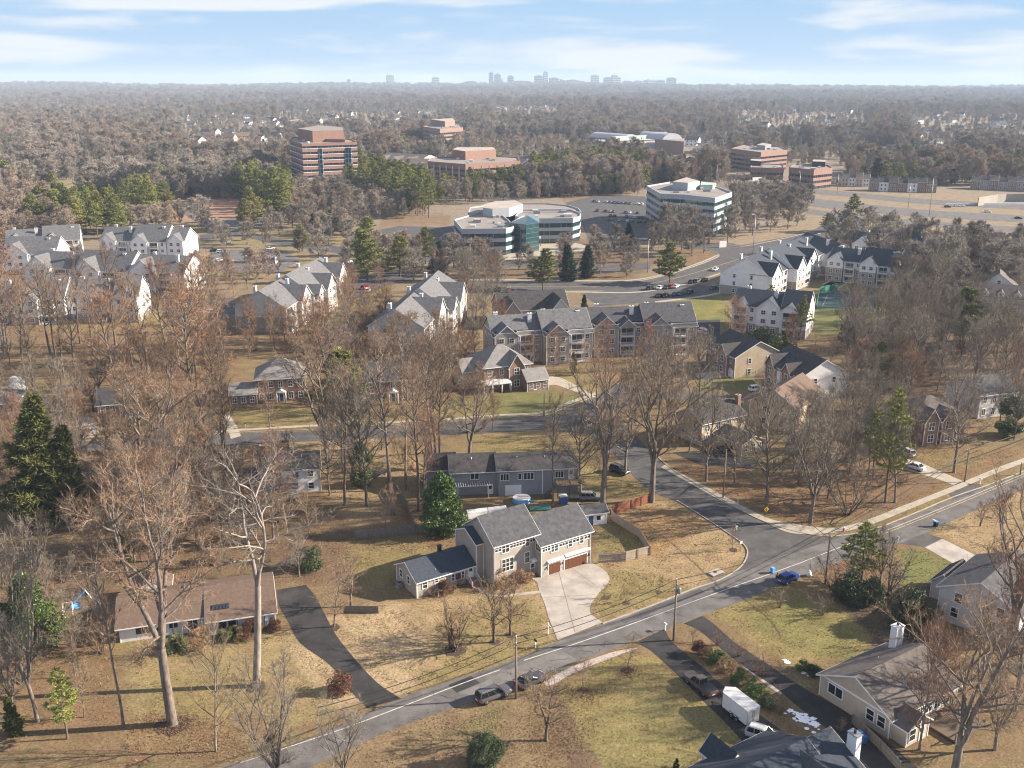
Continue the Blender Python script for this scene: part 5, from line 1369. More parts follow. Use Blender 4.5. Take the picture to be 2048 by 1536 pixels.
def mall():
    o = P(1275, 305)
    h = thing('shopping_centre', 'shopping centre with pale green barrel roofs and a pink brick end block', 'shopping centre', o, 0)
    def block(pix, z, m, cap): 
        mb = MB(); mb.prism(ccw(local_poly(pix, z, o, 0)), -.3, z, m, cap); mb.obj('wall', h)
    block([(1310, 278), (1368, 283), (1369, 277), (1320, 272)], 18, M['brick_office2'], M['flatroof_pink'])
    block([(1190, 283), (1310, 287), (1312, 276), (1192, 272)], 11, M['panel_white'], M['flatroof'])
    def vault(pA, pB, r, z, m):
        a, b = P(*pA, z) - o, P(*pB, z) - o; d = (b - a).normalized(); n = Vector((-d.y, d.x, 0)); mb = MB(); k = 10
        ring = lambda c: [c + n * (r * math.cos(math.pi * i / k)) + Vector((0, 0, r * .55 * math.sin(math.pi * i / k))) for i in range(k + 1)]
        A, B = ring(Vector((a.x, a.y, z))), ring(Vector((b.x, b.y, z)))
        mb.add(A + B, [(i, i + 1, k + 2 + i, k + 1 + i) for i in range(k)] + [tuple(range(k + 1)), tuple(range(k + 1, 2 * k + 2))], m); mb.obj('vaulted_roof', h)
    vault((1192, 274), (1262, 279), 11, 12, M['panel_white']); vault((1222, 281), (1345, 277), 9, 12, M['roof_teal'])
    vault((1310, 277), (1345, 280), 13, 17, M['panel_white']); vault((1288, 271), (1330, 273), 9, 15, M['panel_white'])
    mb = MB(); mb.prism(ccw(local_poly([(1230, 290), (1290, 292), (1292, 287), (1232, 285)], 6, o, 0)), -.2, 6, M['panel_white']); mb.obj('wall', h)
mall()

def condo(label, pL, pR, depth, ze, bays, roof='shingle_taupe'):
    o, a, L_ = frame_from(pL, pR)
    h = thing('condominium', label, 'condominium', o, a, 'white condominiums behind the pines')
    gable(h, 0, L_, 0, depth, -.2, ze, ze + 5, 'x', .6, .4, M['white_siding'], M[roof], M['white'])
    n = bays
    for i in range(n):
        x = (i + .2) * L_ / n; w = L_ / n * .6
        gable(h, x, x + w, -2.5, depth * .45, -.2, ze - .1, ze + w * .35, 'y', .5, .4, M['white_siding'], M[roof], M['white'], ends=(1, 0))
        for s in range(3):
            window(h, Face(0, -2.5), x + w * .25, s * 3 + 1, 1.4, 1.4, 2, 2, nest=False); window(h, Face(0, -2.5), x + w * .65, s * 3 + 1, 1.4, 1.4, 2, 2, nest=False)
    for s in range(3): window(h, Face(L_, 0, 90), depth * .4, s * 3 + 1, 1.6, 1.4, 2, 2, nest=False)
condo('wide tan roofed white condominium left of the red brick office', (752, 338), (835, 344), 34, 9, 3)
condo('nearer white condominium with tan roof ridges just left of the red brick office', (800, 352), (858, 352), 22, 9, 2)
condo('white condominium with dark roof right of the red brick office block', (985, 343), (1068, 345), 26, 9, 3)

def row_houses(label, pL, pR, n, wallm, roofm):
    o, a, L_ = frame_from(pL, pR)
    h = thing('row_house', label, 'row house', o, a)
    w = L_ / n
    for i in range(n):
        dz = .5 * (i % 3); dy = .8 * (i % 2)
        gable(h, i * w + .02, (i + 1) * w - .02, dy, 11 + dy, -.2, 6.2 + dz, 9.4 + dz, 'x', .4, .02, M[wallm[i % len(wallm)]], M[roofm], M['white'])
        for u in (.2, .6):
            window(h, Face(0, dy), (i + u) * w, 1, 1.1, 1.4, nest=False); window(h, Face(0, dy), (i + u) * w, 3.9, 1.1, 1.4, nest=False)
        chimney(h, (i + .85) * w, 6 + dy, 6, 10.6 + dz, .9, .9, M['brick'])
row_houses('brick row houses with dark roofs and chimneys right of the highway trees', (1738, 382), (1872, 386), 7, ['brick', 'white_siding', 'brick_brown'], 'shingle_dark')
row_houses('pale stone row houses left of the brick row beside the highway', (1682, 372), (1738, 374), 4, ['beige', 'white_siding'], 'shingle_taupe')
row_houses('hazy brown row houses above the sound wall at the right edge', (1940, 378), (2070, 384), 7, ['brick_brown', 'taupe'], 'shingle_taupe')
def sound_wall():
    mb = MB(); ln = smooth_line([P(*q) for q in ((1955, 412), (2010, 404), (2090, 405))], 4); ribbon(mb, ln, .5, 0, M['kerb'], 0, 5.5)
    tag(mb.obj('sound_wall'), 'long pale grey highway sound wall at the right edge', 'wall')
    mb = MB(); ribbon(mb, smooth_line([P(*q) for q in ((1890, 411), (1960, 410), (2060, 408))], 3), .6, 0, M['white'], 0, 1.3)
    tag(mb.obj('highway_barrier'), 'low white concrete barrier along the highway ramp', 'barrier')
sound_wall()

# ---------------------------------------------------------------- the far skyline
def skyline():
    D = 9200.0
    spec = [(712, 7, 14), (791, 13, 26), (878, 12, 20), (945, 22, 8), (984, 8, 34), (998, 13, 29), (1022, 12, 24), (1040, 30, 9), (1075, 16, 24), (1088, 8, 36), (1106, 20, 18), (1118, 14, 13), (1142, 26, 12), (1182, 14, 26), (1207, 16, 19), (1219, 10, 26), (1228, 6, 20), (1244, 16, 9), (1265, 14, 10), (1290, 24, 12), (1308, 16, 11), (1329, 19, 18)]
    rg = random.Random(5)
    for i, (px, w, hh) in enumerate(spec):
        x = (px - 1024) / FPX * D; s = D / FPX
        zb = float(terrain(x, D)) - 3; zt = CAMH + (-5 / FPX) * D + hh * .62 * s
        W_ = w * s; dp = W_ * rg.uniform(.5, .9)
        nm = ['leftmost lone grey tower on the horizon', 'second lone grey tower from the left on the horizon', 'third lone tower from the left on the horizon'][i] if i < 3 else None
        sh = 'slim tall' if hh > 30 else 'tall' if hh > 22 else 'mid height' if hh > 15 else 'low broad'
        where = 'in the left part of the city skyline' if px < 1060 else 'in the middle of the city skyline' if px < 1160 else 'in the right part of the city skyline'
        t = thing('skyline_tower', nm or f'{sh} hazy tower {where}', 'tower', (x, D, zb), rg.uniform(-.4, .4), 'towers on the horizon')
        mb = MB(); H_ = zt - zb
        mb.box((-W_ / 2, -dp / 2, 0), (W_ / 2, dp / 2, H_), M['farwall']); mb.obj('shaft', t)
        cap = MB(); cap.box((-W_ * .3, -dp * .3, H_ + .01), (W_ * .25, dp * .3, H_ * 1.05 + 3), M['farwall']); cap.obj('top', t)
        g = MB(); k = max(3, int(H_ / 16))
        for j in range(k): g.box((-W_ / 2 - .4, -dp / 2 - .4, (j + .35) * H_ / k), (W_ / 2 + .4, dp / 2 + .4, (j + .75) * H_ / k), M['pane_dark'])
        g.obj('window_bands', t)
skyline()

def church():
    p = P(925, 243)
    t = thing('church', 'small dark roofed church with a sharp white steeple far beyond the offices', 'church', p, .3)
    gable(t, -14, 6, -5, 5, -.2, 6, 11, 'x', .4, .3, M['white_siding'], M['shingle_blue'], M['white'])
    mb = MB(); mb.box((6.1, -2.2, 0), (10.5, 2.2, 13), M['white']); mb.obj('tower', t)
    mb = MB(); mb.add([(6.0, -2.4, 13.01), (10.6, -2.4, 13.01), (10.6, 2.4, 13.01), (6.0, 2.4, 13.01), (8.3, 0, 29)], [(0, 1, 4), (1, 2, 4), (2, 3, 4), (3, 0, 4), (3, 2, 1, 0)], M['white']); mb.obj('spire', t)
church()

def far_houses():
    rg = random.Random(11)
    zones = [((360, 232, 470, 262), 9, 'white house of the cluster left of the red tower'), ((375, 270, 560, 315), 22, 'pale house in the wooded rows left of the red tower'), ((490, 240, 575, 258), 9, 'pale house in the distant rows beyond the left wood'),
             ((560, 226, 720, 250), 9, 'pale roof among far trees above the red tower'), ((1000, 218, 1110, 240), 7, 'white house on the wooded slope below the skyline'), ((1480, 225, 1720, 268), 16, 'white house among the misty trees at right'),
             ((1830, 235, 2048, 300), 26, 'small pale house in the hazy suburb at far right'), ((150, 215, 340, 290), 7, 'lone pale house in the left forest'), ((1380, 270, 1450, 305), 5, 'white flat building behind the shopping centre'), ((730, 222, 900, 244), 6, 'pale house beyond the brown office')]
    protos = []
    for k, (wm, rm) in enumerate((('white_siding', 'shingle_grey'), ('beige', 'shingle_brown'), ('white_siding', 'shingle_dark'), ('lt_siding', 'shingle_taupe'))):
        w = MB(); L_, D_, e, r = 13 + k, 9, 6, 9
        w.ext([(0 - L_ / 2, a - D_ / 2, b) for a, b in pent(0, D_, -2, e, D_ / 2, r)], (L_, 0, 0), M[wm])
        for u in (-.3, 0, .3):
            for z in (1, 3.9): w.box((u * L_ - .6, -D_ / 2 - .05, z), (u * L_ + .6, -D_ / 2 + .02, z + 1.4), M['glass'])
        for z in (1, 3.9): w.box((L_ / 2 - .02, -.6, z), (L_ / 2 + .05, .6, z + 1.4), M['glass'])
        rf = MB(); rf.ext([(-L_ / 2 - .4, a, b) for a, b in ((-D_ / 2 - .5, e - .3), (0, r + .05), (D_ / 2 + .5, e - .3), (D_ / 2 + .5, e), (0, r + .35), (-D_ / 2 - .5, e))], (L_ + .8, 0, 0), M[rm])
        ch = MB(); ch.box((L_ * .3, .5, 6), (L_ * .3 + 1, 1.5, 10), M['brick'])
        protos.append((w.mesh('wall'), rf.mesh('roof'), ch.mesh('chimney')))
    for (x0, y0, x1, y1), n, lab in zones:
        for i in range(n):
            p = P(rg.uniform(x0, x1), rg.uniform(y0, y1)); p.z = float(terrain(p.x, p.y))
            k = rg.randrange(4); t = thing('distant_house', lab, 'house', p, rg.uniform(-1.2, .6), lab + 's'); s = rg.uniform(.9, 1.35); t.scale = (s, s, s)
            for nm, me in zip(('wall', 'roof', 'chimney'), protos[k]): inst(nm, me, t)
            CLEAR.append((p.x, p.y, 11))
CLEAR = []
far_houses()
# ---------------------------------------------------------------- plants
class TB:
    """numpy collector: quads for wood, triangles for twigs and needles"""
    def __init__(s, seed):
        s.r = np.random.default_rng(seed); s.qv = []; s.qf = []; s.nq = 0; s.tv = []
    def unit(s, v): return v / (np.linalg.norm(v) + 1e-9)
    def path(s, p, d, L, n, wob, up):
        p = np.array(p, float); d = s.unit(np.array(d, float)); out = [p]
        for i in range(n):
            d = s.unit(d + s.r.normal(0, wob, 3) + np.array([0, 0, up])); p = p + d * (L / n); out.append(p)
        return np.array(out)
    def tube(s, pts, r0, r1, n):
        k = len(pts); rad = np.linspace(r0, r1, k)
        d = np.gradient(pts, axis=0); d /= (np.linalg.norm(d, axis=1, keepdims=True) + 1e-9)
        ref = np.array([1., 0, 0]) if abs(d[0][0]) < .8 else np.array([0, 1., 0])
        a = np.cross(d, ref); a /= (np.linalg.norm(a, axis=1, keepdims=True) + 1e-9); b = np.cross(d, a)
        t = np.arange(n) * 2 * np.pi / n
        v = pts[:, None, :] + rad[:, None, None] * (a[:, None, :] * np.cos(t)[None, :, None] + b[:, None, :] * np.sin(t)[None, :, None])
        i = np.arange(k - 1)[:, None] * n; j = np.arange(n)[None, :]; j2 = (j + 1) % n
        f = np.stack([i + j, i + j2, i + n + j2, i + n + j], -1).reshape(-1, 4) + s.nq
        s.qv.append(v.reshape(-1, 3)); s.qf.append(f); s.nq += k * n
    def spikes(s, P0, D, L, w):
        """thin triangles: base points, unit directions, lengths, widths"""
        ref = s.r.normal(0, 1, D.shape); side = np.cross(D, ref); side /= (np.linalg.norm(side, axis=1, keepdims=True) + 1e-9)
        w = np.broadcast_to(np.asarray(w, float), (len(P0),))[:, None]; L = np.broadcast_to(np.asarray(L, float), (len(P0),))[:, None]
        s.tv.append(np.stack([P0 - side * w / 2, P0 + side * w / 2, P0 + D * L], 1).reshape(-1, 3))
    def meshes(s, bark, leaf, one=False):
        qv = np.concatenate(s.qv) if s.qv else np.zeros((0, 3)); qf = np.concatenate(s.qf) if s.qf else np.zeros((0, 4), int)
        tv = np.concatenate(s.tv) if s.tv else np.zeros((0, 3)); tf = np.arange(len(tv)).reshape(-1, 3)
        if one:
            qt = np.concatenate([qf[:, [0, 1, 2]], qf[:, [0, 2, 3]]]); v = np.concatenate([qv, tv]); f = np.concatenate([qt, tf + len(qv)])
            return np_mesh('far_tree', v, f, [bark, leaf], np.r_[np.zeros(len(qt), int), np.ones(len(tf), int)])
        return np_mesh('trunk', qv, qf, [bark], smooth=True), np_mesh('crown', tv, tf, [leaf])

def bare_tree(seed, H=20, Rc=6, tr=.32, clear=.35, stems=1, fork=.3, limbs=13, subs=7, sub2=6, tw=9, twl=(.5, 1.1), tww=.035, lean=0, up=.12, ang=(25, 60), wob=.10, bark='bark', twig='twig', one=False, top=1.0):
    b = TB(seed); r = b.r
    P0, D0, LL, = [], [], []
    roots = []
    ldir = np.array([lean, r.normal(0, .04), 1.0])
    if stems == 1: roots.append((b.path((0, 0, -.3), ldir, H * top, 11, .035, .02), tr, tr * .16, clear))
    else:
        base = b.path((0, 0, -.3), ldir, H * fork, 5, .03, 0); b.tube(base, tr * 1.15, tr * .85, 8)
        az0 = r.uniform(0, 6.28)
        for i in range(stems):
            az = az0 + i * 2 * math.pi / stems + r.normal(0, .3); e = r.uniform(.22, .5)
            roots.append((b.path(base[-1], (math.cos(az) * e + lean * .5, math.sin(az) * e, 1), H * (1 - fork) * r.uniform(.82, 1.05), 9, .09, .09), tr * .68, tr * .12, clear * .5))
        limbs = max(5, int(limbs * 1.3 / stems))
    # root flare
    t0 = roots[0][0] if stems == 1 else base
    b.tube(np.array([t0[0], t0[0] + (t0[1] - t0[0]) * .35]), tr * 1.7, tr * 1.0, 8)
    nz = 7 if not one else 4
    for pts, r0, r1, cl in roots:
        b.tube(pts, r0, r1, nz)
        k = len(pts); az = r.uniform(0, 6.28)
        for i in range(limbs):
            t = cl + (1 - cl) * (i + r.uniform(0, .9)) / limbs
            f = t * (k - 1); j = min(int(f), k - 2); p = pts[j] + (pts[j + 1] - pts[j]) * (f - j)
            az += 2.4 + r.normal(0, .5); u = (t - cl) / (1 - cl + 1e-6)
            el = R(ang[0] + (ang[1] - ang[0]) * u + r.normal(0, 8))
            L1 = Rc * (math.sin(math.pi * (.22 + .68 * u)) ** .8) * r.uniform(.75, 1.15) / max(.6, math.cos(el)) * (.8 if stems > 1 else 1)
            L1 = min(L1, H * .45)
            rl = max(.02, min(r0 * .55, .028 * L1 + .015) * (1 - .35 * u))
            lp = b.path(p, (math.cos(az) * math.cos(el), math.sin(az) * math.cos(el), math.sin(el)), L1, 6, wob, up * .55)
            b.tube(lp, rl, rl * .3, 5 if not one else 3)
            for q in range(subs):
                tt = .22 + .78 * (q + r.uniform(0, .9)) / subs; f = tt * 6; jj = min(int(f), 5); sp = lp[jj] + (lp[jj + 1] - lp[jj]) * (f - jj)
                d = b.unit(lp[jj + 1] - lp[jj]); d = b.unit(d + r.normal(0, .6, 3) + np.array([0, 0, .2]))
                L2 = L1 * .48 * (1.1 - .55 * tt) * r.uniform(.7, 1.2)
                s2 = b.path(sp, d, L2, 4, wob * 1.3, up * .5); r2 = max(.012, rl * .42 * (1.1 - .5 * tt)) if not one else .05
                b.tube(s2, r2, r2 * .35, 3)
                for w in range(sub2):
                    t3 = .2 + .8 * (w + r.uniform(0, .9)) / sub2; f = t3 * 4; j3 = min(int(f), 3); p3 = s2[j3] + (s2[j3 + 1] - s2[j3]) * (f - j3)
                    d3 = b.unit(b.unit(s2[j3 + 1] - s2[j3]) + r.normal(0, .65, 3) + np.array([0, 0, .2])); L3 = L2 * .5 * r.uniform(.6, 1.2) + .25
                    P0.append(p3); D0.append(d3); LL.append(L3)
    P0, D0, LL = np.array(P0), np.array(D0), np.array(LL)
    b.spikes(P0, D0, LL, tww * 1.9)
    n = len(P0); idx = np.repeat(np.arange(n), tw); tt = r.uniform(.1, 1, len(idx))
    p = P0[idx] + D0[idx] * (LL[idx] * tt)[:, None]
    d = D0[idx] * .8 + r.normal(0, .55, (len(idx), 3)) + np.array([0, 0, .18]); d /= np.linalg.norm(d, axis=1, keepdims=True)
    b.spikes(p, d, r.uniform(twl[0], twl[1], len(idx)), tww)
    return b.meshes(M[bark], M[twig], one)

def tufts(b, C, n, L, w, D=None, spread=.8, up=.25):
    idx = np.repeat(np.arange(len(C)), n); m = len(idx)
    d = b.r.normal(0, spread, (m, 3)) + np.array([0, 0, up])
    if D is not None: d += D[idx]
    d /= np.linalg.norm(d, axis=1, keepdims=True)
    b.spikes(C[idx] + b.r.normal(0, .08, (m, 3)), d, b.r.uniform(L * .6, L * 1.2, m), b.r.uniform(w * .7, w * 1.3, m))

def pine(seed, H=20, Rc=6.2, clear=.22, whorl=1.05, nb=6, tn=14, tl=.85, tw=.24, tr=.28, leaf='pine', one=False, shape=.75, droop=-.05, dens=1.0):
    b = TB(seed); r = b.r
    tp = b.path((0, 0, -.3), (0, 0, 1), H, 10, .02, .02); b.tube(tp, tr, .03, 7 if not one else 4)
    C, D = [], []
    z = clear * H; az = 0; skew = r.uniform(0, 6.28)
    while z < H * .985:
        u = (z - clear * H) / (H * (1 - clear)); prof = (1 - u) ** shape * min(1, .45 + u * 3.2)
        f = z / H * 10; j = min(int(f), 9); base = tp[j] + (tp[j + 1] - tp[j]) * (f - j)
        for i in range(nb):
            az += 2 * math.pi / nb + r.normal(0, .35)
            L = Rc * prof * r.uniform(.45, 1.25) * (1 + .18 * math.cos(az - skew)) + .3
            if r.uniform() < .08 and u < .8: L *= .35
            el = droop + .35 * u + r.normal(0, .1)
            br = b.path(base, (math.cos(az) * math.cos(el), math.sin(az) * math.cos(el), math.sin(el)), L, 4, .07, .06)
            if not one or i % 2 == 0: b.tube(br, max(.02, .015 * L + .01), .012, 3)
            m = max(2, int(L * 2.6 * dens))
            tt = r.uniform(.28, 1, m) ** .8
            q = np.array([np.interp(tt, np.linspace(0, 1, 5), br[:, c]) for c in range(3)]).T
            lat = np.array([-math.sin(az), math.cos(az), 0]); q += lat * (r.uniform(-1, 1, m) * .42 * L * (1.15 - tt * .7))[:, None] + np.array([0, 0, .06])
            C.append(q); D.append(np.tile(b.unit(br[-1] - br[0]) * .5, (m, 1)))
        z += whorl * (1.05 - .45 * u) * r.uniform(.8, 1.2)
    C = np.concatenate(C); D = np.concatenate(D)
    tufts(b, C, tn, tl, tw, D)
    return b.meshes(M['bark_dark'], M[leaf], one)

def spruce(seed, H=16, Rc=3.6, clear=.03, leaf='spruce', tn=12, one=False, tw=.2):
    return pine(seed, H, Rc, clear, .62, 8, tn, .75, tw, .26, leaf, one, .85, -.28, 1.25)

def leafy(seed, H=8, Rc=3, lobes=22, n=420, size=.26, leaf='leaf', trunk=True, base=.12, stem_h=.2, bark='bark_dark', one=False, pointed=False):
    """broad-leaved evergreen or shrub: leaf faces gathered in uneven lumps"""
    b = TB(seed); r = b.r
    if trunk: b.tube(b.path((0, 0, -.2), (0, 0, 1), H * .75, 6, .05, .02), max(.05, H * .018), .03, 6)
    else:
        for i in range(5): b.tube(b.path((r.normal(0, .1), r.normal(0, .1), -.1), (r.normal(0, .4), r.normal(0, .4), 1), H * .6, 3, .1, .02), .03, .01, 3)
    for i in range(lobes):
        u = r.uniform(0, 1); zz = H * (base + (1 - base) * u)
        prof = ((1 - u) ** .75 if pointed else math.sin(math.pi * (.14 + .8 * u)) ** .6)
        az = r.uniform(0, 6.28); rr = Rc * prof * math.sqrt(r.uniform(.1, 1)) * .82
        c = np.array([math.cos(az) * rr, math.sin(az) * rr, zz * .92]); sz = Rc * r.uniform(.24, .42) * (.6 + .4 * prof)
        d = r.normal(0, 1, (n, 3)); d /= np.linalg.norm(d, axis=1, keepdims=True)
        p = c + d * (sz * r.uniform(.55, 1.0, (n, 1)) ** .6) * np.array([1, 1, .8])
        p = p[p[:, 2] > .03]; d = d[:len(p)]
        o = r.normal(0, 1, (len(p), 3)) + d * .6; o /= np.linalg.norm(o, axis=1, keepdims=True)
        b.spikes(p, o, r.uniform(size * .7, size * 1.4, len(p)), size * .62)
    return b.meshes(M[bark], M[leaf], one)

def shrub_bare(seed, H=2.5, Rc=1.6, stems=9, twig='twig_red', dens=1.0, tww=.022):
    b = TB(seed); r = b.r; P0, D0, LL = [], [], []
    for i in range(stems):
        az = r.uniform(0, 6.28); s = r.uniform(.15, .9)
        st = b.path((r.normal(0, .12), r.normal(0, .12), -.1), (math.cos(az) * s, math.sin(az) * s, 1), H * r.uniform(.7, 1.1), 5, .12, .04)
        b.tube(st, .03 + H * .006, .008, 4)
        for q in range(int(9 * dens)):
            t = .2 + .8 * r.uniform(); f = t * 5; j = min(int(f), 4); p = st[j] + (st[j + 1] - st[j]) * (f - j)
            d = b.unit(b.unit(st[j + 1] - st[j]) + r.normal(0, .6, 3)); L = H * .32 * r.uniform(.5, 1.2)
            P0.append(p); D0.append(d); LL.append(L)
    P0, D0, LL = np.array(P0), np.array(D0), np.array(LL); b.spikes(P0, D0, LL, tww * 1.7)
    idx = np.repeat(np.arange(len(P0)), int(12 * dens)); tt = r.uniform(.1, 1, len(idx)); p = P0[idx] + D0[idx] * (LL[idx] * tt)[:, None]
    d = D0[idx] + r.normal(0, .6, (len(idx), 3)); d /= np.linalg.norm(d, axis=1, keepdims=True)
    b.spikes(p, d, r.uniform(.15, .4, len(idx)) * max(1, H * .35), tww)
    return b.meshes(M['bark_dark'], M[twig])

def proto(kind):
    k = ('tree', kind)
    if k not in _cache:
        nm, i = kind.rsplit('#', 1) if '#' in kind else (kind, '0'); i = int(i)
        s = hash_name(nm) + i * 17
        f = {
            'oak': lambda: (26, bare_tree(s, 26, 8.4, .47, .2, 3, .36, 16, 8, 7, 9, (.5, 1.2), .034, 0, .1, (20, 55), .13, 'bark', 'twig')),
            'sycamore': lambda: (26, bare_tree(s, 26, 7.5, .36, .42, 2, .45, 17, 6, 5, 7, (.4, 1.0), .032, .10, .06, (0, 50), .17, 'bark_pale', 'twig_grey')),
            'poplar': lambda: (31, bare_tree(s, 31, 4.6, .34, .42, 1, .3, 18, 5, 5, 6, (.5, 1.1), .034, 0, .16, (28, 66), .09, 'bark', 'twig')),
            'poplar_dark': lambda: (31, bare_tree(s, 31, 5.0, .38, .4, 1, .3, 20, 6, 5, 7, (.5, 1.1), .034, 0, .16, (25, 66), .11, 'bark_dark', 'twig')),
            'spread': lambda: (22, bare_tree(s, 22, 8.0, .45, .2, 4, .3, 16, 7, 6, 8, (.5, 1.1), .034, 0, .13, (25, 60), .12, 'bark', 'twig')),
            'maple': lambda: (16, bare_tree(s, 16, 5.2, .26, .2, 1, .3, 20, 7, 6, 10, (.4, .9), .034, 0, .14, (25, 70), .1, 'bark', 'twig_red')),
            'grey': lambda: (18, bare_tree(s, 18, 6.0, .3, .24, 1, .3, 20, 7, 6, 9, (.4, .9), .034, 0, .14, (22, 68), .1, 'bark', 'twig_grey')),
            'fan': lambda: (17, bare_tree(s, 17, 4.8, .3, .1, 5, .22, 14, 6, 5, 7, (.5, 1.1), .034, 0, .14, (35, 70), .1, 'bark', 'twig_grey')),
            'crab': lambda: (5, bare_tree(s, 5, 2.5, .14, .12, 2, .28, 12, 6, 5, 5, (.15, .4), .02, .05, .05, (15, 60), .16, 'bark_dark', 'twig')),
            'young': lambda: (8, bare_tree(s, 8, 2.3, .1, .22, 1, .3, 14, 5, 5, 6, (.25, .6), .02, 0, .14, (30, 65), .1, 'bark', 'twig')),
            'pine': lambda: (20, pine(s, 20)), 'pine_open': lambda: (22, pine(s, 22, 5.2, .34, 1.5, 5, 11, .9, .24)),
            'spruce': lambda: (16, spruce(s)), 'dark_spruce': lambda: (14, spruce(s, 14, 3.2, .02, 'blue_spruce')),
            'cedar': lambda: (7, leafy(s, 7, 1.5, 26, 260, .2, 'spruce', True, .02, pointed=True)),
            'magnolia': lambda: (10, leafy(s, 10, 4.4, 46, 420, .3, 'leaf', True, .06, pointed=True)),
            'holly': lambda: (9, leafy(s, 9, 3.4, 40, 420, .26, 'leaf', True, .08)),
            'laurel': lambda: (4, leafy(s, 4, 3.0, 34, 230, .24, 'leaf_dark', False, .05)),
            'ball': lambda: (2.8, leafy(s, 2.8, 1.7, 60, 420, .1, 'leaf_dark', False, .04)),
            'russet': lambda: (2, leafy(s, 2, 1.6, 20, 260, .13, 'russet', False, .04)),
            'dry': lambda: (2, leafy(s, 2, 1.6, 16, 160, .14, 'tanleaf', False, .04)),
            'green_shrub': lambda: (1.5, leafy(s, 1.5, 1.2, 16, 240, .12, 'leaf', False, .04)),
            'shrub': lambda: (2.5, shrub_bare(s)), 'shrub_brown': lambda: (2.5, shrub_bare(s, 2.5, 1.6, 9, 'twig')), 'thicket': lambda: (4.5, shrub_bare(s, 4.5, 2.6, 11, 'twig', 1.2, .03)),
            'thicket_grey': lambda: (4.5, shrub_bare(s, 4.5, 2.6, 11, 'twig_grey', 1.2, .03)),
            'white_shrub': lambda: (5, leafy(s, 5, 2.0, 26, 160, .2, 'white_bloom', False, .1)),
        }[nm]
        _cache[k] = f()
    return _cache[k]
def hash_name(s): return sum(ord(c) * (i + 3) for i, c in enumerate(s)) % 9973
M['white_bloom'] = mat('white_blossom', (.75, .74, .70), .8, .15, 2)

NAMES = {'oak': ('bare_tree', 'bare tree'), 'sycamore': ('bare_tree', 'bare tree'), 'poplar': ('bare_tree', 'bare tree'), 'poplar_dark': ('bare_tree', 'bare tree'), 'spread': ('bare_tree', 'bare tree'), 'maple': ('bare_tree', 'bare tree'), 'grey': ('bare_tree', 'bare tree'), 'fan': ('bare_tree', 'bare tree'),
         'crab': ('ornamental_tree', 'small tree'), 'young': ('young_tree', 'young tree'), 'pine': ('pine_tree', 'pine tree'), 'pine_open': ('pine_tree', 'pine tree'), 'spruce': ('spruce_tree', 'spruce'), 'dark_spruce': ('spruce_tree', 'spruce'), 'cedar': ('cedar_tree', 'cedar'),
         'magnolia': ('evergreen_tree', 'evergreen tree'), 'holly': ('evergreen_tree', 'evergreen tree'), 'laurel': ('evergreen_shrub', 'shrub'), 'ball': ('round_bush', 'bush'), 'russet': ('russet_shrub', 'shrub'), 'dry': ('dry_shrub', 'shrub'), 'green_shrub': ('green_shrub', 'shrub'),
         'shrub': ('twiggy_shrub', 'shrub'), 'shrub_brown': ('twiggy_shrub', 'shrub'), 'thicket': ('twiggy_shrub', 'shrub'), 'thicket_grey': ('twiggy_shrub', 'shrub'), 'white_shrub': ('flowering_shrub', 'shrub')}

def plant(kind, loc, h, label, group=None, rot=None, wide=1.0):
    ph, (tm, cm) = proto(kind)
    nm, cat = NAMES[kind.split('#')[0]]
    t = thing(nm, label, cat, loc, rng.uniform(0, 6.28) if rot is None else rot, group)
    s = h / ph; t.scale = (s * wide, s * wide, s)
    small = cat in ('shrub', 'bush')
    inst('stems' if small else 'trunk', tm, t); inst('foliage' if small else 'crown', cm, t)
    return t

def tree_px(kind, px, py, top, label, group=None, rot=None, wide=1.0):
    p = P(px, py); h = max(.6, hgt(top, p.y)); return plant(kind, p, h, label, group, rot, wide)

BARE_LOCS = []
def B(kind, px, py, top, label, **k):
    t = tree_px(kind, px, py, top, label, **k); BARE_LOCS.append((t.location.x, t.location.y)); return t

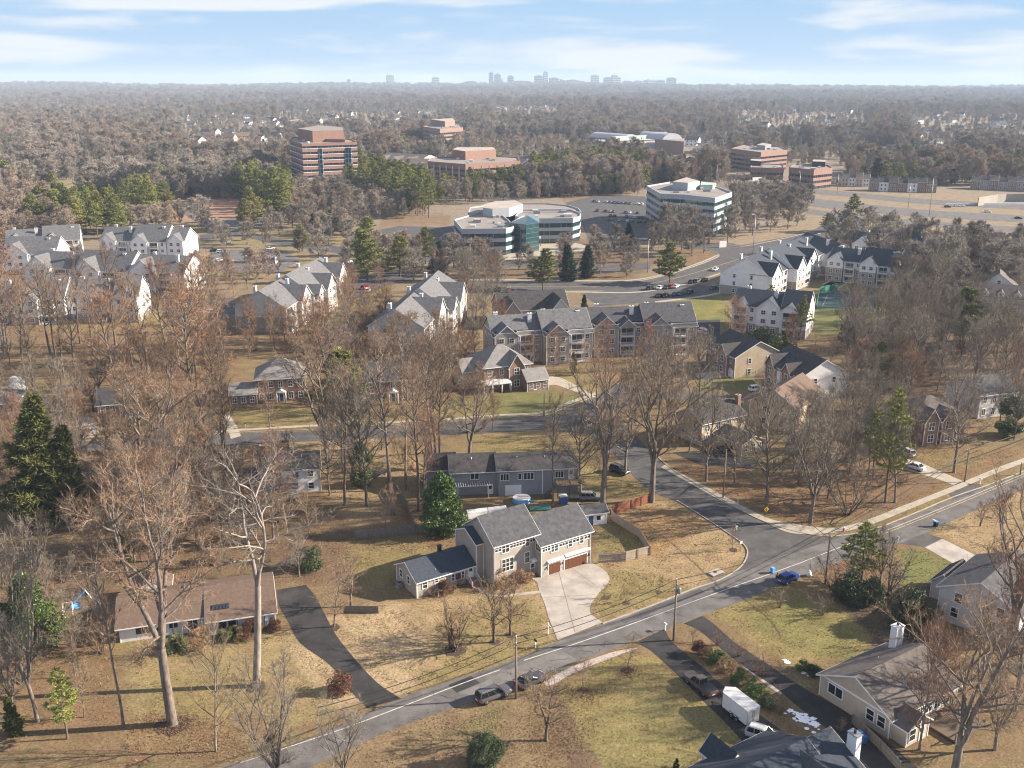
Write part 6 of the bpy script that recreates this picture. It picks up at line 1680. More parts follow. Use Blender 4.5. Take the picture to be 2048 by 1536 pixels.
def planted():
    # --- foreground, left to right
    B('oak#0', 345, 1448, 985, 'huge forked pale trunked bare tree on the lawn before the brown roofed ranch', rot=.4)
    B('sycamore#0', 512, 1372, 905, 'leaning pale bare tree with twisting limbs beside the black driveway', rot=.2)
    B('poplar#0', 247, 1452, 1085, 'slim bare tree left of the huge forked trunk', wide=.7)
    B('fan#0', 76, 1442, 1075, 'thin dark forked bare tree before the glossy evergreen at far left', wide=.6)
    B('young#0', 431, 1503, 1285, 'small pollarded bare tree right of the huge forked trunk', wide=.8)
    B('fan#1', 560, 1588, 1365, 'wide multi stemmed bare tree rising from the bottom edge by the road', wide=1.1)
    B('fan#2', 690, 1570, 1420, 'low spreading bare tree at the bottom edge, right of the wide multi stemmed one')
    B('young#1', 668, 1254, 1145, 'small pale bare tree between the black driveway and the beige house', wide=1.3)
    B('spread#3', 702, 1212, 1128, 'drooping pale bare tree at the left corner of the beige house yard', wide=1.4)
    B('crab#0', 988, 1284, 1188, 'left of two crooked bare trees on the front lawn of the beige house')
    B('crab#1', 1021, 1270, 1176, 'right of two crooked bare trees on the front lawn of the beige house', rot=2.0)
    B('crab#2', 1092, 1482, 1368, 'spreading dark bare tree in a leaf bed behind the parked grey van')
    B('young#2', 1254, 1341, 1283, 'young bare tree in a mulch ring on the bottom right lawn'); B('young#3', 1166, 1381, 1325, 'tiny bare tree in a leafy mulch ring beside the parked sedan', wide=1.2)
    B('young#0', 1466, 1100, 1056, 'small bare sapling in a mulch ring near the stop sign'); B('young#1', 1317, 1184, 1155, 'sapling in a mulch ring on the corner lawn nearest the road')
    B('young#2', 1252, 1206, 1175, 'sapling close to the curve of the concrete driveway'); B('young#3', 1210, 1196, 1172, 'tiny russet sapling at the driveway edge', wide=1.2)
    tree_px('shrub_brown#0', 908, 1300, 1205, 'wide dome of bare twigs on the tan front lawn'); tree_px('russet#0', 676, 1383, 1349, 'rounded russet bush beside the black driveway and the road')
    tree_px('ball#0', 970, 1536, 1472, 'round clipped dark green bush at the bottom edge'); tree_px('cedar#1', 1352, 1550, 1515, 'pointed dark evergreen tip at the bottom edge')
    tree_px('cedar#2', 1348, 1536, 1522, 'little clipped cone bush beside the bottom dark roof')
    for i, (x, y, tp, kd, lb) in enumerate([(865, 1194, 1172, 'shrub#0', 'leftmost red brown shrub along the low wing of the beige house'), (893, 1184, 1160, 'russet#1', 'dense russet shrub in the middle of the low wing wall'), (915, 1172, 1150, 'shrub#1', 'red brown shrub beside the brick steps of the beige house'),
                                            (1005, 1172, 1140, 'dry#0', 'tan dry shrub at the foot of the tall beige wall'), (1030, 1166, 1138, 'shrub#2', 'russet twig shrub under the triple window of the beige house'), (1048, 1163, 1140, 'dry#1', 'dry shrub beside the entry of the beige house')]):
        tree_px(kd, x, y, tp, lb)
    for x, y, tp, kd, lb in [(455, 1278, 1255, 'green_shrub#0', 'low green shrub before the glazed front of the ranch house'), (400, 1295, 1260, 'dry#2', 'tan shrub under the left windows of the ranch house'), (360, 1300, 1270, 'green_shrub#1', 'olive shrub in the bed left of the forked trunk'), (505, 1272, 1243, 'russet#2', 'russet shrub against the white ranch wall'), (545, 1260, 1240, 'russet#0', 'red shrub at the right corner of the ranch house'), (478, 1275, 1252, 'dry#0', 'dry shrub between the ranch house posts'), (300, 1310, 1275, 'shrub_brown#1', 'twiggy brown shrub at the left end of the ranch house')]:
        tree_px(kd, x, y, tp, lb)
    for x, y, tp, kd, lb in [(1385, 1285, 1262, 'crab#0', 'dark twisted little tree beside the roadside pole'), (1402, 1308, 1282, 'russet#1', 'dark red shrub in the bed between the driveways'), (1430, 1325, 1300, 'green_shrub#0', 'pale green shrub in the bed between the driveways'), (1452, 1342, 1318, 'dry#1', 'tan grassy shrub in the bed behind the pickup'), (1475, 1365, 1340, 'green_shrub#1', 'green shrub in the bed near the gravel walk'), (1505, 1390, 1362, 'green_shrub#2', 'dark green shrub at the lower end of the bed'), (1535, 1412, 1388, 'laurel#2', 'low clump of green shrub above the snow patch'),
                            (1478, 1312, 1285, 'shrub#0', 'orange twig shrub at the edge of the gravel walk'), (1523, 1352, 1318, 'shrub#1', 'rounded orange twig shrub beside the black driveway'), (1435, 1290, 1262, 'shrub#2', 'reddish twig shrub at the top of the gravel walk'), (1560, 1430, 1405, 'shrub_brown#2', 'tangle of brown stems above the snow'), (1625, 1350, 1330, 'laurel#0', 'dark shrub at the chimney end of the tan house'), (1605, 1340, 1322, 'green_shrub#2', 'low green plants with snow at their feet'), (1680, 1462, 1440, 'shrub_brown#0', 'bare brown shrub at the corner of the bottom dark roof')]:
        tree_px(kd, x, y, tp, lb)
    # evergreens of the foreground
    tree_px('spruce#0', 92, 1042, 790, 'tall yellow green spruce at the left, nearest the edge', wide=1.2); tree_px('spruce#1', 132, 1035, 850, 'darker spruce leaning on the tall yellow green one', wide=1.2)
    tree_px('magnolia#0', 884, 1062, 940, 'bright green evergreen tree behind the beige house', wide=1.05)
    tree_px('holly#0', 72, 1312, 1150, 'glossy yellow green evergreen at the left edge', wide=.9); tree_px('cedar#0', 246, 1132, 1055, 'narrow green conifer behind the ranch house', wide=1.3)
    tree_px('pine_open#3', 135, 1478, 1335, 'ragged green conifer at the bottom left', wide=1.1); tree_px('spruce#2', 30, 1470, 1390, 'low green conifer at the bottom left corner')
    tree_px('laurel#1', 620, 1136, 1096, 'dark green evergreen shrub behind the leaning pale tree'); tree_px('dry#2', 420, 1122, 1098, 'golden shrub behind the ranch roof')
    tree_px('pine_open#0', 1722, 1170, 1046, 'flat topped dark pine at the street corner', wide=1.6); tree_px('laurel#0', 1742, 1205, 1158, 'broad dark evergreen shrub under the corner pine', wide=.8); tree_px('thicket_grey#2', 1775, 1190, 1100, 'grey green evergreen behind the corner pine', wide=1.1)
    tree_px('laurel#2', 1706, 1200, 1148, 'bluish green shrub left of the corner pine'); tree_px('thicket_grey#0', 1672, 1190, 1105, 'leafless thicket climbing the corner pole')
    B('fan#0', 1760, 1172, 1062, 'pale bare tree mingled with the corner pine', wide=.8)
    for x, y, tp, kd, lb in [(1645, 1230, 1190, 'thicket_grey#1', 'grey bare thicket at the edge of the right lawn'), (1790, 1240, 1180, 'thicket#0', 'brown thicket behind the right lawn'), (1830, 1255, 1190, 'laurel#2', 'dark evergreen mass beside the pale grey house'), (1855, 1290, 1215, 'thicket#1', 'tan leaved thicket before the pale grey house'), (1880, 1340, 1255, 'thicket#2', 'red brown thicket behind the tan house roof'), (1930, 1380, 1290, 'thicket#0', 'tall twigs right of the tan house roof'), (1560, 1215, 1180, 'thicket_grey#2', 'small grey bare shrub on the right lawn')]:
        tree_px(kd, x, y, tp, lb)
    B('spread#0', 1905, 1600, 1230, 'large bare tree overhanging the tan house at the bottom right', wide=1.0); B('spread#1', 2005, 1330, 1010, 'bare tree standing before the pale grey house at the right edge', wide=.9)
    B('maple#0', 2030, 1420, 1180, 'russet budded bare tree at the right edge'); B('fan#2', 1990, 1500, 1330, 'thin bare tree at the right edge below the russet one')
    B('maple#1', 1838, 1500, 1300, 'reddish bare tree before the tan house deck', wide=.8)
    B('crab#1', 1960, 1052, 1010, 'small dark bare shrub tree on the upper right lawn', wide=1.1)
    # --- the tall trees behind the beige house
    for i, (x, y, tp, kd, lb) in enumerate([(785, 1030, 690, 'poplar#0', 'tall straight dark trunk left of the bright green evergreen'), (838, 1022, 752, 'poplar_dark#0', 'tall tree with crooked low branch left of the grey ranch house'), (868, 955, 700, 'poplar#1', 'taller of two trunks rising through the grey ranch roof'), (880, 950, 712, 'poplar_dark#1', 'thinner of two trunks rising through the grey ranch roof'),
                                            (938, 935, 765, 'spread#2', 'wide vase shaped bare tree behind the grey ranch roof'), (655, 928, 690, 'spread#0', 'large bare tree right of the white house'), (690, 1010, 742, 'poplar#2', 'slender tree in the middle of the tan yard'), (686, 945, 760, 'poplar_dark#2', 'dark trunk beside the pale rear lawn'), (1106, 1012, 800, 'poplar#1', 'tall bare tree in front of the grey ranch deck'), (1160, 1000, 850, 'grey#0', 'bare tree at the right corner of the grey ranch house'),
                                            (1206, 1008, 745, 'spread#1', 'big pale bare tree right of the grey ranch house'), (1303, 1004, 742, 'spread#3', 'massive dark trunked tree at the bend of the side street'), (1250, 950, 770, 'grey#1', 'bare tree at the edge of the side street'), (850, 1000, 860, 'maple#2', 'small reddish tree beside the grey ranch yard'), (770, 1062, 985, 'young#2', 'small purple twigged tree by the grey fence'), (985, 862, 800, 'maple#3', 'small bare tree on the lawn of the porch house'),
                                            (455, 935, 745, 'poplar_dark#0', 'dark trunk left of the white house'), (540, 855, 770, 'young#0', 'round crowned small tree in a lawn ring before the brick colonial'), (575, 905, 865, 'crab#2', 'small bare tree behind the white house roof'), (310, 1010, 745, 'spread#2', 'big many limbed bare tree behind the huge forked one'), (365, 930, 800, 'oak#1', 'broad bare tree in the wood left of the white house'), (130, 880, 720, 'fan#1', 'vase shaped bare tree beside the tall spruce')]):
        B(kd, x, y, tp, lb)
    # --- right corner trees
    for x, y, tp, kd, lb in [(1412, 962, 815, 'grey#2', 'first bare tree along the pavement left of the corner'), (1468, 972, 850, 'grey#0', 'forked low bare tree beside the roadside pole'), (1532, 1018, 815, 'grey#1', 'tall bare tree behind the yellow sign'), (1620, 1044, 835, 'fan#2', 'pale many stemmed bare tree nearest the corner pavement'), (1695, 1030, 930, 'thicket_grey#0', 'tangled bare thicket right of the pale many stemmed tree'), (1790, 1005, 870, 'grey#3', 'leaning dark bare tree beside the tall pine'), (1908, 945, 775, 'grey#2', 'bare tree before the brick gabled house'), (1378, 905, 800, 'grey#3', 'bare tree hiding the tan corner house'), (1300, 850, 720, 'fan#0', 'pale bare tree across the side street'), (1342, 830, 700, 'grey#1', 'grey bare tree beyond the rear street')]:
        if 'thicket' in kd: tree_px(kd, x, y, tp, lb)
        else: B(kd, x, y, tp, lb)
    tree_px('pine_open#1', 1770, 1004, 775, 'tall thin pine with reddish trunk in the corner wood', wide=.8); tree_px('pine_open#2', 1745, 960, 820, 'shorter pine left of the tall thin one')
    tree_px('holly#1', 2012, 872, 790, 'dark green evergreen at the right edge by the grey house'); tree_px('pine#0', 1925, 690, 575, 'broad spreading pine left of the townhouse row', wide=1.5); tree_px('pine#1', 2002, 690, 610, 'broad pine at the right edge', wide=1.3)
    tree_px('dark_spruce#0', 1895, 590, 545, 'dark cedar beside the townhouse roof'); tree_px('pine_open#3', 1600, 680, 590, 'thin pine before the pale apartments on the green'); tree_px('laurel#0', 1523, 690, 655, 'dark evergreen at the corner of the pale apartments'); tree_px('green_shrub#0', 1560, 700, 665, 'yellow green shrub below the pale apartments')
    tree_px('cedar#0', 1147, 750, 702, 'narrow cone shaped cedar on the lawn below the taupe apartments'); tree_px('dark_spruce#1', 1168, 628, 588, 'dark conifer between club house and taupe apartments')
    tree_px('pine#2', 690, 900, 690, 'leafy green tree behind the vase shaped trees of the left middle', wide=1.1); tree_px('holly#1', 722, 972, 885, 'yellow green evergreen tree in the tan yard', wide=.75)
    tree_px('white_shrub#0', 38, 800, 750, 'white flowering shrub beside the left edge house')
    for x, y, tp, kd, lb in [(735, 562, 460, 'pine#0', 'left of three pines before the low glass office'), (800, 552, 470, 'pine#1', 'middle of three pines before the low glass office'), (876, 545, 482, 'dark_spruce#2', 'right, darkest of three pines before the low glass office'), (1086, 580, 495, 'pine#2', 'broad pine standing at the boulevard kerb'), (1136, 562, 487, 'dark_spruce#0', 'left dark spruce of the boulevard pair'), (1172, 556, 490, 'dark_spruce#1', 'right dark spruce of the boulevard pair'), (1340, 568, 484, 'pine#3', 'yellow green pine beside the car park row'), (606, 503, 447, 'pine#0', 'rounded pine above the long end on apartment block'), (1258, 488, 445, 'dark_spruce#2', 'small dark conifer in the office car park'), (1703, 462, 388, 'pine_open#0', 'thin pine before the highway'), (1655, 466, 425, 'pine#1', 'small pine at the end of the boulevard'), (648, 470, 430, 'cedar#1', 'dark pointed cedar beside the boulevard wood')]:
        tree_px(kd, x, y, tp, lb, wide=1.45 if kd[:4] == 'pine' else 1.3)
    return
planted()
# ---------------------------------------------------------------- vehicles
def rrect(x0, x1, hw, z, r=.28, n=4, slope=0.0, xs=1.0):
    out = []
    for cx, cy, a0 in ((x1 - r, hw - r, 0), (x0 + r, hw - r, 90), (x0 + r, -hw + r, 180), (x1 - r, -hw + r, 270)):
        for i in range(n + 1):
            a = R(a0 + 90 * i / n); x = cx + r * math.cos(a); y = cy + r * math.sin(a)
            out.append((x, y, z - slope * max(0, x - xs)))
    return out

def car_meshes(kind):
    k = ('car', kind)
    if k in _cache: return _cache[k]
    p = M['paint']; g = M['car_glass']; parts = {}
    L = {'sedan': 4.7, 'suv': 4.7, 'van': 5.1, 'pickup': 5.6, 'hatch': 4.2}[kind]; h = L / 2; hw = .92
    belt = {'sedan': .94, 'suv': 1.08, 'van': 1.06, 'pickup': 1.12, 'hatch': .95}[kind]
    top = {'sedan': 1.43, 'suv': 1.72, 'van': 1.74, 'pickup': 1.85, 'hatch': 1.5}[kind]
    zb = .24 if kind in ('sedan', 'hatch') else .34
    b = MB(); sl = .1 if kind != 'pickup' else .06
    rings = [rrect(-h + .12, h - .12, hw - .1, zb, .3), rrect(-h + .02, h - .03, hw, zb + .2, .34), rrect(-h, h, hw, .68, .36), rrect(-h + .02, h - .06, hw - .015, belt - .14, .38, slope=sl * .5), rrect(-h + .06, h - .14, hw - .06, belt, .42, slope=sl)]
    n = len(rings[0]); vs = [q for r_ in rings for q in r_]
    fs = [(i * n + j, i * n + (j + 1) % n, (i + 1) * n + (j + 1) % n, (i + 1) * n + j) for i in range(len(rings) - 1) for j in range(n)]
    b.add(vs, fs, p, True); b.poly(rings[0][::-1], M['plastic_black'])
    if kind != 'pickup': b.poly(rings[-1], p)
    else:
        b.poly(rings[-1], p)
    base = {'sedan': (-1.75, 1.0, -1.05, .15), 'suv': (-2.2, .95, -1.9, .25), 'van': (-2.45, 1.35, -2.2, .45), 'pickup': (-.75, 1.2, -.62, .5), 'hatch': (-1.9, .95, -1.5, .15)}[kind]
    r0 = rrect(base[0], base[1], hw - .1, belt - .005, .2, 3, sl, 1.0); r1 = rrect(base[2], base[3], hw - .27, top - .07, .2, 3); r2 = rrect(base[2] + .08, base[3] - .1, hw - .36, top, .2, 3)
    m = len(r0); gl = MB(); gl.add(r0 + r1, [(j, (j + 1) % m, m + (j + 1) % m, m + j) for j in range(m)], g)
    b.add(r1 + r2, [(j, (j + 1) % m, m + (j + 1) % m, m + j) for j in range(m)], p, True); b.poly(r2, p)
    # pillars
    for xs in ((base[1], base[3]), (base[0], base[2])):
        for s in (-1, 1): b.tube([(xs[0] - (.1 if xs[0] > 0 else -.1), s * (hw - .13), belt - .02), (xs[1], s * (hw - .29), top - .05)], .05, 4, p, False)
    for fx in ((.42,) if kind in ('sedan', 'pickup', 'hatch') else (.35, .68)):
        for s in (-1, 1):
            x = base[0] + (base[1] - base[0]) * fx; x2 = base[2] + (base[3] - base[2]) * fx
            b.tube([(x, s * (hw - .085), belt - .02), (x2, s * (hw - .255), top - .06)], .05, 4, p, False)
    if kind == 'pickup':
        bed = MB(); bed.box((-h + .12, -hw + .12, belt + .003), (-.85, hw - .12, belt + .06), M['plastic_black'])
        parts['bed_cover'] = bed.mesh('bed_cover')
    if kind in ('suv', 'van'):
        for s in (-1, 1): b.tube([(base[2] + .2, s * .52, top + .06), (base[3] - .3, s * .52, top + .06)], .03, 4, M['grey_metal'], False)
    for s in (-1, 1): b.box((base[1] - .35, s * (hw + .02) - .09, belt - .02), (base[1] - .2, s * (hw + .02) + .09, belt + .14), p)
    b.box((h - .1, -.55, .5), (h + .015, .55, .64), M['plastic_black']); b.box((-h - .015, -.26, .6), (-h + .1, .26, .74), M['white'])
    parts['body'] = b.mesh('body'); parts['window_glass'] = gl.mesh('window_glass')
    wr = .34 if kind in ('sedan', 'hatch') else .40
    w = MB(); prof = [(wr * .62, -.12), (wr, -.10), (wr, .10), (wr * .62, .12)]; w.lathe([(a, z) for a, z in prof], M['tyre'], 18); w.poly([(wr * .62 * math.cos(t), wr * .62 * math.sin(t), .11) for t in [2 * math.pi * i / 18 for i in range(18)]], M['tyre'])
    parts['_wheel'] = w.mesh('wheel'); rm = MB(); rm.lathe([(wr * .6, .08), (wr * .6, .125), (wr * .15, .10), (.001, .13)], M['rim'], 10); parts['_rim'] = rm.mesh('rim')
    hl = MB(); hl.box((-.06, -.19, -.07), (.05, .19, .07), M['lamp']); parts['_head'] = hl.mesh('headlight')
    tl = MB(); tl.box((-.05, -.14, -.1), (.06, .14, .1), M['tail']); parts['_tail'] = tl.mesh('tail_light')
    parts['_dims'] = (L, hw, wr, belt)
    lo = MB(); lo.v = list(b.v); lo.f = list(b.f); lo.m = list(b.m); lo.mats = list(b.mats); lo.sm = list(b.sm); lo.add(gl.v, gl.f, g)
    for x in (L * .3, -L * .3):
        for s in (-1, 1): lo.tube([(x, s * (hw - .2), wr), (x, s * (hw + .01), wr)], wr, 10, M['tyre'])
    parts['_low'] = lo.mesh('car')
    _cache[k] = parts; return parts

def car(kind, loc, ang, col, label, name='parked_car', cat='car', group=None, full=True):
    pr = car_meshes(kind); c = (*col, 1)
    if not full:
        o = inst(name, pr['_low'], None, loc, (0, 0, ang)); o.color = c; return tag(o, label, cat, group)
    t = thing(name, label, cat, loc, ang, group); L, hw, wr, belt = pr['_dims']
    for k in ('body', 'window_glass', 'bed_cover'):
        if k in pr: o = inst(k, pr[k], t); o.color = c
    for x in (L * .3, -L * .31):
        for s in (-1, 1):
            w = inst('wheel', pr['_wheel'], t, (x, s * (hw - .13), wr), (R(-90 * s), 0, 0)); inst('rim', pr['_rim'], w)
    for s in (-1, 1):
        inst('headlight', pr['_head'], t, (L / 2 - .08, s * .62, .68), (0, 0, s * .25)); inst('tail_light', pr['_tail'], t, (-L / 2 + .05, s * .72, .82))
    return t

def car_px(kind, a, b, col, label, **k):
    """a = rear, b = front ground pixels"""
    A, B_ = P(*a), P(*b); d = B_ - A; return car(kind, (A + B_) / 2 + Vector((0, 0, .045)), math.atan2(d.y, d.x), col, label, **k)

def cars():
    SIL, WHT, BLK, BLU, RED_, GRY, GRN_ = (.42, .43, .44), (.75, .75, .74), (.02, .02, .023), (.02, .05, .22), (.3, .02, .02), (.13, .13, .135), (.03, .07, .06)
    car_px('van', (956, 1408), (1016, 1385), (.085, .083, .088), 'dark grey minivan parked on the grass verge below the road', name='parked_van', cat='van')
    car_px('sedan', (1036, 1378), (1084, 1357), (.055, .055, .06), 'dark sedan parked at the road in front of the grey minivan')
    car_px('pickup', (1426, 1398), (1374, 1356), (.10, .085, .07), 'brown grey pickup truck on the driveway ahead of the white trailer', name='pickup_truck', cat='pickup truck')
    car_px('hatch', (1552, 1172), (1598, 1152), BLU, 'bright blue car stopped at the roadside near the corner pole')
    car_px('suv', (1496, 1470), (1560, 1490), SIL, 'silver car partly covered by the bottom dark roof')
    car_px('suv', (1166, 1000), (1198, 1000), (.16, .17, .18), 'grey car parked behind the white shed', full=True)
    car_px('suv', (1222, 940), (1256, 952), (.035, .035, .04), 'black off road car at the side street kerb')
    car_px('sedan', (1845, 943), (1812, 932), WHT, 'white car at the foot of the brick gabled house driveway'); car_px('suv', (1822, 915), (1800, 905), SIL, 'silver car higher on the brick gabled house driveway')
    car_px('suv', (1497, 784), (1530, 781), WHT, 'white car on the close before the brown roofed house'); car_px('pickup', (1440, 905), (1475, 900), BLK, 'black pickup beside the tan corner house', name='pickup_truck', cat='pickup truck')
    car_px('van', (1178, 860), (1168, 840), WHT, 'white van standing in the rear street', name='delivery_van', cat='van')
    car_px('sedan', (1436, 538), (1424, 544), WHT, 'white car driving along the boulevard', full=False, name='moving_car')
    lot = [(1300, 579, BLK), (1320, 578, WHT), (1333, 577, GRN_), (1342, 576, RED_), (1352, 575, WHT), (1383, 566, BLK), (1394, 565, GRY), (1409, 562, BLK), (1318, 594, BLK), (1331, 594, BLK), (1350, 591, BLU), (1362, 590, GRY), (1380, 587, BLK), (1427, 578, (.06, .09, .14)), (1441, 575, (.25, .3, .36))]
    cn = {WHT: 'white', BLK: 'black', RED_: 'red', GRY: 'dark grey', BLU: 'dark blue', GRN_: 'dark green', SIL: 'silver'}
    for i, (x, y, c) in enumerate(lot):
        row = 'far row of the boulevard car park' if y < 583 and x < 1420 else 'near row of the boulevard car park by the lawn' if x < 1420 else 'car park end beside the grey gable'
        p = P(x, y) + Vector((0, 0, .045)); car('sedan' if i % 3 else 'suv', p, R(63 + rng.uniform(-4, 4)), c, f'{cn.get(c, "blue grey")} car parked in the {row}', full=False, group='cars in the boulevard car park')
    spots = [(430, 503, BLK), (443, 506, WHT), (437, 523, WHT), (449, 522, SIL), (458, 524, SIL), (540, 499, SIL), (333, 580, SIL), (336, 597, GRY), (362, 617, WHT), (374, 615, WHT), (398, 612, GRY), (412, 625, SIL), (425, 628, WHT), (268, 668, GRY), (280, 668, BLK),
             (696, 526, WHT), (775, 541, BLK), (770, 538, GRY), (730, 578, RED_), (736, 584, WHT), (682, 581, WHT), (1403, 664, WHT), (1391, 656, BLK), (1410, 668, SIL), (995, 582, GRY)]
    for x, y, c in spots:
        w = 'between the left apartment rows' if x < 300 else 'beside the left apartment rows' if x < 450 else 'on the left boulevard' if x < 600 else 'near the end on apartment blocks' if x < 1000 else 'behind the taupe apartment row'
        car('sedan' if rng.random() < .6 else 'suv', P(x, y) + Vector((0, 0, .045)), rng.uniform(-.3, .3) + (R(20) if x < 600 else R(70)), c, f'{cn[c]} car parked {w}', full=False, group=f'cars parked {w}')
    rg = random.Random(4)
    for r0, r1, y in ((1195, 1290, 423), (1205, 1300, 432), (1215, 1310, 441), (1188, 1290, 404)):
        x = r0
        while x < r1:
            if rg.random() < .72:
                c = rg.choice([BLK, WHT, GRY, SIL, BLU, BLK]); car('sedan', P(x, y + (x - r0) * .06) + Vector((0, 0, .045)), R(75), c, f'{cn[c]} car in the office car park behind the low glass building', full=False, group='cars in the office car park')
            x += 8
    for x, y, c in ((1895, 415, BLK), (1912, 413, WHT), (1922, 413, WHT), (2036, 438, BLK), (1594, 390, WHT), (1624, 398, WHT), (1974, 425, WHT)):
        car('sedan', P(x, y) + Vector((0, 0, .07)), R(-8), c, f'{cn[c]} car driving on the highway', full=False, name='moving_car', group='cars on the highway')
    for i in range(16):
        c = rg.choice([WHT, SIL, BLK, GRY]); car('suv', P(1540 + i * 9, 364 + (i % 3)) + Vector((0, 0, .05)), R(80), c, f'{cn[c]} car in the row before the small red banded office', full=False, group='cars before the red banded offices')
cars()

def trailer():
    A, B_ = P(1503, 1452), P(1452, 1412); d = B_ - A; t = thing('cargo_trailer', 'white enclosed cargo trailer with rear doors behind the pickup truck', 'trailer', (A + B_) / 2 + Vector((0, 0, .04)), math.atan2(d.y, d.x))
    w = M['white']; mb = MB(); mb.prism([(-2.5, -1.05), (2.0, -1.05), (2.75, 0), (2.0, 1.05), (-2.5, 1.05)], .5, 2.55, w); mb.obj('body', t)
    r = MB(); r.prism([(-2.55, -1.1), (2.02, -1.1), (2.82, 0), (2.02, 1.1), (-2.55, 1.1)], 2.555, 2.66, M['white_dull']); r.obj('roof', t)
    for s in (-1, 1):
        dd = MB(); dd.box((-2.56, .01 if s > 0 else -.98, .58), (-2.505, .98 if s > 0 else -.01, 2.45), M['white_dull']); o = dd.obj('rear_door', t)
        hb = MB(); hb.box((-2.6, s * .15 - .02, .6), (-2.562, s * .15 + .02, 2.4), M['grey_metal']); hb.obj('latch_bar', o)
        f = MB(); f.box((-1.3, s * 1.06 - (.12 if s < 0 else -.0), .78), (.6, s * 1.06 + (.12 if s > 0 else 0), .84), M['grey_metal']); f.obj('mudguard', t)
        pr = car_meshes('sedan')
        for x in (-.85, .1): q = inst('wheel', pr['_wheel'], t, (x, s * 1.1, .34), (R(-90 * s), 0, 0)); inst('rim', pr['_rim'], q)
    mb = MB(); mb.tube([(2.1, -.8, .5), (3.6, 0, .5)], .05, 4, M['dark_metal'], False); mb.tube([(2.1, .8, .5), (3.6, 0, .5)], .05, 4, M['dark_metal'], False); mb.obj('drawbar', t)
trailer()

# ---------------------------------------------------------------- poles, wires, signs
def pole(px, py, top, label, trans=False, lamp=False, cross=True):
    p = P(px, py); h = hgt(top, p.y); t = thing('utility_pole', label, 'utility pole', p, 0)
    mb = MB(); mb.tube([(0, 0, -.3), (0, 0, h)], [.17, .11], 8, M['wood_pole']); mb.obj('post', t)
    if cross:
        c = MB(); c.box((-.06, -.9, h - .55), (.06, .9, h - .42), M['wood_pole'])
        c.obj('crossarm', t)
        i = MB()
        for y in (-.8, 0, .8): i.cyl((0, y, h - .418 if y else h + .002), .06, .22, M['white_dull'], 8)
        i.obj('insulators', t)
    if trans:
        q = MB(); q.lathe([(.02, 0), (.26, .03), (.28, .12), (.28, .82), (.24, .92), (.02, .95)], M['grey_metal'], 14, (.42, 0, h - 2.2)); q.box((.1, -.05, h - 1.8), (.2, .05, h - 1.6), M['dark_metal']); q.obj('transformer', t)
    if lamp:
        q = MB(); q.tube([(0, 0, h - .9), (-.8, -.4, h - .4), (-1.9, -.9, h - .3)], .05, 6, M['grey_metal']); q.box((-2.5, -1.15, h - .38), (-1.85, -.75, h - .22), M['white']); q.obj('lamp_arm', t)
    return p, h

def wire(a, b, sag, label, offs=((0, 0, 0),), rad=.045):
    t = thing('overhead_cable', label, 'cable', a)
    d = Vector(b) - Vector(a)
    for o in offs:
        pts = [Vector(o) + d * (i / 12) - Vector((0, 0, sag * 4 * (i / 12) * (1 - i / 12))) for i in range(13)]
        mb = MB(); mb.tube(pts, rad, 4, M['plastic_black']); mb.obj('wire', t)

